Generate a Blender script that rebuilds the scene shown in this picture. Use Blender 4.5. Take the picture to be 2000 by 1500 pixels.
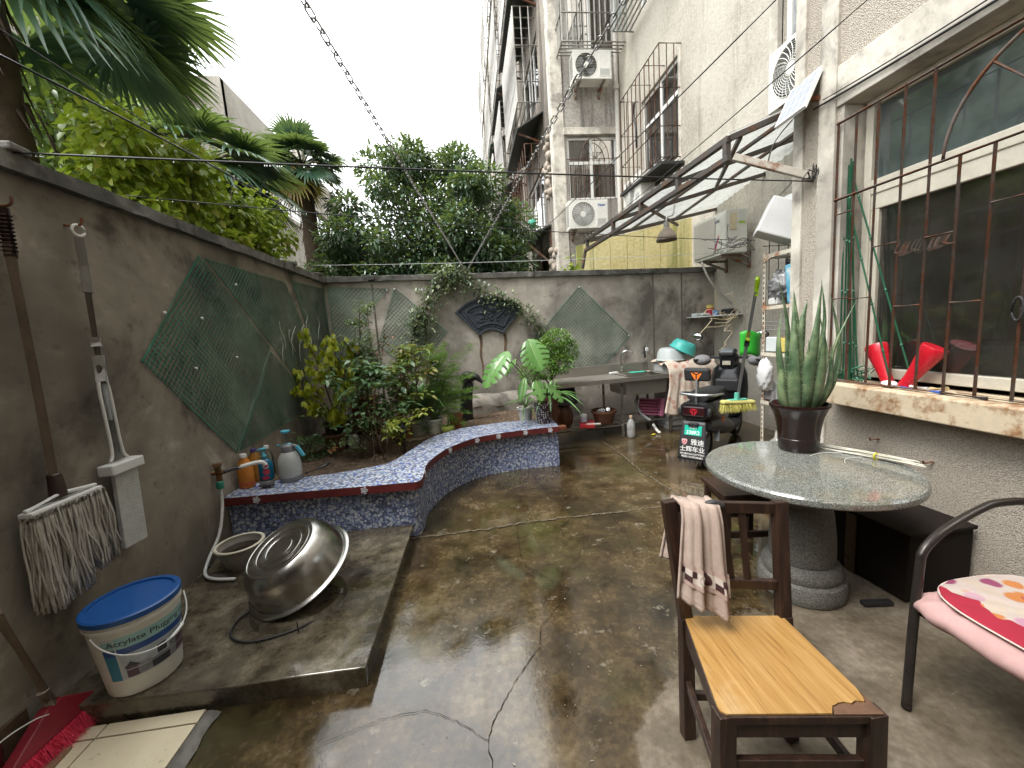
import bpy, bmesh, math, random
import numpy as np
from mathutils import Vector, Matrix, Euler, Quaternion
R = math.radians
random.seed(7); RNG = np.random.default_rng(7)
scene = bpy.context.scene
for o in list(bpy.data.objects): bpy.data.objects.remove(o, do_unlink=True)
COL = scene.collection
# ---------------------------------------------------------------- camera
CAM_H = 1.55
cd = bpy.data.cameras.new('camera'); cam = bpy.data.objects.new('camera', cd); COL.objects.link(cam)
cd.sensor_width = 36.0; cd.lens = 770.0/2000.0*36.0; cd.clip_start = 0.05; cd.clip_end = 600.0
RX = Vector((0.991774, -0.108907, -0.067263)); RU = Vector((0.080461, 0.121720, 0.989298)); RF = Vector((0.099554, 0.986572, -0.129481))
def _orth():
    f = RF.normalized(); x = (RX-f*RX.dot(f)).normalized(); u = x.cross(f)
    return x, u, f
_x, _u, _f = _orth()
m = Matrix.Identity(4)
for i in range(3):
    m[i][0] = _x[i]; m[i][1] = _u[i]; m[i][2] = -_f[i]
m[2][3] = CAM_H
cam.matrix_world = m
scene.camera = cam
# ---------------------------------------------------------------- sky, sun, exposure (overcast, rain)
w = bpy.data.worlds.new('World'); scene.world = w; w.use_nodes = True
wn = w.node_tree.nodes; wl = w.node_tree.links
for n in list(wn): wn.remove(n)
SUN_EL, SUN_ROT = R(60), R(-118)
sky = wn.new('ShaderNodeTexSky'); sky.sky_type = 'NISHITA'; sky.sun_disc = False
sky.sun_elevation = SUN_EL; sky.sun_rotation = SUN_ROT; sky.dust_density = 5.0; sky.air_density = 1.0; sky.ozone_density = 1.0
hs = wn.new('ShaderNodeHueSaturation'); hs.inputs['Saturation'].default_value = 0.10
cl = wn.new('ShaderNodeMix'); cl.data_type = 'RGBA'; cl.inputs[0].default_value = 0.75   # thick even cloud over the sky
cl.inputs[7].default_value = (10.0, 10.35, 10.5, 1)
bg = wn.new('ShaderNodeBackground'); bg.inputs['Strength'].default_value = 0.15
wo = wn.new('ShaderNodeOutputWorld')
wl.new(sky.outputs[0], hs.inputs['Color']); wl.new(hs.outputs[0], cl.inputs[6]); wl.new(cl.outputs[2], bg.inputs['Color']); wl.new(bg.outputs[0], wo.inputs['Surface'])
sd = bpy.data.lights.new('sun', 'SUN'); sd.energy = 1.5; sd.angle = R(28); sd.color = (1.0, 0.97, 0.92)
sun = bpy.data.objects.new('sun', sd); COL.objects.link(sun)
sun.rotation_euler = (R(90)-SUN_EL, 0, math.pi-SUN_ROT)
vs = scene.view_settings; vs.view_transform = 'Standard'; vs.look = 'None'; vs.exposure = 1.4; vs.gamma = 1.0; vs.use_curve_mapping = False
scene.render.engine = 'CYCLES'
scene.cycles.max_bounces = 6; scene.cycles.transparent_max_bounces = 12; scene.cycles.caustics_reflective = False; scene.cycles.caustics_refractive = False
# ---------------------------------------------------------------- materials
class N:
    def __init__(s, name):
        s.m = bpy.data.materials.new(name); s.m.use_nodes = True; s.t = s.m.node_tree
        s.b = s.t.nodes['Principled BSDF']; s.co = None
    def n(s, ty, **kw):
        nd = s.t.nodes.new('ShaderNode'+ty)
        for k, v in kw.items(): setattr(nd, k, v)
        return nd
    def ln(s, a, b): s.t.links.new(a, b)
    def put(s, sock, v):
        if hasattr(v, 'is_output'): s.ln(v, sock)
        elif isinstance(v, (tuple, list)) and len(v) == 3 and sock.type == 'RGBA': sock.default_value = (*v, 1)
        else: sock.default_value = v
    def coord(s, scale=(1,1,1), rot=(0,0,0), loc=(0,0,0)):
        if s.co is None: s.co = s.n('TexCoord').outputs['Object']
        mp = s.n('Mapping'); s.ln(s.co, mp.inputs[0])
        mp.inputs['Scale'].default_value = scale; mp.inputs['Rotation'].default_value = rot; mp.inputs['Location'].default_value = loc
        return mp.outputs[0]
    def noise(s, scale=5, detail=4, rough=.55, st=(1,1,1), dist=0, loc=(0,0,0)):
        nd = s.n('TexNoise'); s.ln(s.coord(st, loc=loc), nd.inputs['Vector'])
        nd.inputs['Scale'].default_value = scale; nd.inputs['Detail'].default_value = detail; nd.inputs['Roughness'].default_value = rough; nd.inputs['Distortion'].default_value = dist
        return nd.outputs[0]
    def voro(s, scale=5, feature='F1', st=(1,1,1), out='Distance', rnd=1.0):
        nd = s.n('TexVoronoi', feature=feature); s.ln(s.coord(st), nd.inputs['Vector']); nd.inputs['Scale'].default_value = scale; nd.inputs['Randomness'].default_value = rnd
        return nd.outputs[out]
    def ramp(s, fac, *stops, interp='LINEAR'):
        nd = s.n('ValToRGB'); s.ln(fac, nd.inputs[0]); e = nd.color_ramp.elements; nd.color_ramp.interpolation = interp
        while len(e) < len(stops): e.new(0.5)
        for el, (p, c) in zip(e, stops):
            el.position = p; el.color = (*c, 1) if isinstance(c, (tuple, list)) else (c, c, c, 1)
        return nd.outputs[0]
    def mix(s, fac, a, b, mode='MIX'):
        nd = s.n('Mix', data_type='RGBA', blend_type=mode); s.put(nd.inputs[0], fac); s.put(nd.inputs[6], a); s.put(nd.inputs[7], b)
        return nd.outputs[2]
    def math(s, op, a, b=0.0, c=None):
        nd = s.n('Math', operation=op); s.put(nd.inputs[0], a); s.put(nd.inputs[1], b)
        if c is not None: s.put(nd.inputs[2], c)
        return nd.outputs[0]
    def bump(s, h, strength=.3, dist=.01, prev=None):
        nd = s.n('Bump'); s.ln(h, nd.inputs['Height']); nd.inputs['Strength'].default_value = strength; nd.inputs['Distance'].default_value = dist
        if prev is not None: s.ln(prev, nd.inputs['Normal'])
        return nd.outputs[0]
    def xyz(s):
        if s.co is None: s.co = s.n('TexCoord').outputs['Object']
        nd = s.n('SeparateXYZ'); s.ln(s.co, nd.inputs[0]); return nd.outputs
    def done(s, color=None, rough=None, metal=None, normal=None, spec=None, **kw):
        b = s.b
        if color is not None: s.put(b.inputs['Base Color'], color)
        if rough is not None: s.put(b.inputs['Roughness'], rough)
        if metal is not None: s.put(b.inputs['Metallic'], metal)
        if normal is not None: s.ln(normal, b.inputs['Normal'])
        if spec is not None: s.put(b.inputs['Specular IOR Level'], spec)
        for k, v in kw.items(): s.put(b.inputs[k], v)
        return s.m
_mc = {}
def sh(c, k): return tuple(min(1, max(0, x*k)) for x in c)
def M(name, c, rough=.5, metal=0., var=.18, scale=6., bump=.0, bscale=80., spec=.5, **kw):
    """plain worn material: base colour with two scales of unevenness and fine relief"""
    if name in _mc: return _mc[name]
    s = N(name); n1 = s.noise(scale, 5, .6); n2 = s.noise(scale*7, 3, .6)
    f = s.math('ADD', s.math('MULTIPLY', n1, .65), s.math('MULTIPLY', n2, .35))
    col = s.ramp(f, (.28, sh(c, 1-var)), (.5, c), (.72, sh(c, 1+var)))
    rg = s.math('ADD', s.math('MULTIPLY', s.math('SUBTRACT', n1, .5), .25), rough)
    nm = s.bump(s.noise(bscale, 3), bump, .004) if bump else None
    _mc[name] = s.done(col, rg, metal, nm, spec, **kw); return _mc[name]
def rusty(name, c, rust=(.16,.06,.025), amt=.5, rough=.5, metal=0., scale=7):
    if name in _mc: return _mc[name]
    s = N(name); f = s.ramp(s.noise(scale, 8, .7), (amt-.06, 0.), (amt+.06, 1.)); n = s.noise(30, 4)
    col = s.mix(f, s.mix(n, sh(c,.8), sh(c,1.15)), s.mix(n, sh(rust,.5), sh(rust,1.8)))
    _mc[name] = s.done(col, s.math('ADD', s.math('MULTIPLY', f, .3), rough), metal, s.bump(s.noise(60, 4), .3, .003)); return _mc[name]
def leafmat(name, cols, rough=.38, trans=.25):
    """leaf: colour varies from leaf to leaf, glossy with rain"""
    if name in _mc: return _mc[name]
    s = N(name); g = s.n('NewGeometry'); k = len(cols)
    col = s.ramp(g.outputs['Random Per Island'], *[((i+.5)/k, c) for i, c in enumerate(cols)])
    col = s.mix(s.math('MULTIPLY', s.noise(14, 3), .5), col, sh(cols[0], .55))
    b = s.b; s.put(b.inputs['Base Color'], col); b.inputs['Roughness'].default_value = rough; b.inputs['Specular IOR Level'].default_value = .55
    tr = s.n('BsdfTranslucent'); s.ln(s.mix(.5, col, (.35,.45,.04)), tr.inputs[0]); mx = s.n('MixShader'); mx.inputs[0].default_value = trans
    s.ln(b.outputs[0], mx.inputs[1]); s.ln(tr.outputs[0], mx.inputs[2]); s.ln(mx.outputs[0], s.t.nodes['Material Output'].inputs[0])
    _mc[name] = s.m; return s.m
def glassmat(name, tint=(.75,.8,.8), gloss=.05, dirt=0., dirtc=(.5,.52,.5), ior=1.5):
    """thin pane: Fresnel reflection over tinted see-through, optional dust film"""
    if name in _mc: return _mc[name]
    s = N(name); tp = s.n('BsdfTransparent'); tp.inputs[0].default_value = (*tint, 1)
    gl = s.n('BsdfGlossy'); gl.inputs['Roughness'].default_value = gloss
    df = s.n('BsdfDiffuse'); df.inputs[0].default_value = (*dirtc, 1)
    fr = s.n('Fresnel'); fr.inputs[0].default_value = ior
    m1 = s.n('MixShader'); s.put(m1.inputs[0], s.math('MULTIPLY', s.ramp(s.noise(5, 6, .65), (.3, .4), (.7, 1.)), dirt)); s.ln(tp.outputs[0], m1.inputs[1]); s.ln(df.outputs[0], m1.inputs[2])
    m2 = s.n('MixShader'); s.ln(fr.outputs[0], m2.inputs[0]); s.ln(m1.outputs[0], m2.inputs[1]); s.ln(gl.outputs[0], m2.inputs[2])
    s.ln(m2.outputs[0], s.t.nodes['Material Output'].inputs[0]); _mc[name] = s.m; return s.m
# ---------------------------------------------------------------- mesh helpers
def fr(d, up=(0,0,1)):
    d = Vector(d).normalized(); u = Vector(up)
    if abs(d.dot(u)) > .98: u = Vector((0,1,0))
    x = d.cross(u).normalized(); y = x.cross(d).normalized(); return x, y, d
class B:
    """collects geometry for ONE part"""
    def __init__(s): s.v = []; s.f = []
    def add(s, vs, fs):
        o = len(s.v); s.v += [tuple(p) for p in vs]; s.f += [tuple(i+o for i in f) for f in fs]; return s
    def box(s, c, d, rz=0, rot=None):
        mt = rot if rot is not None else Matrix.Rotation(rz, 3, 'Z'); c = Vector(c); hx, hy, hz = d[0]/2, d[1]/2, d[2]/2
        vs = [c+mt@Vector((x*hx, y*hy, z*hz)) for z in (-1,1) for y in (-1,1) for x in (-1,1)]
        return s.add(vs, [(0,2,3,1),(4,5,7,6),(0,1,5,4),(2,6,7,3),(0,4,6,2),(1,3,7,5)])
    def mm(s, a, b): return s.box([(p+q)/2 for p, q in zip(a, b)], [abs(q-p) for p, q in zip(a, b)])
    def beam(s, p, q, w, h=None, up=(0,0,1)):
        h = h or w; p = Vector(p); q = Vector(q); x, y, d = fr(q-p, up)
        vs = [a+x*(i*w/2)+y*(j*h/2) for a in (p, q) for i, j in ((-1,-1),(1,-1),(1,1),(-1,1))]
        return s.add(vs, [(3,2,1,0),(4,5,6,7),(0,1,5,4),(1,2,6,5),(2,3,7,6),(3,0,4,7)])
    def tube(s, pts, r, n=8, closed=False, cap=True):
        pts = [Vector(p) for p in pts]; k = len(pts); rs = r if isinstance(r, (list, tuple)) else [r]*k; rings = []; px = None
        for i, p in enumerate(pts):
            if closed: d = pts[(i+1) % k]-pts[i-1]
            else: d = pts[min(i+1, k-1)]-pts[max(i-1, 0)]
            if d.length < 1e-9: d = Vector((0,0,1))
            d.normalize()
            if px is None: x, y, _ = fr(d)
            else:
                x = (px-d*px.dot(d))
                x = x.normalized() if x.length > 1e-6 else fr(d)[0]
                y = d.cross(x)
            px = x; rings.append([p+(x*math.cos(a)+y*math.sin(a))*rs[i] for a in [2*math.pi*j/n for j in range(n)]])
        vs = [v for g in rings for v in g]; fs = []
        for i in range(k if closed else k-1):
            a, b = i*n, ((i+1) % k)*n
            fs += [(a+j, a+(j+1) % n, b+(j+1) % n, b+j) for j in range(n)]
        if cap and not closed: fs += [tuple(range(n-1,-1,-1)), tuple(range((k-1)*n, k*n))]
        return s.add(vs, fs)
    def lathe(s, prof, n=24, c=(0,0,0), rot=None, cap=(False, False), sx=1, sy=1):
        c = Vector(c); vs = []
        for r, z in prof:
            for j in range(n):
                a = 2*math.pi*j/n; p = Vector((r*math.cos(a)*sx, r*math.sin(a)*sy, z)); vs.append(c+(rot@p if rot is not None else p))
        k = len(prof); fs = [(i*n+j, i*n+(j+1) % n, (i+1)*n+(j+1) % n, (i+1)*n+j) for i in range(k-1) for j in range(n)]
        if cap[0]: fs.append(tuple(range(n-1,-1,-1)))
        if cap[1]: fs.append(tuple(range((k-1)*n, k*n)))
        return s.add(vs, fs)
    def prism(s, poly, z0, z1, fn=None):
        """poly in 2D, extruded z0..z1; fn maps (a,b,z) to xyz"""
        fn = fn or (lambda a, b, z: (a, b, z)); n = len(poly)
        vs = [fn(a, b, z0) for a, b in poly]+[fn(a, b, z1) for a, b in poly]
        return s.add(vs, [tuple(range(n-1,-1,-1)), tuple(range(n, 2*n))]+[(i, (i+1) % n, n+(i+1) % n, n+i) for i in range(n)])
    def grid(s, fn, nu, nv, wrap=False):
        vs = [fn(i/nu, j/nv) for j in range(nv+1) for i in range(nu+(0 if wrap else 1))]; W = nu if wrap else nu+1
        return s.add(vs, [(j*W+i, j*W+(i+1) % W, (j+1)*W+(i+1) % W, (j+1)*W+i) for j in range(nv) for i in range(nu)])
    def sphere(s, c, r, n=12, k=8, rot=None):
        r = r if isinstance(r, (tuple, list)) else (r, r, r); c = Vector(c)
        def fn(u, v):
            a, b = 2*math.pi*u, math.pi*(v-.5)*.998; p = Vector((r[0]*math.cos(a)*math.cos(b), r[1]*math.sin(a)*math.cos(b), r[2]*math.sin(b)))
            return c+(rot@p if rot is not None else p)
        return s.grid(fn, n, k, True)
    def np(s, V, F): return s.add([tuple(p) for p in V.tolist()], F)
    def o(s, name, mat, parent=None, smooth=None, bev=0, solid=0, sub=0, local=False):
        """link as ONE object; coordinates are in the world unless local (then in the parent's frame)"""
        me = bpy.data.meshes.new(name); V = np.array(s.v, dtype=float).reshape(-1, 3)
        if parent is not None and not local:
            root = parent
            off = Vector((0,0,0))
            while root is not None: off += root.location; root = root.parent
            V = V-np.array(off)
        me.from_pydata(V.tolist(), [], s.f); me.validate(clean_customdata=False)
        bm = bmesh.new(); bm.from_mesh(me); bmesh.ops.recalc_face_normals(bm, faces=bm.faces) if len(bm.faces) < 6000 and smooth != 'raw' else None; bm.to_mesh(me); bm.free()
        me.materials.append(mat)
        if smooth:
            me.polygons.foreach_set('use_smooth', [True]*len(me.polygons))
            if smooth is not True and smooth != 'raw': me.set_sharp_from_angle(angle=R(smooth))
        ob = bpy.data.objects.new(name, me); COL.objects.link(ob)
        if parent is not None: ob.parent = parent
        if solid: md = ob.modifiers.new('solid', 'SOLIDIFY'); md.thickness = solid; md.offset = 0
        if sub: md = ob.modifiers.new('sub', 'SUBSURF'); md.levels = sub; md.render_levels = sub
        if bev: md = ob.modifiers.new('bevel', 'BEVEL'); md.width = bev; md.segments = 2; md.limit_method = 'ANGLE'
        return ob
def tag(o, label, cat, group=None):
    o['label'] = label; o['category'] = cat
    if group: o['group'] = group
    return o
def struct(o, kind='structure', label=None):
    o['kind'] = kind
    if label: o['label'] = label
    return o
def T(name, label, cat, loc=(0,0,0), rz=0, group=None):
    """a thing: an Empty at its base that parents its parts"""
    e = bpy.data.objects.new(name, None); COL.objects.link(e); e.location = loc; e.rotation_euler = (0,0,rz); e.empty_display_size = .1
    return tag(e, label, cat, group)
def copy_tree(o, parent=None):
    c = o.copy(); COL.objects.link(c); c.parent = parent
    for ch in o.children: copy_tree(ch, c)
    return c
def dup(o, parent, loc=None, rot=None, sc=None):
    """another piece sharing mesh data"""
    c = o.copy(); COL.objects.link(c); c.parent = parent
    if loc is not None: c.location = loc
    if rot is not None: c.rotation_euler = rot
    if sc is not None: c.scale = sc
    return c
def text_mesh(txt, size=1.0, thick=0.0, bold=0.0, sp=1.0):
    """text as triangles in the xy plane, centred; returns verts, faces"""
    cu = bpy.data.curves.new('t', 'FONT'); cu.body = txt; cu.size = size; cu.align_x = 'CENTER'; cu.align_y = 'CENTER'; cu.offset = bold; cu.space_character = sp; cu.resolution_u = 3; cu.extrude = thick
    ob = bpy.data.objects.new('t', cu); COL.objects.link(ob); dg = bpy.context.evaluated_depsgraph_get(); dg.update()
    me = bpy.data.meshes.new_from_object(ob.evaluated_get(dg)); vs = [tuple(v.co) for v in me.vertices]; fs = [tuple(p.vertices) for p in me.polygons]
    bpy.data.objects.remove(ob); bpy.data.curves.remove(cu); bpy.data.meshes.remove(me); return vs, fs
def put_text(b, txt, size, fn, bold=0., sp=1.0, wide=1.0):
    vs, fs = text_mesh(txt, size, 0., bold, sp); return b.add([fn(x*wide, y) for x, y, z in vs], fs)
def bez(p, n=16):
    """smooth curve through points (Catmull-Rom)"""
    p = [Vector(q) for q in p]; out = []
    for i in range(len(p)-1):
        a, b_, c, d = p[max(i-1,0)], p[i], p[i+1], p[min(i+2, len(p)-1)]
        for k in range(n):
            t = k/n; out.append(.5*((2*b_)+(c-a)*t+(2*a-5*b_+4*c-d)*t*t+(3*b_-a-3*c+d)*t**3))
    out.append(p[-1]); return out
def leaves(b, P, D, U, L, Wd, shape='oval', fold=.25, droop=.2):
    """many leaves at once: points P, directions D, up hints U, lengths L, widths Wd (arrays)"""
    P = np.asarray(P, float); D = np.asarray(D, float); U = np.asarray(U, float); n = len(P)
    L = np.broadcast_to(L, n).astype(float); Wd = np.broadcast_to(Wd, n).astype(float)
    D = D/np.maximum(np.linalg.norm(D, axis=1, keepdims=True), 1e-9)
    X = np.cross(D, U); X /= np.maximum(np.linalg.norm(X, axis=1, keepdims=True), 1e-9); Z = np.cross(X, D)
    sh_ = {'oval': [(0,0),(.3,.8),(.62,.72),(1,0)], 'lance': [(0,0.05),(.35,.5),(.7,.38),(1,0)], 'broad': [(0,0),(.22,.95),(.55,1.0),(.8,.55),(1,0)], 'needle': [(0,.5),(1,.1)], 'strap': [(0,.7),(.4,1.),(.75,.7),(1,.05)]}[shape]
    rows = []
    for t, wv in sh_:
        c = P+D*(L*t)[:,None]-Z*(L*droop*t*t)[:,None]
        e = X*(Wd*wv/2)[:,None]; l = Z*(Wd*wv/2*fold)[:,None]
        if wv <= .001: rows.append([c])
        elif shape in ('needle',): rows.append([c-e, c+e])
        else: rows.append([c-e+l, c, c+e+l])
    cols = [q for r in rows for q in r]; k = len(cols); V = np.stack(cols, 1).reshape(-1, 3); idx = []; st = 0; starts = []
    for r in rows: starts.append((st, len(r))); st += len(r)
    for (a, na), (c, nc) in zip(starts[:-1], starts[1:]):
        if na == nc: idx += [(a+j, a+j+1, c+j+1, c+j) for j in range(na-1)]
        elif na == 1: idx += [(a, c+j+1, c+j) for j in range(nc-1)]
        else: idx += [(a+j, a+j+1, c) for j in range(na-1)]
    F = [tuple(i*k+q for q in f) for i in range(n) for f in idx]
    o = len(b.v); b.v += [tuple(p) for p in V.tolist()]; b.f += [tuple(q+o for q in f) for f in F] if o else F
    return b
def rdir(n, zmin=-1, zmax=1):
    z = RNG.uniform(zmin, zmax, n); a = RNG.uniform(0, 2*np.pi, n); r = np.sqrt(1-np.clip(z,-1,1)**2)
    return np.stack([r*np.cos(a), r*np.sin(a), z], 1)
# ================================================================ surfaces of the setting
def plaster(name, dark, mid, light, sc=1.3, streak=.5, relief=.25, fine=40, rough=.85, bumpd=.006):
    s = N(name); a = s.noise(sc, 8, .66, dist=.6); b = s.noise(sc*4.2, 6, .62); c = s.noise(sc*2.2, 5, .6, st=(1,1,.13))
    f = s.math('ADD', s.math('MULTIPLY', a, .66), s.math('ADD', s.math('MULTIPLY', b, .20), s.math('MULTIPLY', c, .14*streak*2)))
    f = s.math('SUBTRACT', f, .07*(streak*2-1))
    col = s.ramp(f, (.40, dark), (.475, mid), (.54, sh(mid, 1.25)), (.62, light))
    spot = s.ramp(s.noise(9, 6, .7), (.58, 0.), (.70, .6)); col = s.mix(spot, col, sh(dark, .8)); col = s.mix(s.ramp(s.noise(sc*.9, 4, .55, loc=(5,3,1)), (.50, 0.), (.62, .55)), col, dark)
    nb = s.bump(s.math('ADD', s.noise(fine, 6, .7), s.math('MULTIPLY', a, .6)), relief, bumpd)
    return s.done(col, rough, normal=nb)
MAT_LWALL = plaster('wall_plaster_left', (.062,.053,.041), (.195,.170,.135), (.44,.395,.335), 1.1, .45)
MAT_BWALL = plaster('wall_plaster_back', (.125,.112,.095), (.35,.318,.275), (.64,.595,.535), 1.0, .85)
MAT_COPE = plaster('coping_concrete', (.03,.03,.026), (.095,.09,.08), (.24,.23,.21), 3.2, .2, .45, 50)
# floor: wet concrete, drying towards the house
s = N('wet_concrete'); x, y, z = s.xyz()
big = s.noise(.9, 6, .62, dist=.4); med = s.noise(4.5, 7, .65); fin = s.noise(34, 5, .65)
dry = s.math('SUBTRACT', s.math('MULTIPLY', x, .62), s.math('SUBTRACT', y, 1.12))
dry = s.math('ADD', dry, s.math('MULTIPLY', s.math('SUBTRACT', s.noise(1.7, 5, .55, dist=.5), .5), 1.9))
dryf = s.ramp(dry, (.16, 0.), (.24, .75), (.6, 1.))
mot = s.math('ADD', s.math('MULTIPLY', big, .40), s.math('ADD', s.math('MULTIPLY', med, .38), s.math('MULTIPLY', fin, .22)))
wetc = s.ramp(mot, (.39, (.010,.007,.003)), (.46, (.033,.022,.010)), (.53, (.068,.047,.022)), (.61, (.145,.108,.060)))
moss = s.ramp(s.noise(1.3, 6, .7, loc=(4,1,0)), (.52, 0.), (.66, .55)); wetc = s.mix(moss, wetc, (.060,.058,.022))
pale = s.ramp(s.noise(7, 8, .72, loc=(2,7,0)), (.60, 0.), (.68, .55)); wetc = s.mix(pale, wetc, (.25,.22,.17))
dryc = s.ramp(mot, (.39, (.075,.058,.038)), (.5, (.145,.118,.084)), (.62, (.27,.23,.18)))
col = s.mix(dryf, wetc, dryc)
pud = s.ramp(s.noise(1.15, 4, .5, loc=(.35,.2,0)), (.40, 0.), (.52, 1.))
rw = s.ramp(s.math('ADD', s.math('MULTIPLY', pud, .55), s.math('MULTIPLY', med, .45)), (.25, .015), (.5, .055), (.75, .20))
rgh = s.mix(dryf, rw, s.ramp(med, (.3, .42), (.7, .62)))
hgt = s.math('ADD', s.math('MULTIPLY', fin, .35), s.math('ADD', s.math('MULTIPLY', med, .9), s.math('MULTIPLY', s.noise(120, 3), .12)))
MAT_FLOOR = s.done(col, rgh, normal=s.bump(hgt, .16, .004), spec=s.mix(dryf, (1.,1.,1.), (.3,.3,.3)))
s = N('platform_concrete'); a = s.noise(2.2, 7, .65, dist=.4); b = s.noise(11, 6, .68); c = s.noise(70, 3)
f = s.math('ADD', s.math('MULTIPLY', a, .5), s.math('ADD', s.math('MULTIPLY', b, .38), s.math('MULTIPLY', c, .12)))
MAT_PLAT = s.done(s.ramp(f, (.38, (.018,.015,.009)), (.47, (.055,.045,.029)), (.55, (.11,.092,.063)), (.64, (.22,.19,.14))), s.ramp(s.noise(3.1, 5, loc=(3,0,0)), (.35, .06), (.65, .30)), normal=s.bump(s.math('ADD', b, s.math('MULTIPLY', c, .25)), .2, .005), spec=.9)
MAT_EARTH = M('far_ground_earth', (.10,.09,.07), .9, var=.4, scale=.6)
MAT_GROUT = M('dark_grout', (.05,.045,.04), .9)
# ---- ground
ground = struct(B().add([(-150,-150,-.03),(150,-150,-.03),(150,150,-.03),(-150,150,-.03)], [(0,1,2,3)]).o('ground', MAT_EARTH))
def floor_fn(u, v):
    X, Y = -1.93+7*u, -2.2+9.2*v
    return (X, Y, .004*math.sin(X*2.3+1)*math.sin(Y*1.7)-.004)
floor = struct(B().grid(floor_fn, 60, 80).o('courtyard_floor', MAT_FLOOR, smooth=True))
CR = {'main': [(0.262,3.037),(0.236,2.578),(0.262,2.436),(0.368,2.289),(0.475,2.159),(0.413,2.074),(0.365,2.005),(0.25,1.874),(0.229,1.757),(0.124,1.633),(0.039,1.512),(-0.025,1.414),(-0.049,1.338),(-0.036,1.2)],
 'b1': [(-0.049,1.338),(-0.122,1.403),(-0.243,1.48),(-0.309,1.509),(-0.372,1.511),(-0.49,1.502),(-0.7,1.44)],
 'joint': [(-0.573,3.002),(-0.244,3.005),(0.018,3.01),(0.262,3.037),(0.615,3.049),(1.049,3.035),(1.6,3.04)],
 'b2': [(0.475,2.159),(0.642,2.236),(0.797,2.251)], 'b3': [(0.236,2.578),(0.036,2.617),(-0.179,2.6)], 'b4': [(1.049,3.035),(1.052,2.665),(0.985,2.372)],
 'j2': [(1.69,5.04),(1.72,4.4),(1.70,3.9),(1.77,3.21),(1.85,2.7)]}
MAT_CRACK = M('crack_dirt', (.028,.022,.016), 1., var=.6, scale=30, spec=0.); MAT_SEAM = M('worn_seam', (.105,.085,.055), .6, var=.5, scale=30)
def ribbon(pts, w, z, jit, seed):
    r = random.Random(seed); P = []
    for (a, b), (c, d) in zip(pts[:-1], pts[1:]):
        n = max(2, int(math.hypot(c-a, d-b)/.018))
        for k in range(n): t = k/n; P.append((a+(c-a)*t+r.gauss(0, jit), b+(d-b)*t+r.gauss(0, jit)))
    P.append(pts[-1]); V = []; F = []
    for i, (a, b) in enumerate(P):
        q = P[min(i+1, len(P)-1)]; p = P[max(i-1, 0)]; dx, dy = q[0]-p[0], q[1]-p[1]; L = math.hypot(dx, dy) or 1; ww = w*r.uniform(.35, 1.3)/2
        V += [(a-dy/L*ww, b+dx/L*ww, z), (a+dy/L*ww, b-dx/L*ww, z)]
        if i: k = 2*i; F.append((k-2, k-1, k+1, k))
    return B().add(V, F)
for k, (nm, p) in enumerate(CR.items()):
    if nm in ('joint', 'j2'): ribbon(p, .022, .0012, .006, k+50).o('seam', MAT_SEAM, floor)
    ribbon(p, .0036 if nm == 'main' else .0022, .0016, .0026, k).o('crack', MAT_CRACK, floor)
# ---- low concrete platform in the corner by the planter
def plat(u, v):
    return (-1.905+(1.355-.03*(1-v))*u, 1.69-.02*u+1.42*v, .098+.003*math.sin(u*9+v*7)+.002*random.random())
pb = B().grid(plat, 40, 40); n = 41
edge = [j for j in range(n)]+[j*n+n-1 for j in range(1, n)]          # front then right edge
o0 = len(pb.v)
for e in edge:
    p = pb.v[e]; pb.v.append((p[0]-.008+random.gauss(0,.002), p[1]+.006+random.gauss(0,.002), -.01))
for i in range(len(edge)-1): pb.f.append((edge[i], edge[i+1], o0+i+1, o0+i))
struct(pb.o('concrete_platform', MAT_PLAT, smooth=50, bev=.006))
# ---- cream floor tiles and cement strip in the near left corner
s = N('cream_tile'); n1 = s.noise(40, 6, .7); n2 = s.noise(6, 5, .6)
MAT_TILE = s.done(s.mix(s.ramp(n1, (.62, 0.), (.72, .7)), s.mix(n2, (.62,.53,.36), (.78,.70,.52)), (.20,.16,.11)), .32, normal=s.bump(n1, .05, .002))
ts = struct(B().mm((-1.905,-.6,-.01), (-1.265,1.675,.004)).o('tile_bed', MAT_GROUT))
for x0, x1 in ((-1.905,-1.662),(-1.655,-1.268)):
    for y0, y1 in ((1.612,1.672),(1.205,1.605),(.80,1.198),(.40,.793)):
        B().mm((x0, y0, .002), (x1, y1, .013)).o('tile', MAT_TILE, ts, bev=.0015)
def strip_fn(u, v):
    w_ = .062+.006*math.sin(v*31)+.004*math.sin(v*77); X = -1.263+w_*u; Y = -.4+2.06*v
    return (X, Y, .016*math.sin(math.pi*min(1, u*.8+.2))+.002*math.sin(v*190+u*5))
struct(B().grid(strip_fn, 8, 140).o('cement_strip', M('cement_smear', (.14,.13,.115), .55, var=.5, scale=18, bump=.5, bscale=60, spec=.3), smooth=True))
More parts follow.
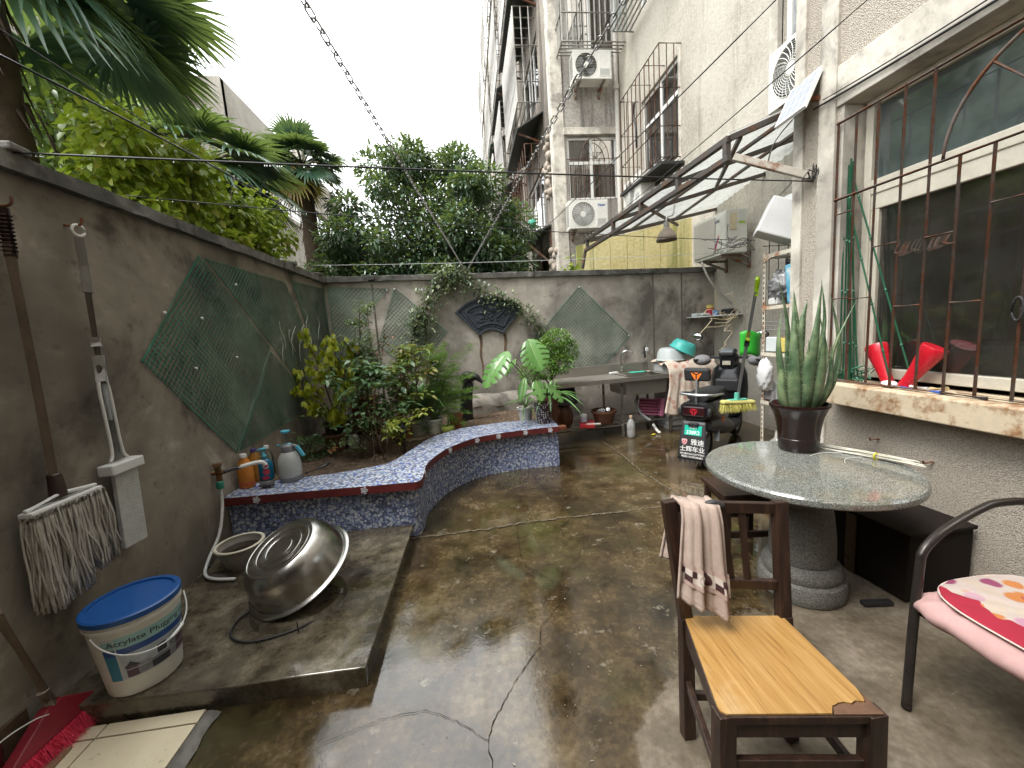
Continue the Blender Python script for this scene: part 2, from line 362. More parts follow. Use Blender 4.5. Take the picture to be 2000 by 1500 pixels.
# ================================================================ courtyard walls
lw = T('courtyard_wall', 'brown stained plaster garden wall on the left with hanging mops', 'wall', (-2.03,2.3,0))
B().mm((-2.15,-2.2,-.1), (-1.91,6.1,2.38)).o('wall_face', MAT_LWALL, lw)
cb = B()
ys = np.linspace(-2.2, 5.86, 90)
prof = [(-1.86,2.372),(-1.86,2.445),(-1.93,2.457),(-2.2,2.457),(-2.2,2.372)]
for yv in ys:
    for (a, b) in prof: cb.v.append((a+random.gauss(0,.0022), yv, b+random.gauss(0,.0022)+.006))
for i in range(len(ys)-1):
    for j in range(5): cb.f.append((i*5+j, i*5+(j+1) % 5, i*5+5+(j+1) % 5, i*5+5+j))
cb.f += [(0,1,2,3,4), tuple(len(ys)*5-1-j for j in range(5))]
cb.o('coping', MAT_COPE, lw)
for yv in (2.02, 4.76, 5.52): B().box((-1.885,yv,2.47), (.09,.10,.035), .1).o('mortar_lump', MAT_COPE, lw, bev=.01)
BWS = .06
def bwy(x): return 5.76+BWS*(x+1.91)
def bwp(x, z, d=0.0): return Vector((x+d*BWS, bwy(x)-d, z))           # point on the back wall, d metres proud of it
def bwz(x): return 2.40-.016*(x+1.9)
bw = T('courtyard_wall', 'grey stained garden wall at the back behind the plants and the sink', 'wall', (1.05,6.0,0))
vs = []
for x in (-1.91, 4.08):
    vs += [(x, bwy(x), -.1), (x, bwy(x)+.24, -.1), (x, bwy(x)+.24, bwz(x)), (x, bwy(x), bwz(x))]
B().add(vs, [(0,1,2,3),(7,6,5,4),(0,4,5,1),(1,5,6,2),(2,6,7,3),(3,7,4,0)]).o('wall_face', MAT_BWALL, bw)
cb = B(); xs = np.linspace(-1.86, 4.02, 80)
for xv in xs:
    zb = bwz(xv)-.012
    for d, z in ((.05,0),(.05,.072),(-.02,.085),(-.28,.085),(-.28,0)):
        p = bwp(xv, zb+z, d); cb.v.append((p.x, p.y+random.gauss(0,.002), p.z+random.gauss(0,.0025)))
for i in range(len(xs)-1):
    for j in range(5): cb.f.append((i*5+j, i*5+(j+1) % 5, i*5+5+(j+1) % 5, i*5+5+j))
cb.f += [(0,1,2,3,4), tuple(len(xs)*5-1-j for j in range(5))]
cb.o('coping', MAT_COPE, bw)
MAT_PATCH = M('pale_plaster', (.47,.43,.39), .9, var=.25, scale=5, bump=.4)
for xv in (-1.28, 2.93, 3.42): B().box(bwp(xv, 1.2, .001), (.022,.01,2.3)).o('plaster_joint', M('joint_dark', (.14,.12,.10), .9, var=.4), bw)
B().box(bwp(-1.27, bwz(-1.27)+.03, .06), (.10,.03,.06)).o('mortar_lump', MAT_COPE, bw, bev=.008)
for xv in (.17, .535):                                                # rusty runs below the plaque
    b = B(); pts = [bwp(xv+.01*math.sin(k*.9), 1.54-.055*k, .0035) for k in range(13)]
    for i, p in enumerate(pts): b.v += [(p.x-.024*(1-.05*i), p.y, p.z), (p.x+.024*(1-.05*i), p.y, p.z)]
    b.f = [(2*i, 2*i+1, 2*i+3, 2*i+2) for i in range(12)]; b.o('rust_run', M('rust_stain', (.15,.10,.065), .9, var=.6, scale=14), bw)
def ledge(u, v): 
    a = v*math.pi/2; xx = -.05+1.1*u; return bwp(xx, .50+.17*math.sin(a)+.01*math.sin(u*13), .02+.14*math.cos(a)+.012*math.sin(u*21))
B().grid(ledge, 40, 8).add([bwp(-.05,.2,.16), bwp(1.05,.2,.16), bwp(1.05,.51,.16), bwp(-.05,.51,.16)], [(0,1,2,3)]).o('ledge', MAT_BWALL, bw, smooth=60)
# ================================================================ curved planter with mosaic
s = N('blue_mosaic'); d = s.voro(46, rnd=.8); c = s.voro(46, out='Color', rnd=.8); sp = s.n('SeparateColor'); s.ln(c, sp.inputs[0])
base = s.ramp(sp.outputs[0], (0., (.46,.51,.62)), (.20, (.13,.20,.45)), (.40, (.56,.60,.68)), (.55, (.04,.065,.24)), (.72, (.08,.15,.46)), (.88, (.27,.37,.58)), interp='CONSTANT')
ring = s.ramp(d, (.22, 0.), (.30, 1.), (.46, 1.), (.54, 0.)); col = s.mix(s.math('MULTIPLY', ring, .5), base, (.60,.64,.72))
g = s.ramp(d, (.54, 0.), (.63, 1.)); MAT_MOS = s.done(s.mix(g, col, (.10,.12,.20)), s.math('ADD', s.math('MULTIPLY', g, .5), .22), normal=s.bump(s.math('SUBTRACT', 1., s.ramp(d, (.46, 0.), (.63, 1.))), .6, .004))
s = N('pale_mosaic'); d = s.voro(42, rnd=.85); c = s.voro(42, out='Color', rnd=.85); sp = s.n('SeparateColor'); s.ln(c, sp.inputs[0])
base = s.ramp(sp.outputs[0], (0., (.50,.54,.62)), (.26, (.28,.36,.54)), (.44, (.58,.61,.67)), (.64, (.09,.15,.43)), (.78, (.46,.51,.62)), interp='CONSTANT')
g = s.ramp(d, (.48, 0.), (.60, 1.)); MAT_MOST = s.done(s.mix(g, base, (.12,.13,.18)), s.math('ADD', s.math('MULTIPLY', g, .5), .16), normal=s.bump(s.math('SUBTRACT', 1., g), .6, .004))
OUT = [tuple(p)[:2] for p in bez([(-1.905,3.02,0),(-1.2,2.985,0),(-.62,2.955,0),(-.47,2.96,0),(-.445,3.1,0),(-.44,3.39,0),(-.31,3.75,0),(-.08,4.03,0),(.14,4.15,0),(.5,4.22,0),(.92,4.24,0)], 10)]
INN = [tuple(p)[:2] for p in bez([(-1.905,3.30,0),(-1.2,3.36,0),(-.95,3.43,0),(-.80,3.50,0),(-.72,3.65,0),(-.65,3.85,0),(-.50,4.25,0),(-.28,4.50,0),(-.06,4.62,0),(.44,4.70,0),(.93,4.66,0)], 10)]
def strip(b, lo, hi):
    n = len(lo); b.add(lo+hi, [(i, i+1, n+i+1, n+i) for i in range(n-1)]); return b
pl = T('planter', 'curved raised planter faced with blue and white mosaic under a dark red cap', 'planter', (-.6,3.6,0))
def inset(P, Q, k): return [(a+(c-a)*k, b+(d-b)*k) for (a, b), (c, d) in zip(P, Q)]
WO = inset(OUT, INN, .16); WI = inset(OUT, INN, .85)
b = strip(B(), [(x, y, -.02) for x, y in WO], [(x, y, .425) for x, y in WO]); strip(b, [(x, y, .425) for x, y in WI], [(x, y, .1) for x, y in WI])
e0, e1 = WO[-1], WI[-1]; b.add([(e0[0],e0[1],-.02),(e1[0],e1[1],-.02),(e1[0],e1[1],.425),(e0[0],e0[1],.425)], [(0,1,2,3)])
b.o('wall_face', MAT_MOS, pl, smooth=45)
b = B(); strip(b, [(x, y, .474) for x, y in OUT], [(x, y, .474) for x, y in INN]); cap = b.o('cap_top', MAT_MOST, pl, smooth=True)
MAT_RED = M('dark_red_paint', (.125,.022,.022), .42, var=.4, scale=9, bump=.2)
b = B(); strip(b, [(x, y, .470) for x, y in OUT], [(x, y, .412) for x, y in OUT]); strip(b, [(x, y, .412) for x, y in OUT], [(x, y, .412) for x, y in WO])
strip(b, [(x, y, .470) for x, y in INN], [(x, y, .412) for x, y in INN]); strip(b, [(x, y, .470) for x, y in OUT], [(x, y, .470) for x, y in INN])
p, q = OUT[-1], INN[-1]; b.add([(p[0],p[1],.412),(q[0],q[1],.412),(q[0],q[1],.470),(p[0],p[1],.470)], [(0,1,2,3)])
b.o('cap_edge', MAT_RED, pl, smooth=40)
B().box((.965,4.30,.44), (.10,.07,.05), .3).o('broken_end', rusty('broken_red', (.16,.03,.02), amt=.45), pl, bev=.01)
MAT_CHINA = M('white_porcelain', (.72,.74,.78), .2, var=.08)
def flower(i):
    x, y = OUT[i]; x2, y2 = OUT[min(i+1, len(OUT)-1)]; x1, y1 = OUT[i-1]; t = Vector((x2-x1, y2-y1, 0)).normalized(); nn = Vector((t.y, -t.x, 0)); b = B(); c = Vector((x, y, .441))+nn*.004
    for k in range(6):
        a = k*math.tau/5; cc = c+(t*math.cos(a)+Vector((0,0,1))*math.sin(a))*(.019 if k < 5 else 0)
        b.tube([cc+(t*math.cos(q)+Vector((0,0,1))*math.sin(q))*.0072 for q in [j*math.tau/8 for j in range(8)]], .003, 5, closed=True)
    b.o('flower_ornament', MAT_CHINA, pl, smooth=True)
for i in (4, 15, 44, 62, 74, 83, 91, 97): flower(i)
# ---- soil
s = N('dark_soil'); n1 = s.noise(22, 8, .75); n2 = s.noise(90, 4, .7)
MAT_SOIL = s.done(s.mix(s.ramp(n2, (.6, 0.), (.72, .8)), s.ramp(n1, (.35, (.030,.020,.013)), (.5, (.095,.062,.040)), (.66, (.19,.13,.08))), (.26,.20,.11)), .9, normal=s.bump(n1, .9, .02))
def soil(u, v):
    i = u*(len(WI)-1); k = int(min(i, len(WI)-2)); t = i-k; x0 = WI[k][0]+(WI[k+1][0]-WI[k][0])*t; y0 = WI[k][1]+(WI[k+1][1]-WI[k][1])*t
    x1 = x0*.98; y1 = bwy(x0)-.01; return (x0+(x1-x0)*v, y0+(y1-y0)*v, .375+.02*v+.018*math.sin(x0*9+v*8)*math.cos(v*17+x0*4)+random.uniform(-.012,.012))
struct(B().grid(soil, 120, 60).o('soil', MAT_SOIL, smooth=True))
b = B()
P = []; 
for k in range(900):
    q = soil(random.random(), random.random()**1.4*.7); P.append((q[0], q[1], q[2]+.012))
P = np.array(P); leaves(b, P, rdir(900,-.2,.3), rdir(900,.3,1), RNG.uniform(.012,.05,900), RNG.uniform(.006,.022,900), 'lance', .4, .2)
struct(b.o('leaf_litter', leafmat('litter', [(.05,.03,.018),(.16,.10,.05),(.30,.22,.10),(.09,.055,.03),(.36,.30,.16)], .7, .05), smooth='raw'), 'stuff', 'dead leaves and chips scattered over the soil of the planter')
# ---- specks and chips washed over the floor
b = B(); P = [(random.uniform(-.5,2.4), random.uniform(1.1,5.0), .004) for _ in range(420)]
leaves(b, P, rdir(420,-.1,.1), rdir(420,.8,1), RNG.uniform(.004,.016,420), RNG.uniform(.003,.009,420), 'lance', .1, .0)
struct(b.o('floor_specks', leafmat('speck', [(.30,.26,.19),(.10,.07,.04),(.42,.38,.30),(.16,.12,.07)], .5, .0), smooth='raw'), 'stuff', 'tiny chips and leaf scraps scattered over the wet floor')
# ================================================================ apartment building on the right
s = N('pebble_dash'); v = s.voro(135); n1 = s.noise(1.2, 6, .6); c = s.voro(135, out='Color'); sp = s.n('SeparateColor'); s.ln(c, sp.inputs[0])
cc = s.ramp(s.math('ADD', s.math('MULTIPLY', n1, .5), s.math('MULTIPLY', sp.outputs[0], .5)), (.2, (.34,.295,.235)), (.5, (.47,.415,.345)), (.8, (.58,.53,.45)))
cc = s.mix(s.ramp(v, (.40, 0.), (.66, .5)), cc, (.20,.17,.14))
MAT_PEB = s.done(cc, .8, normal=s.bump(s.math('SUBTRACT', 1., v), .8, .007))
def streaked(name, dark, mid, light, peb=60, drip=(.05,.045,.04), amt=.6):
    s = N(name); a = s.noise(.8, 7, .65); st = s.noise(2.6, 6, .65, st=(1,1,.07)); v = s.voro(peb)
    col = s.ramp(s.math('ADD', s.math('MULTIPLY', a, .6), s.math('MULTIPLY', s.noise(20, 4), .4)), (.35, dark), (.5, mid), (.66, light))
    col = s.mix(s.ramp(st, (amt-.06, 0.), (amt+.08, .8)), col, drip)
    return s.done(col, .88, normal=s.bump(s.math('ADD', s.math('MULTIPLY', v, -.6), s.noise(25, 5, .7)), .5, .012))
MAT_REC = streaked('beige_render', (.30,.27,.22), (.43,.395,.335), (.53,.495,.43), 70, (.17,.14,.105), .62)
MAT_GREYF = streaked('grey_render', (.20,.185,.165), (.36,.335,.30), (.52,.49,.45), 60, (.035,.03,.026), .57)
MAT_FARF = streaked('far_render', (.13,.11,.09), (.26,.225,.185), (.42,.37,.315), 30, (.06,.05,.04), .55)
MAT_TRIM = plaster('painted_concrete', (.27,.245,.21), (.48,.445,.385), (.63,.60,.53), 2.4, .9, .3, 45)
MAT_CREAM = M('cream_window_paint', (.55,.51,.42), .5, var=.16, scale=9, bump=.1)
MAT_WHITEF = M('white_plastic_frame', (.70,.70,.67), .4, var=.12, scale=5)
MAT_GLASS = glassmat('dusty_glass', (.72,.74,.72), .04, .11, (.28,.26,.22), 2.2)
MAT_GLASS2 = glassmat('green_glass', (.40,.48,.47), .05, .45, (.22,.275,.27), 2.3)
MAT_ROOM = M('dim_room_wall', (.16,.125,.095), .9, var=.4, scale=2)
MAT_SILL = rusty('sill_concrete', (.58,.48,.34), (.24,.125,.055), .545, .7, scale=6)
ab = T('apartment_building', 'pale pebble-dashed apartment building on the right with barred windows', 'building', (4.2,4.0,0))
NX = 2.61
b = B().mm((NX,-2.2,-.05), (NX+.24,2.96,.95)); b.mm((NX,2.60,.95), (NX+.24,2.96,3.06)); b.mm((NX,-2.2,3.06), (NX+.24,2.96,11.5)); b.mm((NX,-2.2,.95), (NX+.24,-.5,3.06))
b.mm((NX+.24,2.76,-.05), (4.05,2.96,11.5))
b.o('near_wall', MAT_PEB, ab)
B().mm((NX-.02,-2.2,2.905), (NX+.26,2.62,3.16)).o('lintel', MAT_TRIM, ab, bev=.006)
for y0, y1, d in ((2.625,2.755,.022),(2.885,2.975,.022)): B().mm((NX-d,y0,0), (NX+.02,y1,11.4)).o('pilaster', MAT_TRIM, ab, bev=.006)
B().mm((NX-.004,2.572,.96), (NX+.24,2.598,2.90)).o('window_reveal', MAT_TRIM, ab)
B().mm((2.485,-.55,.905), (2.80,2.535,1.045)).o('window_sill', MAT_SILL, ab, bev=.008)
B().mm((NX-.012,-2.2,0), (NX+.02,2.62,.07)).o('skirting', M('skirting_cement', (.20,.18,.155), .9, var=.3), ab, bev=.004)
# near window
def framed_window(par, fn, w, h, rails, mull, mat_f, mat_g, fw=.05, dp=.05, name='window'):
    """window in its own plane: fn(a,b,d) -> xyz; rails = heights, mull = widths (both inside)"""
    hs_ = [0]+rails+[h]; ms = [0]+mull+[w]; b = B()
    def bar(a0, a1, b0, b1): b.prism([(a0,b0),(a1,b0),(a1,b1),(a0,b1)], 0, dp, fn)
    bar(0, w, 0, fw); bar(0, w, h-fw, h); bar(0, fw, fw, h-fw); bar(w-fw, w, fw, h-fw)
    for r in rails: bar(fw, w-fw, r-fw*.6, r+fw*.6)
    zs = [fw]+[q for r in rails for q in (r-fw*.6, r+fw*.6)]+[h-fw]
    for mm_ in mull:
        for k in range(0, len(zs), 2): bar(mm_-fw*.5, mm_+fw*.5, zs[k], zs[k+1])
    wn_ = b.o(name, mat_f, par, bev=.004)
    g = B(); 
    for i in range(len(hs_)-1):
        for j in range(len(ms)-1):
            B().add([fn(ms[j], hs_[i], dp*.5), fn(ms[j+1], hs_[i], dp*.5), fn(ms[j+1], hs_[i+1], dp*.5), fn(ms[j], hs_[i+1], dp*.5)], [(0,1,2,3)]).o('pane', mat_g, wn_)
    return wn_
WX = 2.75
win = B(); 
def wf(a, b_, d): return (WX+d, 2.555-a, 1.075+b_)
bb = B()
for a0, a1, b0, b1, d0, d1 in ((0,3.0,0,.065,0,.06),(0,3.0,1.78,1.83,0,.06),(0,.05,.065,1.78,0,.06),(.05,3.0,1.225,1.315,0,.06),(.05,3.0,1.125,1.225,.008,.055),(.05,.105,.065,1.125,.01,.055),(1.36,1.42,.065,1.125,.01,.055)):
    bb.prism([(a0,b0),(a1,b0),(a1,b1),(a0,b1)], d0, d1, wf)
nw = bb.o('window', MAT_CREAM, ab, bev=.005)
B().add([wf(.05,1.315,.03), wf(3,1.315,.03), wf(3,1.79,.03), wf(.05,1.79,.03)], [(0,1,2,3)]).o('pane', MAT_GLASS2, nw)
for a0, a1 in ((.1,1.37),(1.41,3.0)): B().add([wf(a0,.06,.035), wf(a1,.06,.035), wf(a1,1.13,.035), wf(a0,1.13,.035)], [(0,1,2,3)]).o('pane', MAT_GLASS, nw)
rb = B(); x0, x1, y0, y1, z0, z1 = 2.90, 5.2, -.5, 2.70, .0, 3.0
rb.add([(x0,y0,z0),(x1,y0,z0),(x1,y1,z0),(x0,y1,z0),(x0,y0,z1),(x1,y0,z1),(x1,y1,z1),(x0,y1,z1)], [(0,1,2,3),(4,5,6,7),(1,2,6,5),(0,1,5,4),(2,3,7,6)]); rb.o('room', MAT_ROOM, ab)
B().mm((3.1,.4,0), (3.8,2.5,.98)).o('kitchen_counter', M('counter_brown', (.20,.12,.07), .6, var=.3), ab)
B().mm((4.2,.2,0), (5.1,1.3,1.9)).o('cupboard', M('cupboard_wood', (.24,.11,.045), .5, var=.3), ab); B().mm((4.6,1.6,1.3), (5.15,2.5,1.36)).o('room_shelf', M('cupboard_wood', (.24,.11,.045), .5), ab)
for k, (y_, z_, c_) in enumerate(((1.7,1.45,(.45,.40,.16)),(1.95,1.43,(.40,.06,.05)),(2.2,1.46,(.35,.36,.35)),(2.38,1.42,(.10,.18,.30)))): B().mm((4.75,y_-.09,1.36), (4.95,y_+.09,1.36+(z_-1.36)*2.4)).o('shelf_jar', M('room_jar_%d' % k, c_, .5), ab, bev=.01)
B().mm((3.2,1.9,.98), (3.5,2.35,1.28)).o('rice_cooker', M('pale_cooker', (.45,.44,.42), .4), ab, bev=.05); B().mm((5.16,.6,1.9), (5.19,1.5,2.5)).o('wall_calendar', M('calendar_paper', (.50,.42,.20), .7, var=.3, scale=8), ab)
# room things seen dimly through the glass
cov = B(); cx_, cy_, cz_ = 3.12, 1.45, .99
for k in range(1, 9):
    a = k/9*math.pi/2; cov.tube([(cx_+.30*math.cos(a)*math.cos(q), cy_+.30*math.cos(a)*math.sin(q), cz_+.34*math.sin(a)) for q in [j*math.tau/28 for j in range(28)]], .0022, 4, closed=True)
for k in range(28):
    q = k*math.tau/28; cov.tube([(cx_+.30*math.cos(a)*math.cos(q), cy_+.30*math.cos(a)*math.sin(q), cz_+.34*math.sin(a)) for a in [j*math.pi/2/8 for j in range(9)]], .002, 4)
tag(cov.o('food_cover', M('pale_mesh', (.62,.66,.62), .5)), 'pale wire-mesh dome seen dimly behind the window glass', 'cover')
# recess wall with window openings
RXW = 4.0
def wall_x(b, x, y0, y1, z0, z1, holes, t=.22):
    """wall in a plane of constant x with rectangular holes (y0,y1,z0,z1)"""
    ys_ = sorted({y0, y1, *[q for h in holes for q in h[:2]]}); zs_ = sorted({z0, z1, *[q for h in holes for q in h[2:]]})
    for a, c in zip(ys_[:-1], ys_[1:]):
        for e, f in zip(zs_[:-1], zs_[1:]):
            my, mz = (a+c)/2, (e+f)/2
            if not any(h[0] < my < h[1] and h[2] < mz < h[3] for h in holes): b.mm((x, a, e), (x+t, c, f))
    return b
def wall_y(b, y, x0, x1, z0, z1, holes, t=.22):
    xs_ = sorted({x0, x1, *[q for h in holes for q in h[:2]]}); zs_ = sorted({z0, z1, *[q for h in holes for q in h[2:]]})
    for a, c in zip(xs_[:-1], xs_[1:]):
        for e, f in zip(zs_[:-1], zs_[1:]):
            mx, mz = (a+c)/2, (e+f)/2
            if not any(h[0] < mx < h[1] and h[2] < mz < h[3] for h in holes): b.mm((a, y, e), (c, y+t, f))
    return b
W3 = (7.10, 8.62, 4.45, 6.15); W4 = (3.3, 4.80, 4.15, 6.6)
wall_x(B(), RXW, 2.96, 9.86, -.05, 13, [W3, W4, (7.1,8.62,7.8,9.4)]).o('recess_wall', MAT_REC, ab)
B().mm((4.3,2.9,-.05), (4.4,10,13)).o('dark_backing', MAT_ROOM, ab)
for H in (W3, (7.1,8.62,7.8,9.4)):
    framed_window(ab, lambda a, b_, d, H=H: (RXW+.05+d, H[1]-a, H[2]+b_), H[1]-H[0], H[3]-H[2], [1.15], [(H[1]-H[0])*.5], MAT_WHITEF, MAT_GLASS, .06)
framed_window(ab, lambda a, b_, d: (RXW+.06+d, W4[1]-a, W4[2]+b_), 1.5, 2.45, [], [.35], MAT_WHITEF, glassmat('frosted_pane', (.45,.48,.48), .15, .9, (.42,.45,.46)), .07)
B().mm((RXW-.06,4.80,4.02), (RXW+.02,4.93,6.8)).o('window_surround', MAT_TRIM, ab, bev=.006)
B().mm((RXW-.03,7.02,4.36), (RXW+.03,7.10,6.22)).o('window_surround', MAT_TRIM, ab)
# front-facing flank
FY = 9.86; F1 = (2.70, 3.96, 4.64, 6.08); F2 = (2.80, 4.0, 7.95, 9.5)
wall_y(B(), FY, 2.62, 4.0, -.05, 15.5, [F1, F2, (2.75,3.96,11.3,12.8)]).o('flank_wall', MAT_GREYF, ab)
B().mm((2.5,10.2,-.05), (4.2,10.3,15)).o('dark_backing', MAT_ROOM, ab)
for H, rr in ((F1, [.86]), (F2, []), ((2.75,3.96,11.3,12.8), [])):
    framed_window(ab, lambda a, b_, d, H=H: (H[0]+a, FY+.05+d, H[2]+b_), H[1]-H[0], H[3]-H[2], rr, [(H[1]-H[0])*.48], MAT_WHITEF, MAT_GLASS, .06)
B().mm((2.36,FY-.04,-.05), (2.64,FY+.3,15.6)).o('corner_pilaster', MAT_TRIM, ab, bev=.01)
B().mm((2.62,FY-.07,6.10), (4.0,FY+.02,6.26)).o('window_hood', MAT_TRIM, ab, bev=.01)
dp = B().tube([(3.93,9.76,z) for z in np.linspace(2.2, 14, 12)], .055, 10); 
for z in (5.6, 7.1, 8.7, 10.5): dp.lathe([(.056,-.06),(.072,-.05),(.072,.05),(.056,.06)], 10, (3.93,9.76,z))
dp.o('drainpipe', M('old_pvc', (.52,.49,.44), .6, var=.25, scale=5), ab, smooth=40)
# long receding facade with floors of caged balconies
fh = [(11.4+i*4.2, 11.4+i*4.2+2.6, 4.5+3.35*k, 6.1+3.35*k) for i in range(5) for k in range(4)]
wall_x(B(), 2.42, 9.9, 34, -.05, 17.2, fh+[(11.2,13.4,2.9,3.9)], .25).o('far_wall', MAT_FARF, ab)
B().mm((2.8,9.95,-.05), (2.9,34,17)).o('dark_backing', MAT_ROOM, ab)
B().mm((2.30,9.9,17.2), (3.5,34.1,17.45)).o('roof_edge', MAT_TRIM, ab)
for H in fh: framed_window(ab, lambda a, b_, d, H=H: (2.48+d, H[1]-a, H[2]+b_), 2.6, 1.6, [], [.9,1.75], MAT_WHITEF, MAT_GLASS, .07)
orn = B()
for k, (yy, zz) in enumerate(((10.7,5.6),(10.7,2.9))):
    for j in range(26): orn.sphere((2.40, yy+random.gauss(0,.28), zz+random.gauss(0,.45)), random.uniform(.05,.13), 6, 4)
struct(orn.o('vine_remains', M('dry_vine', (.33,.28,.23), .9, var=.4), ab, smooth=True), 'stuff')
# unseen roof and wall added to block light; the dry floor implies a porch
B().mm((-2.2,-2.4,2.50), (1.1,-.1,2.62)).o('unseen_shade_porch', MAT_TRIM, ab)
B().mm((-2.2,-2.5,-.05), (2.61,-2.3,11)).o('unseen_shade_wall', MAT_PEB, ab)
# ---- far beige building past the palms, and the grey one at the end of the row
lb = T('apartment_building', 'beige flat-roofed building behind the palm trees on the left', 'building', (-8,15,0))
MAT_LB = streaked('left_render', (.30,.275,.235), (.44,.41,.355), (.54,.515,.46), 20, (.18,.16,.135), .58)
wall_x(B(), -8.0, 4, 14.1, -.05, 10.0, [(9.2,10.6,6.6,8.0),(12.2,13.4,6.6,8.0),(5,6.5,6.6,8.0)], -.3).o('wall_face', MAT_LB, lb)
B().mm((-9.6,4,9.98), (-7.93,14.2,10.16)).o('parapet_cap', MAT_TRIM, lb)
for y0 in (9.2, 12.2, 5.0): framed_window(lb, lambda a, b_, d, y0=y0: (-8.12-d, y0+1.3-a, 6.6+b_), 1.3, 1.4, [], [.65], MAT_WHITEF, MAT_GLASS, .06)
B().mm((-9.0,4,-.05), (-8.9,26,9.5)).o('dark_backing', MAT_ROOM, lb)
wall_x(B(), -7.0, 14.2, 26, -.05, 10.0, [(15.0,24.5,6.9,8.3)], -.3).o('wall_face', MAT_LB, lb)
B().mm((-9.0,14.15,-.05), (-7.0,14.35,10.0)).o('end_wall', MAT_LB, lb)
B().mm((-7.30,14.1,8.15), (-6.94,26,8.30)).o('balcony_band', MAT_TRIM, lb); B().mm((-7.30,14.1,6.75), (-6.94,26,6.9)).o('balcony_band', MAT_TRIM, lb)
for k in range(4): framed_window(lb, lambda a, b_, d, k=k: (-7.1-d, 17.3+2.37*k-a, 6.9+b_), 2.3, 1.25, [], [1.1], MAT_WHITEF, MAT_GLASS, .06)
B().mm((-7.35,20.2,10.0), (-6.95,20.7,10.5)).o('roof_block', MAT_LB, lb)
gb = T('apartment_building', 'plain grey gable wall far behind the end of the right-hand building', 'building', (2.6,40,0))
B().mm((1.9,37,-.05), (9,48,16.2)).o('wall_face', M('far_grey', (.50,.50,.48), .9, var=.15, scale=1), gb)
B().mm((1.8,36.9,16.2), (9,48,16.5)).o('parapet_cap', MAT_TRIM, gb)
# ================================================================ window grilles
MAT_IRON = rusty('rusty_iron', (.13,.10,.085), (.12,.045,.02), .50, .55, .3)
MAT_BARS = M('pale_steel_bars', (.38,.365,.335), .45, .2, var=.35)
gr = T('window_grille', 'brown rusty iron window grille with an arch over the near window sill', 'grille', (2.585,1.3,1.05))
GX = 2.585
def bar(p, q, r=.0075, par=gr, mat=MAT_IRON, nm='bar', n=8): return B().tube([p, q], r, n).o(nm, mat, par, smooth=40)
ylist = [2.59,2.463,2.325,2.175,2.03,1.893,1.755,1.612,1.475,1.335,1.195,1.055,.915,.78]
for i, yv in enumerate(ylist): bar((GX,yv,1.055), (GX,yv,2.80 if i < 5 or i > 10 else 2.30))
for zv, r in ((1.058,.009),(2.30,.010),(2.79,.009)): bar((GX,2.60,zv), (GX,.7,zv), r, nm='rail')
for i, zv in ((0,2.20),(1,1.62),(0,1.63),(3,1.55),(2,1.93),(4,1.92),(5,1.55),(6,2.02),(8,1.62),(7,1.5)):
    if i+1 < len(ylist): bar((GX,ylist[i],zv), (GX,ylist[i+1],zv), .006, nm='tie')
B().tube([(GX, 1.47+.5*math.cos(a), 2.30+.49*math.sin(a)) for a in np.linspace(0, math.pi, 30)], .0085, 8).o('arch', MAT_IRON, gr, smooth=True)
for a in (R(50), R(90), R(130)): bar((GX,1.47+.06*math.cos(a),2.30+.06*math.sin(a)), (GX,1.47+.5*math.cos(a),2.30+.49*math.sin(a)), .0065, nm='spoke')
for yv in (2.1, 1.96):
    b = B()
    for k in range(12): y_ = yv+random.gauss(0,.03); b.tube(bez([(GX,y_,1.92),(GX-.01,y_+.02,1.88-random.random()*.04),(GX-.01,y_-.02,1.86)], 3), .0018, 4)
    b.o('wire_tangle', MAT_IRON, gr)
def cage(label, origin, ax, out, w, h, dp_, nb, mat, rails=(0, .5, 1.), r=.012, floor_=True, group=None, joined=False):
    """box-shaped security cage standing off a wall: ax along it, out away from it"""
    o_ = Vector(origin); ax = Vector(ax); out = Vector(out); g = T('security_cage', label, 'grille', origin, group=group); up = Vector((0,0,1)); J = B()
    def br(p, q, nm='bar', rr=r):
        if joined: J.tube([p, q], rr, 4)
        else: B().tube([p, q], rr, 6).o(nm, mat, g, smooth=40)
    for i in range(nb+1):
        t = i/nb; br(o_+ax*(w*t)+out*dp_, o_+ax*(w*t)+out*dp_+up*h)
    for z in rails:
        br(o_+out*dp_+up*(h*z), o_+ax*w+out*dp_+up*(h*z), 'rail')
        for t in (0, w): br(o_+ax*t+up*(h*z), o_+ax*t+out*dp_+up*(h*z), 'rail')
    for t in (0, w):
        for k in range(1, 3): br(o_+ax*t+out*(dp_*k/3), o_+ax*t+out*(dp_*k/3)+up*h)
    if floor_:
        for k in range(1, 5): br(o_+out*(dp_*k/5), o_+ax*w+out*(dp_*k/5), 'floor_bar')
    for i in range(0, nb+1, 3): br(o_+ax*(w*i/nb)+up*h, o_+ax*(w*i/nb)+out*dp_+up*h, 'top_bar')
    if joined: J.o('bars', mat, g)
    return g
g3 = cage('thin rusty box cage around the open window on the beige wall', (RXW, 8.75, 4.42), (0,-1,0), (-1,0,0), 1.72, 1.82, .40, 9, MAT_IRON, (0,.28,.62,1.), .010)
B().tube(bez([(3.6,8.0,5.0),(3.55,7.9,5.3),(3.58,8.05,5.6),(3.55,7.95,5.8)], 5), .02, 6).o('hanging_cord', M('black_rubber', (.02,.02,.02), .6), g3, smooth=True)
aw = B().beam((3.80,8.85,4.38), (3.80,6.95,4.30), .46, .05); tag(aw.o('awning_board', M('black_board', (.03,.03,.028), .8, var=.4), None, bev=.005), 'black board lying under the rusty cage of the open window', 'board')
cage('pale steel balcony cage above the upper air conditioner', (2.55, FY, 7.78), (1,0,0), (0,-1,0), 1.62, 2.4, .55, 13, MAT_BARS, (0,.24,.62,1.), .016)
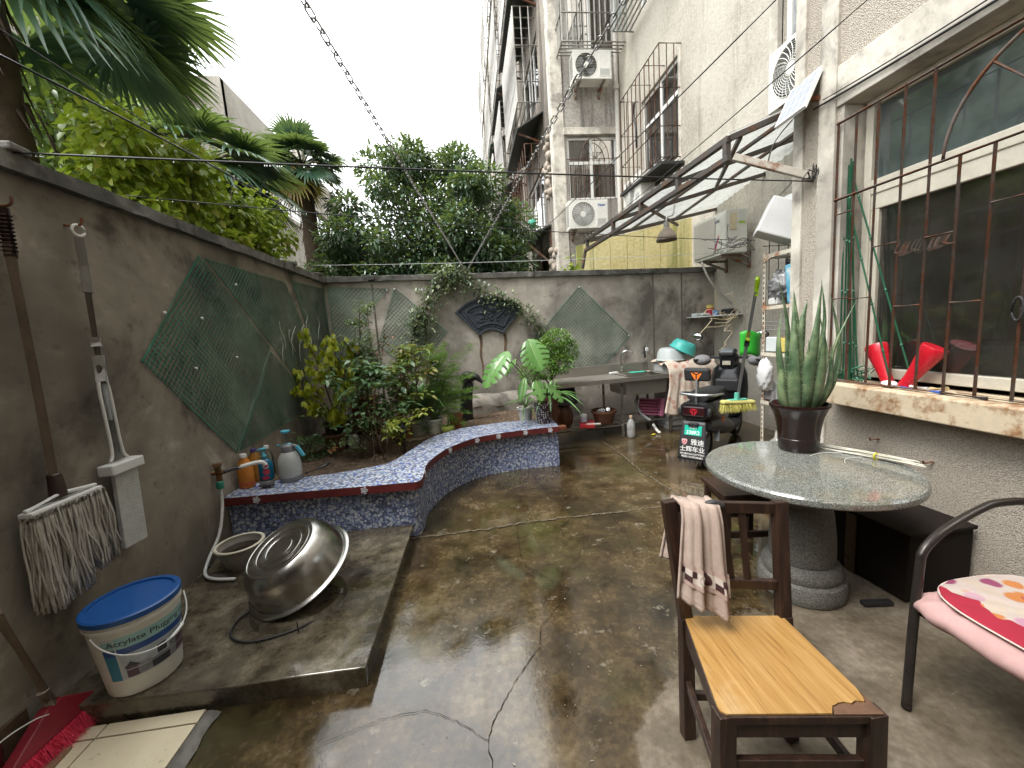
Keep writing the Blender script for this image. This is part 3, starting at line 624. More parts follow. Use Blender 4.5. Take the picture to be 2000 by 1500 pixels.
cage('steel cage high on the beige wall, cut off by the top of the picture', (RXW, 8.9, 7.7), (0,-1,0), (-1,0,0), 2.0, 2.2, .45, 13, M('grey_green_bars', (.30,.33,.32), .5, .2), (0,.3,.62,1.), .016)
gf = T('window_grille', 'thin iron grille with a fan-shaped arch on the window above the lower air conditioner', 'grille', (3.3,FY-.06,4.6))
for i in range(11): bar((2.70+.126*i, FY-.06, 4.62), (2.70+.126*i, FY-.06, 5.55), .008, gf)
for z in (4.62, 5.55): bar((2.66,FY-.06,z), (4.0,FY-.06,z), .010, gf, nm='rail')
B().tube([(3.36+.34*math.cos(a), FY-.06, 5.55+.48*math.sin(a)) for a in np.linspace(0, math.pi, 20)], .010, 6).o('arch', MAT_IRON, gf, smooth=True)
for a in (R(35), R(62), R(90), R(118), R(145)): bar((3.36,FY-.06,5.55), (3.36+.34*math.cos(a),FY-.06,5.55+.48*math.sin(a)), .008, gf, nm='spoke')
ORD = ('nearest','second','third','fourth','farthest'); FLR = ('lowest','second-lowest','second-highest','highest')
MAT_AWN = M('dark_awning', (.05,.055,.05), .6, var=.4); MAT_AWNG = M('green_awning', (.04,.085,.06), .6, var=.3)
for k in range(1, 4):
    for i in range(5):
        if k == 3 and i > 3: continue
        z0 = 4.25+3.35*k; y0 = 14.2+4.2*i
        cage(f'pale balcony cage on the receding facade, {ORD[i]} of its row, {FLR[k]} row', (2.42, y0, z0), (0,-1,0), (-1,0,0), 2.95, 2.3, .62, 24, MAT_BARS, (0,.22,.6,1.), .019, group='balcony cages along the receding facade', joined=True)
for i in range(4):
    y0 = 11.0+4.2*i
    for k, (zz, mt) in enumerate(((7.25, MAT_AWN), (10.6, MAT_AWNG if i == 2 else MAT_AWN))):
        a = T('awning', f'dark sloping awning on the receding facade, {ORD[i]} of the {("lower","upper")[k]} row', 'awning', (2.2,y0+1.7,zz), group='awnings along the receding facade')
        B().add([(2.42,y0,zz),(2.42,y0+3.4,zz),(1.70,y0+3.4,zz-.42),(1.70,y0,zz-.42)], [(0,1,2,3)]).o('sheet', mt, a, solid=.03)
        for yy in (y0+.2, y0+3.2): B().beam((2.42,yy,zz-.7), (1.74,yy,zz-.45), .04).o('strut', MAT_IRON, a)
a = T('awning', 'black corrugated awning low on the receding facade above the back wall', 'awning', (2.1,12.3,3.9))
B().add([(2.42,10.7,4.30),(2.42,13.9,4.30),(1.55,13.9,4.0),(1.55,10.7,4.0)], [(0,1,2,3)]).o('sheet', MAT_AWN, a, solid=.04)
for yy in (10.8, 12.2, 13.7): B().beam((2.42,yy,3.3), (1.62,yy,3.98), .05).o('strut', MAT_IRON, a); B().beam((2.40,yy,3.2), (2.40,yy,4.25), .05).o('strut', MAT_IRON, a)
cage('thin wire cage over the lowest window of the receding facade', (2.42, 14.0, 4.35), (0,-1,0), (-1,0,0), 3.0, 2.1, .55, 8, MAT_IRON, (0,.35,.7,1.), .012, joined=True)
B().sphere((1.95,10.95,4.42), (.11,.11,.13), 10, 7).o('green_bucket', M('jade_plastic', (.05,.42,.30), .4), None, smooth=True)
tag(bpy.data.objects['green_bucket'], 'small jade-green tub on the black awning', 'tub')
b = B(); 
def clothfn(u, v): return (1.75+.05*math.sin(v*9), 19.2+.7*u, 8.6+1.1*v+.04*math.sin(u*14))
tag(B().grid(clothfn, 10, 10).o('hanging_cloth', M('pink_white_cloth', (.62,.50,.48), .9), None, smooth=True, solid=.01), 'pale cloth hanging from the receding facade over the tree top', 'cloth')
# ================================================================ air conditioners
MAT_ACW = M('aged_white_enamel', (.66,.65,.60), .38, var=.12, scale=4); MAT_ACD = M('ac_dark_void', (.03,.032,.035), .7); MAT_ACG = M('ac_grille_grey', (.40,.41,.40), .45, var=.1)
MAT_BLUEINK = M('blue_ink', (.03,.09,.32), .5, var=.05); MAT_REDINK = M('red_ink', (.50,.04,.04), .5, var=.05)
def ac(label, loc, rz, w=.86, h=.58, d=.30, style='swirl', brand=None, brackets=True, mat=None):
    t = T('air_conditioner', label, 'air conditioner', loc, rz, 'air conditioner outdoor units'); fx = -w*.5+h*.52; r = h*.43; mat = mat or MAT_ACW
    b = B(); ring = 40
    def fc(y):  # front plate with round hole
        P = []; Q = []
        for j in range(ring):
            a = math.tau*j/ring; P.append((fx+r*math.cos(a), y, h/2+r*math.sin(a)))
            ca, sa = math.cos(a), math.sin(a); lx = (w/2-fx) if ca > 0 else (-w/2-fx); lz = h/2 if sa > 0 else -h/2
            k = min(abs(lx/ca) if abs(ca) > 1e-6 else 9, abs(lz/sa) if abs(sa) > 1e-6 else 9); Q.append((fx+ca*k, y, h/2+sa*k))
        return P, Q
    P, Q = fc(-d/2); b.add(P+Q, [(j, (j+1) % ring, ring+(j+1) % ring, ring+j) for j in range(ring)])
    for (xx, zz) in ((w/2, h), (w/2, 0)):
        pass
    y0, y1 = -d/2, d/2
    b.add([(-w/2,y0,0),(w/2,y0,0),(w/2,y1,0),(-w/2,y1,0),(-w/2,y0,h),(w/2,y0,h),(w/2,y1,h),(-w/2,y1,h)], [(0,3,2,1),(4,5,6,7),(1,2,6,5),(3,0,4,7),(2,3,7,6)])
    # corners of the front plate
    b.add([(w/2,y0,h),(w/2,y0,0),(-w/2,y0,h),(-w/2,y0,0)]+[(w/2,y0,h/2)], [])
    for sx in (1,-1):
        for sz in (1,-1):
            cx = sx*w/2; cz = h/2+sz*h/2; js = sorted(range(ring), key=lambda j: (Q[j][0]-cx)**2+(Q[j][2]-cz)**2)
            e1 = [j for j in js if abs(Q[j][0]-cx) < 1e-6][:1]; e2 = [j for j in js if abs(Q[j][2]-cz) < 1e-6][:1]
            if e1 and e2 and e1 != e2: b.add([Q[e1[0]], Q[e2[0]], (cx,y0,cz)], [(0,1,2)])
    cs = b.o('case', mat, t, local=True)
    v = B().lathe([(r,0),(r*.98,.10)], ring, (fx,y0,h/2), Matrix.Rotation(R(-90), 3, 'X')); v.lathe([(r*.98,.10),(.001,.10)], ring, (fx,y0,h/2), Matrix.Rotation(R(-90), 3, 'X')); v.o('fan_well', MAT_ACD, t, local=True)
    fb = B()
    for k in range(4):
        a0 = k*math.tau/4
        fb.grid(lambda u, vv: (fx+r*(.16+.72*u)*math.cos(a0+vv*1.1+u*.5), y0+.045+.04*vv, h/2+r*(.16+.72*u)*math.sin(a0+vv*1.1+u*.5)), 4, 4)
    fb.o('fan_blades', M('fan_grey', (.20,.21,.22), .5), t, smooth=True, local=True)
    g = B(); nr = 9 if style != 'bars' else 0
    for k in range(nr): rr = r*(.28+.72*k/(nr-1)); g.tube([(fx+rr*math.cos(a), y0-.012*(1-rr/r)-.006, h/2+rr*math.sin(a)) for a in np.linspace(0, math.tau, 32, endpoint=False)], .0032, 4, closed=True)
    if style == 'bars':
        for k in range(16): zz = h/2+r*(-.95+1.9*k/15); hw = math.sqrt(max(0, r*r-(zz-h/2)**2)); g.tube([(fx-hw, y0-.008, zz), (fx+hw, y0-.008, zz)], .004, 4)
    else:
        for k in range(26):
            a0 = k*math.tau/26; sw = .55 if style == 'swirl' else .25
            g.tube([(fx+r*q*math.cos(a0+sw*(q-.25)), y0-.012*(1-q)-.006, h/2+r*q*math.sin(a0+sw*(q-.25))) for q in (.25,.45,.65,.85,1.)], .0042, 4)
    g.o('fan_guard', mat, t, local=True)
    B().lathe([(.001,.016),(r*.24,.014),(r*.25,.004),(r*.25,0)], 20, (fx,y0,h/2), Matrix.Rotation(R(90), 3, 'X')).o('guard_hub', mat, t, smooth=30, local=True)
    sx0 = fx+r+.045
    pb_ = B().mm((sx0,y0-.008,.05), (w/2-.02,y0+.002,h-.04)); sp_ = pb_.o('service_panel', mat, t, bev=.006, local=True)
    if brand:
        tb = B(); put_text(tb, brand, .085, lambda a, c: ((sx0+w/2-.02)/2+a, y0-.0105, h*.80+c), .002); tb.o('brand_lettering', MAT_BLUEINK, sp_, local=True)
    lv = B()
    for k in range(6): lv.mm((sx0+.02,y0-.012,.08+k*.022), (w/2-.05,y0-.007,.088+k*.022))
    lv.o('louvres', MAT_ACG, t, local=True)
    sv = B()
    for k in range(9): sv.mm((-w/2-.004,y0+.05,.08+.05*k), (-w/2+.001,y1-.05,.095+.05*k))
    sv.o('side_slots', MAT_ACD, t, local=True)
    if brackets:
        for xx in (-w*.32, w*.32):
            bk = B().beam((xx,y0+.02,-.02), (xx,y1+.16,-.02), .04, .03); bk.beam((xx,y0+.12,-.03), (xx,y1+.15,-.16), .03); bk.mm((xx-.025,y1+.13,-.19), (xx+.025,y1+.17,.05)); bk.o('bracket', rusty('bracket_metal', (.24,.23,.21), amt=.5), t, local=True)
    return t
A1 = ac('white air conditioner with round fan below the front-facing window, lowest on the far wall', (3.02,9.55,3.86), 0, .92, .63, .32, 'swirl', 'Haier')
A2 = ac('yellowed white air conditioner hung high between two windows under a balcony cage', (3.24,9.55,7.08), 0, .88, .57, .32, 'bars', None)
A3 = ac('white air conditioner seen edge-on beside the lower one, half hidden by the canopy', (3.78,8.35,3.98), R(-90), .86, .58, .30, 'swirl')
A4 = ac('white air conditioner with swirled fan guard high behind the solar panel', (3.72,4.06,3.80), R(-90), .82, .60, .28, 'swirl')
A5 = ac('large cream air conditioner mounted at the end of the back wall below the canopy', (3.70,5.555,2.42), R(-90), .78, .56, .30, 'swirl')
# front cover, lettering and side handle of the large cream unit
for ch in list(A5.children):
    if ch.name.split('.')[0] in ('fan_guard','guard_hub','louvres'): bpy.data.objects.remove(ch)
fcv = B().mm((-.36,-.166,.03), (.155,-.151,.53)).o('fan_cover', M('warm_grey_mesh', (.50,.47,.42), .6, var=.08, bump=.6, bscale=260), A5, bev=.012, local=True)
tb = B(); put_text(tb, 'GREE', .048, lambda a, c: (.205+a, -.1615, .45+c), .001); tb.tube([(.118+.014*math.cos(a),-.1615,.45+.014*math.sin(a)) for a in np.linspace(.6,6.,14)], .003, 4); tb.o('brand_lettering', M('navy_ink', (.03,.03,.10), .5), A5, local=True)
st = B().add([(.11,-.1615,.06),(.16,-.1615,.06),(.25,-.1615,.22),(.25,-.1615,.28)], [(0,1,2,3)]).o('slanted_sticker', MAT_REDINK, A5, local=True)
st2 = B()
for k in range(4): x_ = .138+.028*k; z_ = .095+.043*k; st2.add([(x_-.013,-.163,z_-.022),(x_+.012,-.163,z_-.012),(x_+.016,-.163,z_+.020),(x_-.008,-.163,z_+.012)], [(0,1,2,3)])
st2.o('sticker_print', M('sticker_blue', (.10,.12,.40), .5), st, local=True)
B().mm((.388,-.10,.30), (.396,.0,.52)).o('valve_cover', M('cream_plastic', (.60,.52,.36), .5), A5, bev=.01, local=True)
B().mm((.389,.03,.40), (.393,.12,.54)).o('rating_label', M('label_paper', (.60,.60,.56), .6), A5, local=True); B().mm((.3905,.03,.38), (.394,.12,.41)).o('energy_label', M('label_green', (.35,.52,.08), .6), A5, local=True)
B().tube(bez([(3.60,5.35,2.40),(3.62,5.45,2.15),(3.60,5.62,1.95),(3.52,5.95,1.68),(3.50,6.02,1.50),(3.50,6.03,.9),(3.50,6.03,.05)], 8), .016, 8).o('drain_hose', M('grey_hose', (.50,.47,.42), .5), A5, smooth=True)
# ================================================================ canopy over the corner
def sheetmat():
    s = N('cloudy_sheet'); tr = s.n('BsdfTranslucent'); tr.inputs[0].default_value = (.42,.43,.41,1); tp = s.n('BsdfTransparent'); tp.inputs[0].default_value = (.85,.88,.88,1)
    df = s.n('BsdfDiffuse'); df.inputs[0].default_value = (.36,.36,.33,1); m0 = s.n('MixShader'); m0.inputs[0].default_value = .25; s.ln(tr.outputs[0], m0.inputs[1]); s.ln(df.outputs[0], m0.inputs[2])
    m1 = s.n('MixShader'); s.put(m1.inputs[0], s.ramp(s.noise(3, 6, .65), (.35, .45), (.65, .85))); s.ln(tp.outputs[0], m1.inputs[1]); s.ln(m0.outputs[0], m1.inputs[2]); s.ln(m1.outputs[0], s.t.nodes['Material Output'].inputs[0]); return s.m
MAT_CAN = rusty('canopy_steel', (.085,.075,.068), (.11,.06,.035), .55, .5, .4); MAT_SHEET = sheetmat()
cn = T('canopy', 'brown steel canopy with translucent corrugated roofing over the far right corner', 'canopy', (3.0,4.6,2.9))
cA, cBn, cC, cD = Vector((2.14,3.08,2.93)), Vector((4.0,3.08,3.62)), Vector((1.86,6.02,2.84)), Vector((4.0,6.06,3.24))
def cp(u, v, dz=0): return (cA.lerp(cBn, u)).lerp(cC.lerp(cD, u), v)+Vector((0,0,dz))
B().grid(lambda u, v: cp(u, v, .035+.010*math.sin(v*math.tau*26)), 6, 208).o('roof_sheet', MAT_SHEET, cn, smooth=True)
B().beam(cp(0,0), cp(0,1), .045, .05).o('outer_beam', MAT_CAN, cn, bev=.004); B().beam(cp(0,0,-.14), cp(0,1,-.14), .045, .045).o('outer_beam', MAT_CAN, cn, bev=.004)
for v in (.01,.22,.45,.68,.97): B().beam(cp(0,v), cp(0,v,-.14), .045, .045).o('post', MAT_CAN, cn, bev=.004)
for v in (0,.33,.66,1.): B().beam(cp(0,v), cp(1,v), .04, .045).o('rafter', MAT_CAN, cn, bev=.004)
for u in (.33,.66): B().beam(cp(u,0,-.01), cp(u,1,-.01), .03, .03).o('purlin', MAT_CAN, cn, bev=.004)
B().beam(cp(.02,0,-.15), (2.60,2.80,2.53), .045, .05).o('brace', rusty('pale_brace', (.42,.38,.32), amt=.58), cn, bev=.004)
B().beam(cp(.0,1.,-.14), (1.80,6.0,2.44), .035, .035).o('leg', MAT_CAN, cn)
B().beam(cp(.05,0,-.02), cp(.5,.5,-.10), .03, .03).o('cross_brace', MAT_CAN, cn); B().beam(cp(.05,.5,-.02), cp(.7,1.,-.10), .03, .03).o('cross_brace', MAT_CAN, cn)
tr = B(); put = tr.tube([(2.60,2.80,2.53)]+[Vector((2.58,2.78,2.53))+Vector((random.gauss(0,.03),random.gauss(0,.03),random.gauss(0,.03))) for _ in range(14)], .005, 5); tr.o('wire_knot', M('black_wire', (.02,.018,.016), .6), cn)
# lamp under the canopy
lm = T('pendant_lamp', 'small dusty conical lamp hanging under the canopy edge', 'lamp', (2.62,5.0,2.60))
B().lathe([(.125,-.02),(.115,.03),(.085,.085),(.045,.13),(.035,.14)], 20, (2.62,5.0,2.60), sx=1).o('shade', M('dusty_shade', (.30,.24,.19), .7, var=.3), lm, smooth=True, solid=.006)
B().lathe([(.035,.14),(.036,.20),(.022,.21)], 12, (2.62,5.0,2.60), cap=(False,True)).o('socket', M('grey_socket', (.36,.35,.33), .6), lm, smooth=40)
B().tube(bez([(2.62,5.0,2.81),(2.63,5.0,2.87),(2.70,4.98,2.90),(2.72,4.98,3.02)], 5), .012, 6).o('neck', MAT_WHITEF, lm, smooth=True)
# solar panel
sp_ = T('solar_panel', 'small white-framed solar panel tilted on the corner of the building', 'solar panel', (2.5,2.85,3.0))
c4 = [Vector((2.42,2.95,2.935)), Vector((2.40,2.66,2.935)), Vector((2.60,2.74,3.24)), Vector((2.62,3.03,3.24))]
nrm = (c4[1]-c4[0]).cross(c4[3]-c4[0]).normalized(); ctr = sum(c4, Vector())/4
B().add([p+nrm*k for k in (-.012,.012) for p in c4], [(0,1,2,3),(7,6,5,4),(0,4,5,1),(1,5,6,2),(2,6,7,3),(3,7,4,0)]).o('frame', M('white_alu', (.72,.73,.72), .35), sp_, bev=.003)
sgn = 1 if nrm.x < 0 else -1
for i in range(4):
    for j in range(3):
        def lp(u, v): a = c4[0].lerp(c4[1], .06+.88*u); e = c4[3].lerp(c4[2], .06+.88*u); return a.lerp(e, .06+.88*v)+nrm*(.0135*sgn)
        u0, u1, v0, v1 = (i+.06)/4, (i+.94)/4, (j+.05)/3, (j+.95)/3; B().add([lp(u0,v0), lp(u1,v0), lp(u1,v1), lp(u0,v1)], [(0,1,2,3)]).o('cell', M('solar_cell', (.30,.33,.38), .25, var=.1), sp_)
B().beam(ctr-nrm*.02*sgn, (2.64,2.70,3.02), .03, .03).o('bracket', rusty('rust_bar', (.15,.11,.09), amt=.45), sp_)
# yellow panel fence behind the back wall
MAT_YEL = streaked('yellow_panel', (.34,.29,.10), (.55,.47,.22), (.62,.56,.33), 30, (.18,.19,.04), .57)
yf = T('panel_fence', 'yellowish stained panel fence standing behind the right end of the back wall', 'fence', (3.0,6.75,0))
for k in range(7):
    x0 = 1.93+.30*k; zt = 2.92+.19*(x0-1.93); B().add([(x0,6.75,1.9),(x0+.292,6.75,1.9),(x0+.292,6.75,zt+.055),(x0,6.75,zt),(x0,6.79,1.9),(x0+.292,6.79,1.9),(x0+.292,6.79,zt+.055),(x0,6.79,zt)], [(0,1,2,3),(7,6,5,4),(0,4,5,1),(1,5,6,2),(2,6,7,3),(3,7,4,0)]).o('panel', MAT_YEL, yf, bev=.003)
# ================================================================ trees beyond the walls
MAT_BARK = M('bark', (.10,.075,.055), .9, var=.4, scale=9, bump=.6, bscale=40); MAT_TWIG = M('green_twig', (.10,.095,.045), .7, var=.3, scale=15)
MAT_FIBRE = M('palm_fibre', (.085,.058,.04), .95, var=.5, scale=14, bump=.9, bscale=50)
MAT_PALM = leafmat('palm_leaf', [(.045,.11,.075),(.075,.155,.095),(.11,.205,.125),(.06,.13,.09)], .24, .25)
MAT_DEADP = leafmat('dead_palm_leaf', [(.30,.20,.06),(.36,.28,.07),(.20,.13,.06)], .6, .25)
def fan(b, c, d, up, rad, nb=38, spread=R(125), droop=.35, seed=0):
    """one fan-palm blade: folded segments radiating from the hub c"""
    r = random.Random(seed); d = Vector(d).normalized(); x = d.cross(Vector(up)).normalized(); z = x.cross(d).normalized(); c = Vector(c)
    for i in range(nb):
        a = -spread+2*spread*i/(nb-1)+r.uniform(-.02,.02); dr = d*math.cos(a)+x*math.sin(a)+z*(.16-.10*math.cos(a)); dr.normalize(); L = rad*(.82+.18*math.cos(a*.6))*r.uniform(.93,1.05)
        sd_ = dr.cross(z).normalized(); wd = rad*.040; k = droop*r.uniform(.6,1.6); pts = []
        for t in (.04,.35,.62,.84,1.):
            p = c+dr*(L*t)+Vector((0,0,-1))*(k*L*max(0,t-.4)**2*1.6); wv = wd*(1.0 if .2 < t < .7 else .55 if t < .9 else .08); pts += [p-sd_*wv+z*wv*.25, p-z*wv*.2, p+sd_*wv+z*wv*.25]
        o = len(b.v); b.v += [tuple(p) for p in pts]
        for q in range(4):
            k0 = o+q*3; b.f += [(k0,k0+1,k0+4,k0+3),(k0+1,k0+2,k0+5,k0+4)]
def palm(label, base, top, n, rad, pet, seed, dirs=None, dead=4, trunk_r=.13):
    base = Vector(base); top = Vector(top); t = T('fan_palm', label, 'palm tree', base, group='fan palms beyond the left wall'); r = random.Random(seed)
    tb = B(); pts = bez([base, base.lerp(top,.5)+Vector((.04,.03,0)), top], 10); tb.tube(pts, [trunk_r*r.uniform(.85,1.15) for _ in pts], 12)
    for k in range(160):
        q = r.choice(pts[2:]); a = r.uniform(0, math.tau); rr = trunk_r*1.0; p = q+Vector((rr*math.cos(a), rr*math.sin(a), r.uniform(-.1,.1))); tb.tube([p, p+Vector((.05*math.cos(a+.5), .05*math.sin(a+.5), -.13-.1*r.random()))], [.012,.003], 4)
    tb.o('trunk', MAT_FIBRE, t, smooth=True)
    for i in range(n):
        if dirs and i < len(dirs): a, el = R(dirs[i][0]), R(dirs[i][1]); pl_ = pet*dirs[i][2]
        else: a = i*2.399+r.uniform(-.3,.3); el = R(75-110*(i/n)**.9+r.uniform(-8,8)); pl_ = pet*r.uniform(.75,1.15)
        d = Vector((math.cos(a)*math.cos(el), math.sin(a)*math.cos(el), math.sin(el))); e = top+d*pl_+Vector((0,0,-.12*pl_)); mid = top+d*pl_*.5+Vector((0,0,.03))
        fb = B(); fan(fb, e, (e-mid).normalized()+Vector((0,0,-.10)), Vector((0,0,1)) if el < R(60) else Vector((math.cos(a+3.14),math.sin(a+3.14),.3)), rad*r.uniform(.85,1.1), seed=seed*99+i, droop=r.uniform(.25,.6))
        lf = fb.o('frond', MAT_DEADP if i >= n-dead else MAT_PALM, t, smooth='raw')
        B().tube([top, mid, e], [.02,.014,.010], 6).o('stalk', MAT_TWIG, lf, smooth=True)
    return t
palm('large fan palm leaning over the wall at the upper left corner', (-3.18,3.28,0), (-3.2,3.42,4.32), 19, .64, .74, 3, [(-10,25,1.0),(20,5,1.1),(-40,5,.9),(45,30,1.1),(0,55,1.),(70,8,1.3),(-80,10,.8),(25,-14,1.0),(-20,-18,.8),(60,-8,1.),(100,30,1.),(35,14,1.35),(50,-2,1.2)], 0)
palm('fan palm half hidden behind the yellow-green tree', (-3.6,6.3,0), (-3.45,6.2,4.05), 15, .66, .65, 5, [(0,30,1.),(-30,10,1.1),(30,15,1.),(-60,35,1.),(-10,-10,1.1),(20,-20,1.),(60,50,1.),(-90,20,1.)], 1)
palm('slender fan palm with dead skirt in the far left corner of the yard', (-3.0,8.4,0), (-2.9,8.4,4.95), 24, .52, .52, 9, None, 5, .15)
def cloud(n, blobs, shell=.55):
    """points through a set of ellipsoid clumps (c, r), denser near each surface"""
    vol = np.array([b_[1][0]*b_[1][1]*b_[1][2] for b_ in blobs])**.7; ks = RNG.choice(len(blobs), n, p=vol/vol.sum()); C = np.array([b_[0] for b_ in blobs])[ks]; Rr = np.array([b_[1] for b_ in blobs])[ks]
    d = rdir(n); rad = (shell+(1-shell)*RNG.random(n)**.6)[:,None]; return C+d*Rr*rad, d
def tree(name, label, cat, base, blobs, n, L, Wd, mat, shape='oval', trunk=.1, hang=.2, group=None, limbs=True, fold=.25, shell=.45):
    t = T(name, label, cat, base, group=group); b = B(); base = Vector(base); r = random.Random(len(label))
    ctr = Vector(np.mean([q[0] for q in blobs], axis=0)); fork = base.lerp(ctr, .55); tb = B(); tb.tube(bez([base, base.lerp(fork,.5)+Vector((.03,.02,0)), fork], 6), [trunk*(1-.03*i) for i in range(13)], 8); tb.o('trunk', MAT_BARK, t, smooth=True)
    if limbs:
        lb_ = B()
        for c, rr in blobs: c = Vector(c); lb_.tube(bez([fork, fork.lerp(c,.5)+Vector((r.gauss(0,.05),r.gauss(0,.05),.05)), c+Vector((0,0,rr[2]*.5))], 5), [trunk*.6*(1-.085*i) for i in range(11)], 6)
        lb_.o('limbs', MAT_BARK, t, smooth=True)
    P, d = cloud(n, blobs, shell); D = d+rdir(n)*.8+np.array([0,0,-hang]); U = np.array([0,0,1.])+rdir(n)*.5
    leaves(b, P, D, U, RNG.uniform(.7,1.25,n)*L, RNG.uniform(.75,1.2,n)*Wd, shape, fold, .25); b.o('crown', mat, t, smooth='raw'); return t
MAT_OSM = leafmat('osmanthus_leaf', [(.05,.10,.06),(.08,.145,.085),(.115,.19,.11),(.16,.235,.14)], .20, .25)
bl = [((-.7,8.6,3.1),(1.9,1.2,1.5)), ((-.7,8.5,3.6),(1.5,1.0,1.3)), ((-.9,8.4,2.7),(1.7,.9,.8)), ((.3,8.4,2.9),(1.1,.9,.9))]
rr_ = random.Random(4)
for k in range(46):
    a = rr_.uniform(0, math.tau); e = rr_.uniform(-.25,1.); c = (-.68+1.78*math.cos(a)*math.cos(e*1.4), 8.55+1.25*math.sin(a)*math.cos(e*1.4), 3.45+1.62*math.sin(e*1.4)); q = rr_.uniform(.22,.46); bl.append((c, (q,q,q*.85)))
for c in ((-2.45,8.0,2.9),(-2.2,7.9,3.5),(1.05,8.2,3.0),(1.15,8.3,3.7),(.9,8.0,2.6),(-1.6,7.7,2.7),(-.4,7.6,2.6),(.3,7.7,3.3)): bl.append((c, (.45,.4,.42)))
tree('broadleaf_tree', 'dense dark evergreen tree rising behind the middle of the back wall', 'tree', (-.7,8.9,0), bl, 46000, .115, .052, MAT_OSM, 'oval', .06, .1, None, True, .3, .25)
MAT_LIME = leafmat('lime_leaf', [(.16,.25,.02),(.26,.36,.028),(.34,.43,.04),(.20,.30,.025),(.40,.40,.05)], .34, .4)
bl = []
for k in range(34):
    y_ = rr_.uniform(3.35,5.75); f_ = 1-abs(y_-4.4)/2.2; bl.append(((-2.62+rr_.uniform(-.3,.25), y_, 2.50+rr_.random()*1.08*(.45+.55*f_)), (.26,.28,.22)))
tree('deciduous_tree', 'bright yellow-green leafy tree leaning over the left wall', 'tree', (-2.95,4.7,0), bl, 8500, .08, .048, MAT_LIME, 'broad', .05, .75, None, True, .18, .1)
MAT_MIDG = leafmat('mid_green_leaf', [(.07,.14,.035),(.11,.20,.05),(.16,.26,.07)], .36, .35)
tree('shrub', 'leafy green shrub filling the gap behind the palm trunks', 'shrub', (-4.3,5.2,0), [((-4.2+rr_.uniform(-.7,.7), rr_.uniform(3.6,7.6), rr_.uniform(2.4,4.2)), (.5,.5,.45)) for _ in range(22)], 6000, .10, .055, MAT_MIDG, 'oval', .06, .3)
tree('shrub', 'thick light-green tree crown beside the left building', 'shrub', (-6.5,8.5,0), [((-6.4+rr_.uniform(-.9,.9), rr_.uniform(5.5,11), rr_.uniform(4.0,7.0)), (.75,.8,.65)) for _ in range(26)], 7000, .16, .085, leafmat('pale_green_leaf', [(.07,.13,.04),(.11,.19,.06),(.15,.23,.09)], .45, .35), 'oval', .09, .3)
for (yy, zz, sc, lab) in ((13.4,10.5,.9,'larger leafy sapling growing on the roof edge of the left building'),(11.6,10.35,.5,'smaller leafy tuft growing on the roof edge of the left building')):
    tree('roof_sapling', lab, 'shrub', (-8.2,yy,10.1), [((-8.1+rr_.uniform(-.4,.4)*sc, yy+rr_.uniform(-1,1)*sc, zz+rr_.uniform(0,1.1)*sc), (.35*sc,.35*sc,.3*sc)) for _ in range(9)], int(700*sc), .16, .08, leafmat('roof_leaf', [(.05,.075,.04),(.08,.11,.055)], .5, .2), 'oval', .03, .2, 'plants growing on the roof')
tree('sprig', 'small bright green sprig sticking up over the back wall by the canopy leg', 'plant', (1.68,6.15,2.3), [((1.68,6.1,2.56),(.10,.05,.10)),((1.6,6.1,2.5),(.08,.05,.05))], 16, .09, .07, MAT_LIME, 'broad', .006, .2)
tree('background_trees', 'low dark hedge of shrubs along the foot of the wall behind the evergreen', 'shrub', (-.5,11.5,0), [((rr_.uniform(-5.5,2.0), rr_.uniform(10.5,13), rr_.uniform(1.6,3.3)), (.8,.7,.7)) for _ in range(26)], 7000, .14, .07, MAT_OSM, 'oval', .1, .2)
# ================================================================ plants in the courtyard
MAT_ROSE = leafmat('rose_leaf', [(.12,.19,.08),(.17,.24,.10),(.23,.29,.14),(.10,.16,.07),(.28,.32,.17)], .30, .28)
MAT_ROSED = leafmat('dark_rose_leaf', [(.06,.13,.06),(.10,.20,.09),(.14,.26,.12),(.20,.32,.16)], .22, .28)
MAT_GINK = leafmat('yellow_green_leaf', [(.46,.54,.04),(.62,.66,.05),(.72,.70,.06),(.42,.54,.05),(.74,.64,.07)], .32, .5)
MAT_FERN = leafmat('asparagus_needle', [(.10,.23,.03),(.17,.33,.045),(.23,.40,.07),(.07,.18,.03)], .5, .35)
MAT_FERNB = leafmat('asparagus_blue', [(.03,.11,.04),(.06,.17,.055),(.09,.21,.08)], .5, .3)
MAT_STRAP = leafmat('strap_leaf', [(.05,.15,.045),(.09,.23,.065),(.16,.32,.10),(.24,.40,.18)], .22, .2)
MAT_STEM = M('brown_stem', (.085,.055,.03), .7, var=.4, scale=20); MAT_STEMG = M('green_stem', (.11,.15,.06), .6, var=.3, scale=20)
MAT_TERRA = M('terracotta', (.30,.115,.055), .75, var=.25, scale=9, bump=.2); MAT_TERRAD = M('dark_terracotta', (.13,.052,.03), .6, var=.3, scale=7)
MAT_WPOT = M('white_glazed_pot', (.55,.54,.50), .25, var=.12, scale=6); MAT_POTSOIL = MAT_SOIL
def pot(par, c, r0, r1, h, mat, rim=.012, nm='pot', n=28):
    x, y, z = c; B().lathe([(.001,0),(r0,0),(r0,.004),(r0+(r1-r0)*.85,h*.85),(r1,h-rim*1.6),(r1+rim,h-rim*1.6),(r1+rim,h),(r1-.006,h),(r1-.012,h*.86),(.001,h*.86)], n, c).o(nm, mat, par, smooth=35)
    B().lathe([(r1-.010,h*.87),(.001,h*.89)], n, c).o('potting_soil', MAT_POTSOIL, par)
def stems(par, paths, r, mat=MAT_STEM, nm='stem'):
    out = []
    for p in paths:
        q = bez(p, 6); B().tube(q, [r*(1-.65*i/len(q)) for i in range(len(q))], 5).o(nm, mat, par, smooth=True); out.append(q)
    return out
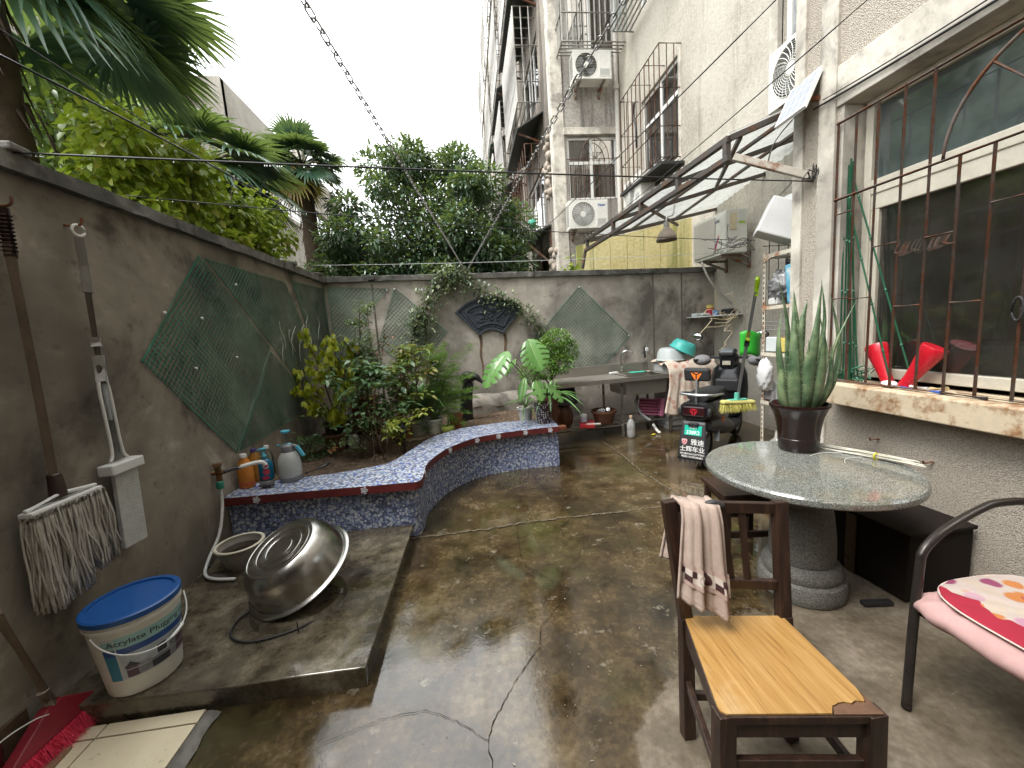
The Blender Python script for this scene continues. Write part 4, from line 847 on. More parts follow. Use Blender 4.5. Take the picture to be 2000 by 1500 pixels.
def leaf_on(par, qs, per, L, Wd, mat, shape='oval', start=.25, spread=.06, hang=.1, fold=.25, nm='foliage'):
    P = []; D = []; b = B()
    for q in qs:
        for i in range(int(len(q)*start), len(q)):
            for _ in range(per): a = RNG.uniform(0, math.tau); d = Vector((math.cos(a), math.sin(a), RNG.uniform(-.3,.5))); P.append(q[i]+d*spread*RNG.random()); D.append((d.x, d.y, d.z-hang))
    n = len(P); leaves(b, P, D, np.array([0,0,1.])+rdir(n)*.35, RNG.uniform(.7,1.25,n)*L, RNG.uniform(.75,1.2,n)*Wd, shape, fold, .3); b.o(nm, mat, par, smooth='raw')
def rose(label, base, tips, mat, L, Wd, per=2, r=.006, start=.35, spread=.07, side=3, name='rose_bush', group=None, stemmat=MAT_STEM):
    t = T(name, label, 'plant', base, group=group); base = Vector(base); P = []; rr = random.Random(label)
    for tp in tips:
        tp = Vector(tp); m_ = base.lerp(tp, .5)+Vector((rr.gauss(0,.05), rr.gauss(0,.04), .03)); P.append([base+Vector((rr.gauss(0,.03),rr.gauss(0,.03),0)), m_, tp])
    qs = stems(t, P, r, stemmat); ex = []
    for q in qs:
        for _ in range(side):
            p = q[rr.randrange(int(len(q)*start), len(q)-1)]; e = p+Vector((rr.gauss(0,.12), rr.gauss(0,.10), rr.uniform(.02,.16))); ex.append([p, p.lerp(e,.5)+Vector((0,0,.03)), e])
    ex = stems(t, ex, r*.55, stemmat, 'twig'); leaf_on(t, qs+ex, per, L, Wd, mat, 'oval', start, spread); return t
def tips(c, s, n, seed): rr = random.Random(seed); return [(c[0]+rr.gauss(0,s[0]), c[1]+rr.gauss(0,s[1]), c[2]+rr.gauss(0,s[2])) for _ in range(n)]
SZ = .385
# yellow-green bush in a dark jar
t = T('potted_shrub', 'yellow-green bush with lobed leaves in a dark pot by the left wall netting', 'plant', (-1.56,4.62,SZ))
pot(t, (-1.56,4.62,SZ), .13, .15, .30, M('black_pot', (.028,.024,.02), .5), nm='pot')
P = [[(-1.56,4.62,.62), (-1.56+dx*.5, 4.62+dy*.5, .62+(zz-.62)*.6), (-1.56+dx, 4.62+dy, zz)] for dx, dy, zz in ((-.42,-.1,1.42),(-.25,.0,1.72),(-.1,-.2,1.35),(.12,-.15,1.58),(.2,.1,1.5),(-.3,-.25,1.15),(.22,-.25,1.1),(-.05,.1,1.65),(.30,-.1,1.28),(-.18,-.3,.95),(.1,-.35,.85))]
qs = stems(t, P, .008)
Pp = []; Dd = []
for q in qs:
    for i in range(6, len(q)):
        for _ in range(4):
            c = q[i]+Vector((random.gauss(0,.045), random.gauss(0,.045), random.gauss(0,.03))); a0 = random.uniform(0, math.tau)
            for k in range(5): a = a0+k*.5-1.; Pp.append(c); Dd.append((math.cos(a)*.8, math.sin(a)*.8, -.75))
b = B(); n = len(Pp); leaves(b, Pp, Dd, np.array([0,0,1.])+rdir(n)*.2, RNG.uniform(.055,.09,n), RNG.uniform(.020,.032,n), 'strap', .2, .3); b.o('foliage', MAT_GINK, t, smooth='raw')
rose('tall sparse rose bush with pale small leaves against the corner netting', (-1.42,4.75,SZ), tips((-1.30,4.75,1.62),(.14,.1,.14),7,1)+[(-1.17,4.6,2.0),(-1.10,4.62,1.96)], MAT_ROSE, .06, .034, 3, .006, .40, .07, 5)
rose('leafy rose bush with big dark glossy leaves in the middle of the planter', (-1.02,4.15,SZ), tips((-.98,4.2,1.33),(.17,.12,.12),7,2), MAT_ROSED, .085, .056, 2, .007, .36, .09, 4)
rose('rose bush with pink-tinged tips between the tall rose and the strap-leaved plant', (-.88,4.55,SZ), tips((-.82,4.6,1.46),(.14,.1,.13),6,3), leafmat('rose_mixed', [(.12,.20,.05),(.18,.27,.06),(.26,.33,.07),(.34,.18,.08),(.46,.48,.07)], .3, .3), .072, .044, 4, .006, .30, .08, 5)
rose('small yellowing rose seedling at the front of the bed', (-.82,4.0,SZ), tips((-.80,4.05,.72),(.10,.08,.08),5,4), leafmat('rose_yellow', [(.20,.28,.05),(.36,.40,.06),(.52,.50,.12)], .35, .35), .055, .034, 3, .004, .4, .04, 2)
rose('low rose seedling beside the white egg-shaped pot', (-1.15,4.1,SZ), tips((-1.12,4.1,.62),(.09,.08,.06),5,5), MAT_ROSE, .045, .026, 2, .004, .4, .04, 2)
rose('thin bare rose stems rising straight beside the black garden light', (-.95,3.85,SZ), [(-.93,3.85,1.1),(-1.02,3.9,.9),(-.86,3.75,.8)], MAT_ROSED, .05, .034, 1, .006, .7, .04, 1)
rose('red-tinged new rose shoots near the orange pot', (-1.22,4.85,SZ), tips((-1.12,4.85,1.5),(.12,.08,.10),4,6), leafmat('rose_red', [(.22,.07,.05),(.14,.12,.05),(.30,.12,.08)], .35, .2), .055, .032, 2, .005, .6, .05, 2)
rose('tiny two-leaved sapling by the wall behind the spray bottle', (-1.80,4.05,SZ), [(-1.83,4.0,.72),(-1.74,4.05,.68)], MAT_MIDG, .06, .032, 1, .004, .7, .04, 1)
# low dark azalea-like shrub
t = T('low_shrub', 'low dark-green mound of small leaves at the left end of the bed', 'plant', (-1.72,4.25,SZ)); P, d = cloud(700, [((-1.72,4.25,.48),(.19,.16,.13)),((-1.62,4.3,.46),(.13,.12,.11))], .5)
b = B(); leaves(b, P, d+rdir(700)*.5+np.array([0,0,.2]), np.array([0,0,1.])+rdir(700)*.3, RNG.uniform(.03,.055,700), RNG.uniform(.013,.02,700), 'oval'); b.o('foliage', MAT_ROSED, t, smooth='raw'); stems(t, [[(-1.7,4.25,SZ),(-1.7+random.gauss(0,.05),4.25,.42),(-1.7+random.gauss(0,.1),4.25+random.gauss(0,.1),.5)] for _ in range(6)], .006)
b = B(); leaves(b, [(-1.52,4.18,.47)]*3, [(.5,-.4,.2),(.6,.1,.3),(.2,-.6,.1)], [(0,0,1.)]*3, .08, .06, 'broad', .4, .5); b.o('withered_leaf', leafmat('withered', [(.36,.16,.06),(.42,.22,.09)], .6, .2), t)
# strap-leaved plant
def strappy(label, base, n, L, wd, mat, seed, potargs=None, up=1.0, nm='strap_plant'):
    t = T(nm, label, 'plant', base); base = Vector(base); rr = random.Random(seed)
    for i in range(n):
        a = rr.uniform(0, math.tau); el = rr.uniform(.35,1.35)*up; l = L*rr.uniform(.7,1.15); w_ = wd*rr.uniform(.8,1.2); d = Vector((math.cos(a), math.sin(a), 0)); sd_ = Vector((-d.y, d.x, 0)); b = B(); V = []
        for k in range(8):
            t_ = k/7; p = base+d*(l*t_*math.cos(el)*(1+.3*t_))+Vector((0,0, l*(t_*math.sin(el)-.62*t_**2.4))); ww = w_*(.6+.6*math.sin(math.pi*min(1,t_*.9+.05)))*(1 if t_ < .8 else (1-t_)*5*.95+.03); V += [p-sd_*ww/2+Vector((0,0,ww*.25)), p, p+sd_*ww/2+Vector((0,0,ww*.25))]
        b.add(V, [(3*k+j, 3*k+j+1, 3*k+4+j, 3*k+3+j) for k in range(7) for j in (0,1)]); b.o('leaf', mat, t, smooth=True)
    return t
t = strappy('clump of arching strap leaves between the roses and the feathery fern', (-.66,5.05,.80), 34, .52, .032, MAT_STRAP, 8); pot(t, (-.66,5.05,.40), .11, .14, .38, MAT_TERRAD)
# asparagus ferns
def feather(label, base, plumes, n, mat, potargs, seed, ln=.024):
    t = T('potted_fern', label, 'plant', base); rr = random.Random(seed); pot(t, base, *potargs); z0 = base[2]+potargs[2]*.85; qs = stems(t, [[(base[0]+rr.gauss(0,.03), base[1]+rr.gauss(0,.03), z0), ((base[0]+p[0])/2, (base[1]+p[1])/2, max(z0,p[2])*.55+z0*.45+.10), p] for p in plumes], .0035, MAT_STEMG)
    P = []; D = []
    for q in qs:
        for i in range(4, len(q)):
            for _ in range(5):
                a = RNG.uniform(0, math.tau); e = Vector((math.cos(a), math.sin(a), RNG.uniform(-.2,.3))); l = .12*(1.15-i/len(q))+.03
                for k in range(n): c = q[i]+e*(l*(k+RNG.random())/n); dd = RNG.normal(0,1,3); P.append(c); D.append((dd[0]+e.x*1.2, dd[1]+e.y*1.2, dd[2]*.7+e.z))
    b = B(); m_ = len(P); leaves(b, P, D, rdir(m_), RNG.uniform(.8,1.6,m_)*ln, .0068, 'needle'); b.o('needles', mat, t, smooth='raw'); return t
feather('tall feathery bright-green asparagus fern spilling over its white pot', (-.50,4.78,SZ+.005), tips((-.33,4.85,1.34),(.11,.08,.12),15,11)+tips((-.30,4.72,.98),(.17,.1,.16),24,12)+[(-.10,4.7,.62),(-.16,4.65,.5),(-.2,4.6,.72),(-.05,4.75,.8)], 13, MAT_FERN, (.085,.10,.19,MAT_WPOT,.012), 13)
feather('low blue-green asparagus fern in the larger grey-white pot', (-.70,4.82,SZ+.005), tips((-.66,4.72,.84),(.14,.09,.10),20,14)+[(-.62,4.62,.5),(-.58,4.62,.45)], 11, MAT_FERNB, (.11,.135,.20,M('grey_white_pot', (.40,.40,.37), .3, var=.2),.012), 15)
t = strappy('small yellow-green glazed bowl with a few thin blades', (-.335,4.70,.48), 8, .26, .010, MAT_STRAP, 21, up=1.2, nm='potted_plant'); B().lathe([(.001,0),(.05,0),(.078,.035),(.084,.075),(.074,.105),(.066,.105),(.06,.08),(.001,.08)], 24, (-.335,4.70,SZ+.005)).o('pot', M('lime_glaze', (.36,.42,.10), .2, var=.12), t, smooth=40)
t = T('garden_pot', 'plain terracotta pot just behind the yellow-green bowl', 'pot', (-.24,4.92,SZ)); pot(t, (-.24,4.92,SZ), .07,.085,.20, MAT_TERRA)
struct(B().box((-.62,4.72,SZ-.004), (.52,.30,.02), .1).o('stone_slab', M('tan_slab', (.36,.28,.20), .8, var=.2)))
# square terracotta pot, tray, small pots
t = rose('square orange terracotta pot with a leafy seedling', (-1.40,5.12,.60), tips((-1.38,5.1,1.0),(.07,.06,.07),4,31), MAT_MIDG, .06, .036, 2, .004, .5, .04, 1, 'potted_plant')
def sq(h, r): return [(-r,-r,h),(r,-r,h),(r,r,h),(-r,r,h)]
b = B(); pr = [(0,.115),(.225,.142),(.225,.155),(.265,.158),(.265,.140),(.235,.135)]
for h_, r_ in pr: b.v += [(-1.38+x, 5.12+y, .60+z) for x, y, z in sq(h_, r_)]
b.f = [(4*i+j, 4*i+(j+1) % 4, 4*i+4+(j+1) % 4, 4*i+4+j) for i in range(len(pr)-1) for j in range(4)]+[(3,2,1,0), (20,21,22,23)]; b.o('pot', MAT_TERRA, t, bev=.006)
B().mm((-1.56,4.98,SZ), (-1.20,5.28,.60)).o('stand', MAT_TERRAD, t, bev=.01)
t = T('bonsai_tray', 'shallow brown tray of earth left of the square orange pot', 'tray', (-1.62,4.98,.58)); B().box((-1.62,5.0,.63), (.26,.20,.09)).o('tray', MAT_TERRAD, t, bev=.015); B().box((-1.62,5.0,.672), (.23,.17,.02)).o('potting_soil', MAT_SOIL, t); B().box((-1.62,5.0,.48), (.2,.16,.21)).o('stand', MAT_TERRAD, t)
for dx in (-.05,.02,.07): B().sphere((-1.60+dx,4.96,.69), (.03,.025,.02), 8, 5).o('pebble', M('pebble', (.42,.35,.28), .7), t, smooth=True)
t = rose('brown clay pot with spiky seedling at the left front of the bed', (-1.55,4.42,.55), tips((-1.52,4.4,.86),(.09,.07,.07),5,33), leafmat('pale_seedling', [(.12,.18,.05),(.22,.27,.08),(.30,.32,.12)], .4, .3), .05, .026, 2, .004, .4, .05, 2, 'potted_plant'); pot(t, (-1.55,4.42,SZ), .095,.12,.20, MAT_TERRAD)
t = T('garden_pot', 'small white egg-shaped pot standing on the soil', 'pot', (-1.38,4.5,SZ)); B().lathe([(.001,0),(.04,0),(.06,.03),(.066,.075),(.055,.115),(.038,.135),(.032,.135),(.001,.12)], 20, (-1.38,4.5,SZ+.01)).o('pot', MAT_WPOT, t, smooth=50); B().lathe([(.001,0),(.06,0),(.064,.012),(.001,.012)], 20, (-1.38,4.5,SZ)).o('saucer', MAT_WPOT, t, smooth=40)
t = T('garden_pot', 'low terracotta trough behind the garden light', 'pot', (-.92,4.72,SZ)); B().box((-.90,4.75,.46), (.24,.16,.16)).o('pot', MAT_TERRA, t, bev=.01); B().box((-.90,4.75,.535), (.21,.13,.016)).o('potting_soil', MAT_SOIL, t)
# black garden light
gl_ = T('garden_light', 'black spiked solar garden light stuck in the soil at the bend', 'lamp', (-.755,4.05,SZ))
MAT_BLK = M('black_plastic', (.018,.018,.02), .35, var=.2); c = (-.755,4.05,SZ)
B().lathe([(.004,-.03),(.018,.02),(.020,.17),(.030,.18),(.030,.20)], 8, c).o('spike', MAT_BLK, gl_, smooth=40); B().lathe([(.032,.20),(.042,.27),(.044,.29)], 8, c, cap=(True,True)).o('lantern', M('smoked_plastic', (.05,.05,.055), .15), gl_, smooth=40); B().lathe([(.062,.285),(.066,.30),(.04,.325),(.001,.33)], 8, c).o('lamp_cap', MAT_BLK, gl_, smooth=40)
# climbing rose along the wall
cr = T('climbing_rose', 'climbing rose trained in an arch over the fan-shaped plaque', 'plant', (-.75,5.75,SZ))
arc = [bwp(x, z, .07) for x, z in ((-.78,.4),(-.80,1.1),(-.76,1.55),(-.70,1.82),(-.52,2.05),(-.40,2.26),(-.20,2.36),(.08,2.24),(.38,2.10),(.68,2.0),(.97,1.72),(1.12,1.48))]
qs = stems(cr, [arc, [bwp(-.80,.4,.1), bwp(-.85,1.2,.1), bwp(-.72,1.75,.1), bwp(-.35,2.2,.08), bwp(-.1,2.5,.05)], [bwp(-.7,.5,.12), bwp(-.62,1.2,.12), bwp(-.58,1.7,.12), bwp(-.5,1.95,.1)]], .012)
P = []; D = []
dens = [(2,14,.10),(14,24,.14),(24,40,.17),(40,54,.12),(54,66,.09)]
for a0, a1, s_ in dens:
    for i in range(a0, min(a1, len(qs[0]))):
        if i < 10: continue
        for _ in range(24 if s_ > .13 else 20): P.append(qs[0][i]+Vector((random.gauss(0,s_*.55), -abs(random.gauss(0,.05)), random.gauss(0,s_*.6)))); D.append((random.gauss(0,1), random.gauss(-.4,.6), random.gauss(-.1,.7)))
for _ in range(130): P.append(bwp(random.gauss(-.62,.09), random.gauss(1.74,.13), .12+random.random()*.06)); D.append((random.gauss(0,1), random.gauss(-.4,.6), random.gauss(-.2,.7)))
for _ in range(170): P.append(bwp(random.gauss(-.15,.12), random.gauss(2.42,.07), .08+random.random()*.08)); D.append((random.gauss(0,1), random.gauss(-.4,.6), random.gauss(.1,.7)))
n = len(P); b = B(); leaves(b, P, D, np.array([0,-.4,1.])+rdir(n)*.4, RNG.uniform(.045,.082,n), RNG.uniform(.026,.042,n), 'oval'); b.o('foliage', leafmat('climber_leaf', [(.06,.10,.05),(.11,.16,.08),(.18,.22,.12),(.28,.31,.17)], .28, .2), cr, smooth='raw')
tn = T('dry_tendrils', 'pale dried tendrils clinging to the green netting on the left wall', 'plant', (-1.89,4.5,1.5)); 
for k in range(9):
    y_, z_ = 4.2+.12*k+random.gauss(0,.04), 1.62+random.uniform(-.1,.25); B().tube(bez([(-1.885,y_,z_-.16),(-1.88,y_+random.gauss(0,.05),z_-.05),(-1.885,y_+random.gauss(0,.06),z_+.04),(-1.88,y_+random.gauss(0,.08),z_+.12)], 4), .004, 5).o('tendril', M('bleached_twig', (.42,.45,.38), .8), tn, smooth=True)
# monstera in a patterned pot
s = N('flower_pattern'); v = s.voro(42, rnd=.35); ringp = s.ramp(v, (.10, 1.), (.14, 0.), (.22, 0.), (.27, 1.), (.33, 1.), (.38, 0.)); MAT_PAT = s.done(s.mix(ringp, (.035,.022,.03), (.62,.60,.58)), .25)
mo = T('potted_monstera', 'split-leaf monstera in a black and white patterned pot on the planter end', 'plant', (.80,4.47,.474)); pot(mo, (.80,4.47,.474), .075, .115, .235, MAT_PAT, .004)
MAT_MON = leafmat('monstera_leaf', [(.10,.25,.06),(.15,.33,.09),(.20,.40,.13)], .18, .25)
def monstera(par, hub, tip, nrm, wd, slits=6, base=None, mat=MAT_MON):
    hub = Vector(hub); tip = Vector(tip); d = tip-hub; L = d.length; d.normalize(); nrm = Vector(nrm); sd_ = d.cross(nrm).normalized(); nz = sd_.cross(d).normalized(); b = B(); n = max(slits,3)*6; st = hub-d*L*.16
    def half(t): return wd/2*(math.sin(math.pi*min(1,(t*.93+.07)))**.62)*(1.08-.30*t)
    for sg in (-1, 1):
        rows = []
        for i in range(n+1):
            t = i/n; ph = (i % 6); notch = 1.0 if not slits or .90 < t or t < .12 else (.42 if ph == 0 else 1.0); w0 = half(t); ang = .42*(1-t*.6)
            c = st+d*(L*1.16*t)-nz*(.16*L*t*t); row = []
            for f_ in (0,.42,.75,1.):
                ff = min(f_, notch) if notch < 1 else f_; row.append(c+sd_*(sg*w0*ff)+d*(w0*ff*ang)+nz*(.12*w0*math.sin(ff*2.0)-.20*w0*ff*ff))
            rows.append(row)
        o = len(b.v)
        for row in rows: b.v += [tuple(p) for p in row]
        for i in range(n):
            for k in range(3):
                if slits and k >= 1 and .12 < (i+.5)/n < .9 and i % 6 == 0: continue
                b.f.append((o+i*4+k, o+i*4+k+1, o+i*4+4+k+1, o+i*4+4+k))
    lf = b.o('leaf', mat, par, smooth=True)
    B().tube([st+d*(L*1.16*t)-nz*(.16*L*t*t)+nz*.002 for t in np.linspace(0,1,8)], [.005*(1-.8*t) for t in np.linspace(0,1,8)], 5).o('midrib', M('leaf_rib', (.30,.42,.16), .4), lf, smooth=True)
    if base is not None: B().tube(bez([base, Vector(base).lerp(hub,.55)+Vector((0,0,.05)), hub], 6), .007, 6).o('stalk', MAT_STEMG, lf, smooth=True)
pb0 = (.80,4.47,.68)
monstera(mo, (.66,4.30,1.42), (.74,4.12,1.14), (-.15,-.75,.6), .34, 6, pb0); monstera(mo, (.38,4.35,1.30), (.10,4.20,1.02), (-.35,-.55,.75), .32, 6, pb0)
monstera(mo, (.70,4.25,.98), (.74,4.15,.80), (.0,-.8,.55), .17, 3, pb0); monstera(mo, (.86,4.28,.92), (1.0,4.22,.76), (.4,-.6,.6), .18, 3, pb0); monstera(mo, (.58,4.38,1.0), (.50,4.28,.80), (-.4,-.7,.5), .12, 0, pb0); monstera(mo, (.50,4.5,1.22), (.36,4.55,1.08), (-.3,-.3,.9), .22, 3, pb0)
t = strappy('clump of thin dark strap leaves behind the monstera', (.92,4.72,.72), 46, .50, .024, MAT_STRAP, 41); pot(t, (.92,4.80,SZ), .10,.13,.30, MAT_TERRAD)
t = strappy('spider plant with narrow pale leaves left of the monstera pot', (.62,4.72,.62), 18, .34, .014, MAT_STRAP, 43); pot(t, (.62,4.76,SZ), .07,.09,.24, MAT_WPOT)
tree('potted_shrub', 'round small-leaved green shrub behind the monstera by the sink', 'plant', (1.03,5.15,SZ), [((1.0,5.1,1.28),(.19,.17,.18)),((1.14,5.05,1.40),(.19,.16,.16)),((.86,5.05,1.24),(.16,.14,.15)),((1.27,5.1,1.26),(.16,.14,.15)),((.92,4.95,1.06),(.20,.14,.14)),((1.14,4.95,1.12),(.18,.12,.14)),((.72,4.95,1.02),(.14,.1,.12))], 4600, .046, .020, leafmat('box_leaf', [(.06,.16,.03),(.11,.25,.04),(.17,.34,.06),(.25,.42,.10)], .3, .3), 'oval', .014, -.2, None, True, .25, .4)
# ================================================================ green netting on the walls
s = N('green_netting'); nn_ = s.noise(3.0, 5, .6); MAT_NET = s.done(s.ramp(nn_, (.32, (.012,.095,.060)), (.5, (.035,.185,.12)), (.68, (.10,.31,.215))), .45)
MAT_NAIL = M('white_nail', (.75,.75,.72), .4)
def net(label, poly, fn, pitch=.033, ang=45, nails=(), w=.0110, w2=.0060):
    """netting sheet: two families of strands clipped to a convex outline; fn(a,b,d) -> xyz"""
    c0 = fn(*np.mean(poly, axis=0), .01); t = T('plastic_netting', label, 'netting', c0, group='green netting on the garden walls'); A = np.array(poly, float); n = len(A)
    for k, th in enumerate((R(ang), R(ang+90))):
        d = np.array([math.cos(th), math.sin(th)]); p = np.array([-d[1], d[0]]); q = A@p; b = B(); s_ = q.min()+pitch*.3; w = (w, w2)[k] if k == 0 else w2
        while s_ < q.max():
            ts_ = []
            for i in range(n):
                a, c = A[i], A[(i+1) % n]; qa, qc = a@p-s_, c@p-s_
                if qa*qc < 0: e = a+(c-a)*qa/(qa-qc); ts_.append(e@d)
            if len(ts_) >= 2:
                t0, t1 = min(ts_), max(ts_); m_ = max(2, int((t1-t0)/.25)+1); w0 = random.uniform(0, 6); V = []
                for j in range(m_):
                    tt = t0+(t1-t0)*j/(m_-1); sw = .004*math.sin(tt*5+w0*.15+s_*3); off = .006+.003*k+.004*math.sin(tt*3.1+s_*4)
                    V += [fn(*(d*tt+p*(s_+sw-w/2)), off), fn(*(d*tt+p*(s_+sw+w/2)), off+.002)]
                b.add(V, [(2*j, 2*j+1, 2*j+3, 2*j+2) for j in range(m_-1)])
            s_ += pitch
        struct(b.o('strands', MAT_NET, t), 'stuff')
    eb = B()
    for i in range(n): eb.beam(fn(*A[i], .010), fn(*A[(i+1) % n], .010), .005, .003)
    eb.o('selvedge', MAT_NET, t)
    for a, c in nails: B().sphere(fn(a, c, .018), (.011,.011,.011), 8, 5).o('nail', MAT_NAIL, t, smooth=True)
    return t
fl = lambda a, c, d: (-1.91+d, a, c)
fb_ = lambda a, c, d: tuple(bwp(a, c, d))
net('large near diamond of green netting on the left wall behind the mops', [(3.19,2.26),(2.52,1.53),(3.26,.75),(4.03,1.56)], fl, nails=[(2.75,1.82),(3.1,1.80),(2.95,1.45),(3.45,1.50)])
net('upper panel of green netting next to the near diamond on the left wall', [(3.27,2.25),(4.55,2.24),(5.02,1.55),(4.85,.95),(4.07,1.59)], fl, nails=[(3.6,2.1)])
net('lower panel of green netting just above the bottles on the left wall', [(3.30,.755),(4.045,1.515),(4.80,.92),(4.2,.80)], fl, nails=[])
net('far strip of green netting on the left wall at the corner', [(4.75,2.28),(5.70,2.30),(5.72,1.10),(5.15,1.35)], fl)
net('corner piece of green netting on the back wall behind the tall rose', [(-1.86,2.33),(-1.06,2.27),(-1.42,1.90),(-1.30,1.10),(-1.86,1.10)], fb_, .042, w=.0065, w2=.0055, nails=[(-1.08,2.25)])
net('middle diamond of green netting on the back wall left of the climbing rose', [(-.98,2.28),(-.30,1.62),(-.85,1.05),(-1.28,1.50)], fb_, .042, w=.0065, w2=.0055, nails=[(-.98,2.26)])
net('diamond of green netting on the back wall above the sink', [(1.72,2.18),(2.52,1.38),(1.80,.66),(.95,1.40)], fb_, .042, w=.0065, w2=.0055, nails=[(1.72,2.16),(2.5,1.38)])
# ================================================================ fan-shaped relief plaque
MAT_SLATE = M('blue_black_brick', (.040,.050,.066), .5, var=.3, scale=12, bump=.35, bscale=90)
pq = T('relief_plaque', 'dark fan-shaped relief plaque with bird and branches on the back wall', 'plaque', bwp(.33,1.54,0))
FC = (.33,1.375); HA = R(44.2)
def fanp(r, a, d): return bwp(FC[0]+r*math.sin(a), FC[1]+r*math.cos(a), d)
def fan_slab(b, r0, r1, h, d0, d1, n=30):
    V = []
    for i in range(n+1):
        a = -h+2*h*i/n; V += [fanp(r0,a,d0), fanp(r1,a,d0), fanp(r0,a,d1), fanp(r1,a,d1)]
    F = []
    for i in range(n):
        k = 4*i; F += [(k+2,k+3,k+7,k+6),(k,k+4,k+5,k+1),(k+1,k+5,k+7,k+3),(k,k+2,k+6,k+4)]
    F += [(0,1,3,2),(4*n,4*n+2,4*n+3,4*n+1)]; return b.add(V, F)
fan_slab(B(), .232, .715, HA, .0, .035).o('back_slab', MAT_SLATE, pq)
def rim(r0, r1, h, w_, d, nm):
    b = B(); fan_slab(b, r0, r0+w_, h, .03, d); fan_slab(b, r1-w_, r1, h, .03, d)
    for sg in (-1,1):
        p = [fanp(r0+w_*.5, sg*(h-.02), d-.012), fanp(r1-w_*.5, sg*(h-.02), d-.012)]; b.beam(p[0], p[1], .026, w_*.9, up=(0,-1,0))
    b.o(nm, MAT_SLATE, pq, bev=.003)
rim(.232, .715, HA, .030, .062, 'outer_rim'); rim(.318, .630, HA*.80, .024, .058, 'inner_rim')
def rel(pts, r, nm): B().tube(bez([fanp(a, b_, .04) for a, b_ in pts], 6), r, 6).o(nm, MAT_SLATE, pq, smooth=True)
rel([(.36,.05),(.42,.0),(.46,.12),(.52,.10),(.57,.22)], .012, 'branch'); rel([(.40,-.1),(.45,-.25),(.50,-.3),(.53,-.42)], .010, 'branch'); rel([(.42,.25),(.47,.32),(.55,.40),(.60,.42)], .016, 'branch'); rel([(.37,-.3),(.40,-.42),(.44,-.5)], .010, 'branch')
for a, r_, s_ in ((-.25,.50,.03),(-.1,.57,.035),(.05,.52,.04)): B().sphere(fanp(r_,a,.045), (s_*1.5,.02,s_*.6), 10, 6, Matrix.Rotation(.5+a,3,'Y')).o('bird', MAT_SLATE, pq, smooth=True)
for k in range(26):
    a, r_ = random.uniform(-.62,.62), random.uniform(.36,.60); B().sphere(fanp(r_,a,.04), (.016,.013,.016), 6, 4).o('blossom', MAT_SLATE, pq, smooth=True)
for k in range(13):
    for sg in (-1,1): pass
for k in range(18):
    t_ = k/17; sg = -1 if k % 2 else 1; r_ = .27+.40*t_; B().sphere(fanp(r_, sg*HA*.90, .038), (.014,.012,.010), 6, 4).o('border_boss', MAT_SLATE, pq, smooth=True)
for k in range(12): B().sphere(fanp(.285, -HA*.8+2*HA*.8*k/11, .038), (.012,.012,.010), 6, 4).o('border_boss', MAT_SLATE, pq, smooth=True)
# ================================================================ black elephant-like spout
MAT_BRONZE = M('black_bronze', (.016,.015,.016), .38, var=.3, scale=15, bump=.4, bscale=60)
el = T('elephant_sculpture', 'black elephant-headed sculpture with raised trunk beside the feathery fern', 'sculpture', (-.10,5.38,SZ))
b = B().tube(bez([(-.12,5.40,SZ-.02),(-.11,5.40,.55),(-.09,5.38,.75),(-.05,5.36,.92)], 6), [.10-.0015*i for i in range(19)], 12); b.o('body', MAT_BRONZE, el, smooth=True)
B().sphere((-.06,5.35,.985), (.105,.085,.085), 14, 10).o('head', MAT_BRONZE, el, smooth=True); B().tube(bez([(.0,5.33,1.0),(.06,5.31,.985),(.10,5.30,.945),(.14,5.29,.912),(.19,5.28,.908)], 6), [.062,.060,.058,.055,.052,.049,.046,.044,.041,.038,.035,.032,.029,.027,.025,.023,.021,.02,.019,.019,.019,.019,.019,.019,.019], 10).o('trunk', MAT_BRONZE, el, smooth=True)
for sx in (-1,1): B().sphere((-.10,5.35-.085*sx,.98), (.065,.012,.075), 10, 7, Matrix.Rotation(.3*sx,3,'Z')).o('ear', MAT_BRONZE, el, smooth=True)
# ================================================================ things hanging on the left wall
MAT_WOODP = M('worn_broom_handle', (.20,.15,.11), .6, var=.3, scale=10, bump=.2); MAT_DBROWN = M('dark_brown_plastic', (.035,.018,.013), .45, var=.3)
MAT_WPL = M('white_plastic', (.66,.66,.64), .35, var=.08); MAT_HOOK = rusty('rusty_hook', (.10,.06,.045), amt=.45)
for (y_, z_, lab) in ((2.225,2.215,'rusty bent nail holding the flat white mop'),(1.925,2.215,'rusty nail holding the string mop')):
    tag(B().tube(bez([(-1.915,y_,z_),(-1.87,y_,z_-.008),(-1.835,y_,z_),(-1.825,y_,z_+.03)], 4), .006, 6).o('wall_hook', MAT_HOOK, None, smooth=True), lab, 'hook')
mp = T('string_mop', 'string mop hanging head-down on the left wall with a brown handle', 'mop', (-1.84,1.87,.55))
B().tube([(-1.865,1.915,2.06),(-1.85,1.873,1.03)], .0165, 10).o('handle', MAT_WOODP, mp, smooth=40)
g = B().tube([(-1.868,1.925,2.20),(-1.865,1.915,2.0)], .0195, 10)
for k in range(10): g.tube([(-1.868+.0003*k+.021*math.cos(a), 1.924-.001*k+.021*math.sin(a), 2.17-.016*k) for a in np.linspace(0,math.tau,10,endpoint=False)], .004, 4, closed=True)
g.o('grip', MAT_DBROWN, mp, smooth=40)
B().lathe([(.030,-.05),(.027,.0),(.024,.05),(.019,.055)], 10, (-1.848,1.872,1.02)).o('socket', MAT_DBROWN, mp, smooth=40)
b = B(); b.box((-1.835,1.875,.945), (.055,.315,.022)); b.tube([(-1.835,1.72,.962),(-1.835,1.87,.985),(-1.835,2.03,.962)], .010, 6); b.o('head_bar', MAT_WPL, mp, bev=.006)
sb = B(); rr = random.Random(5)
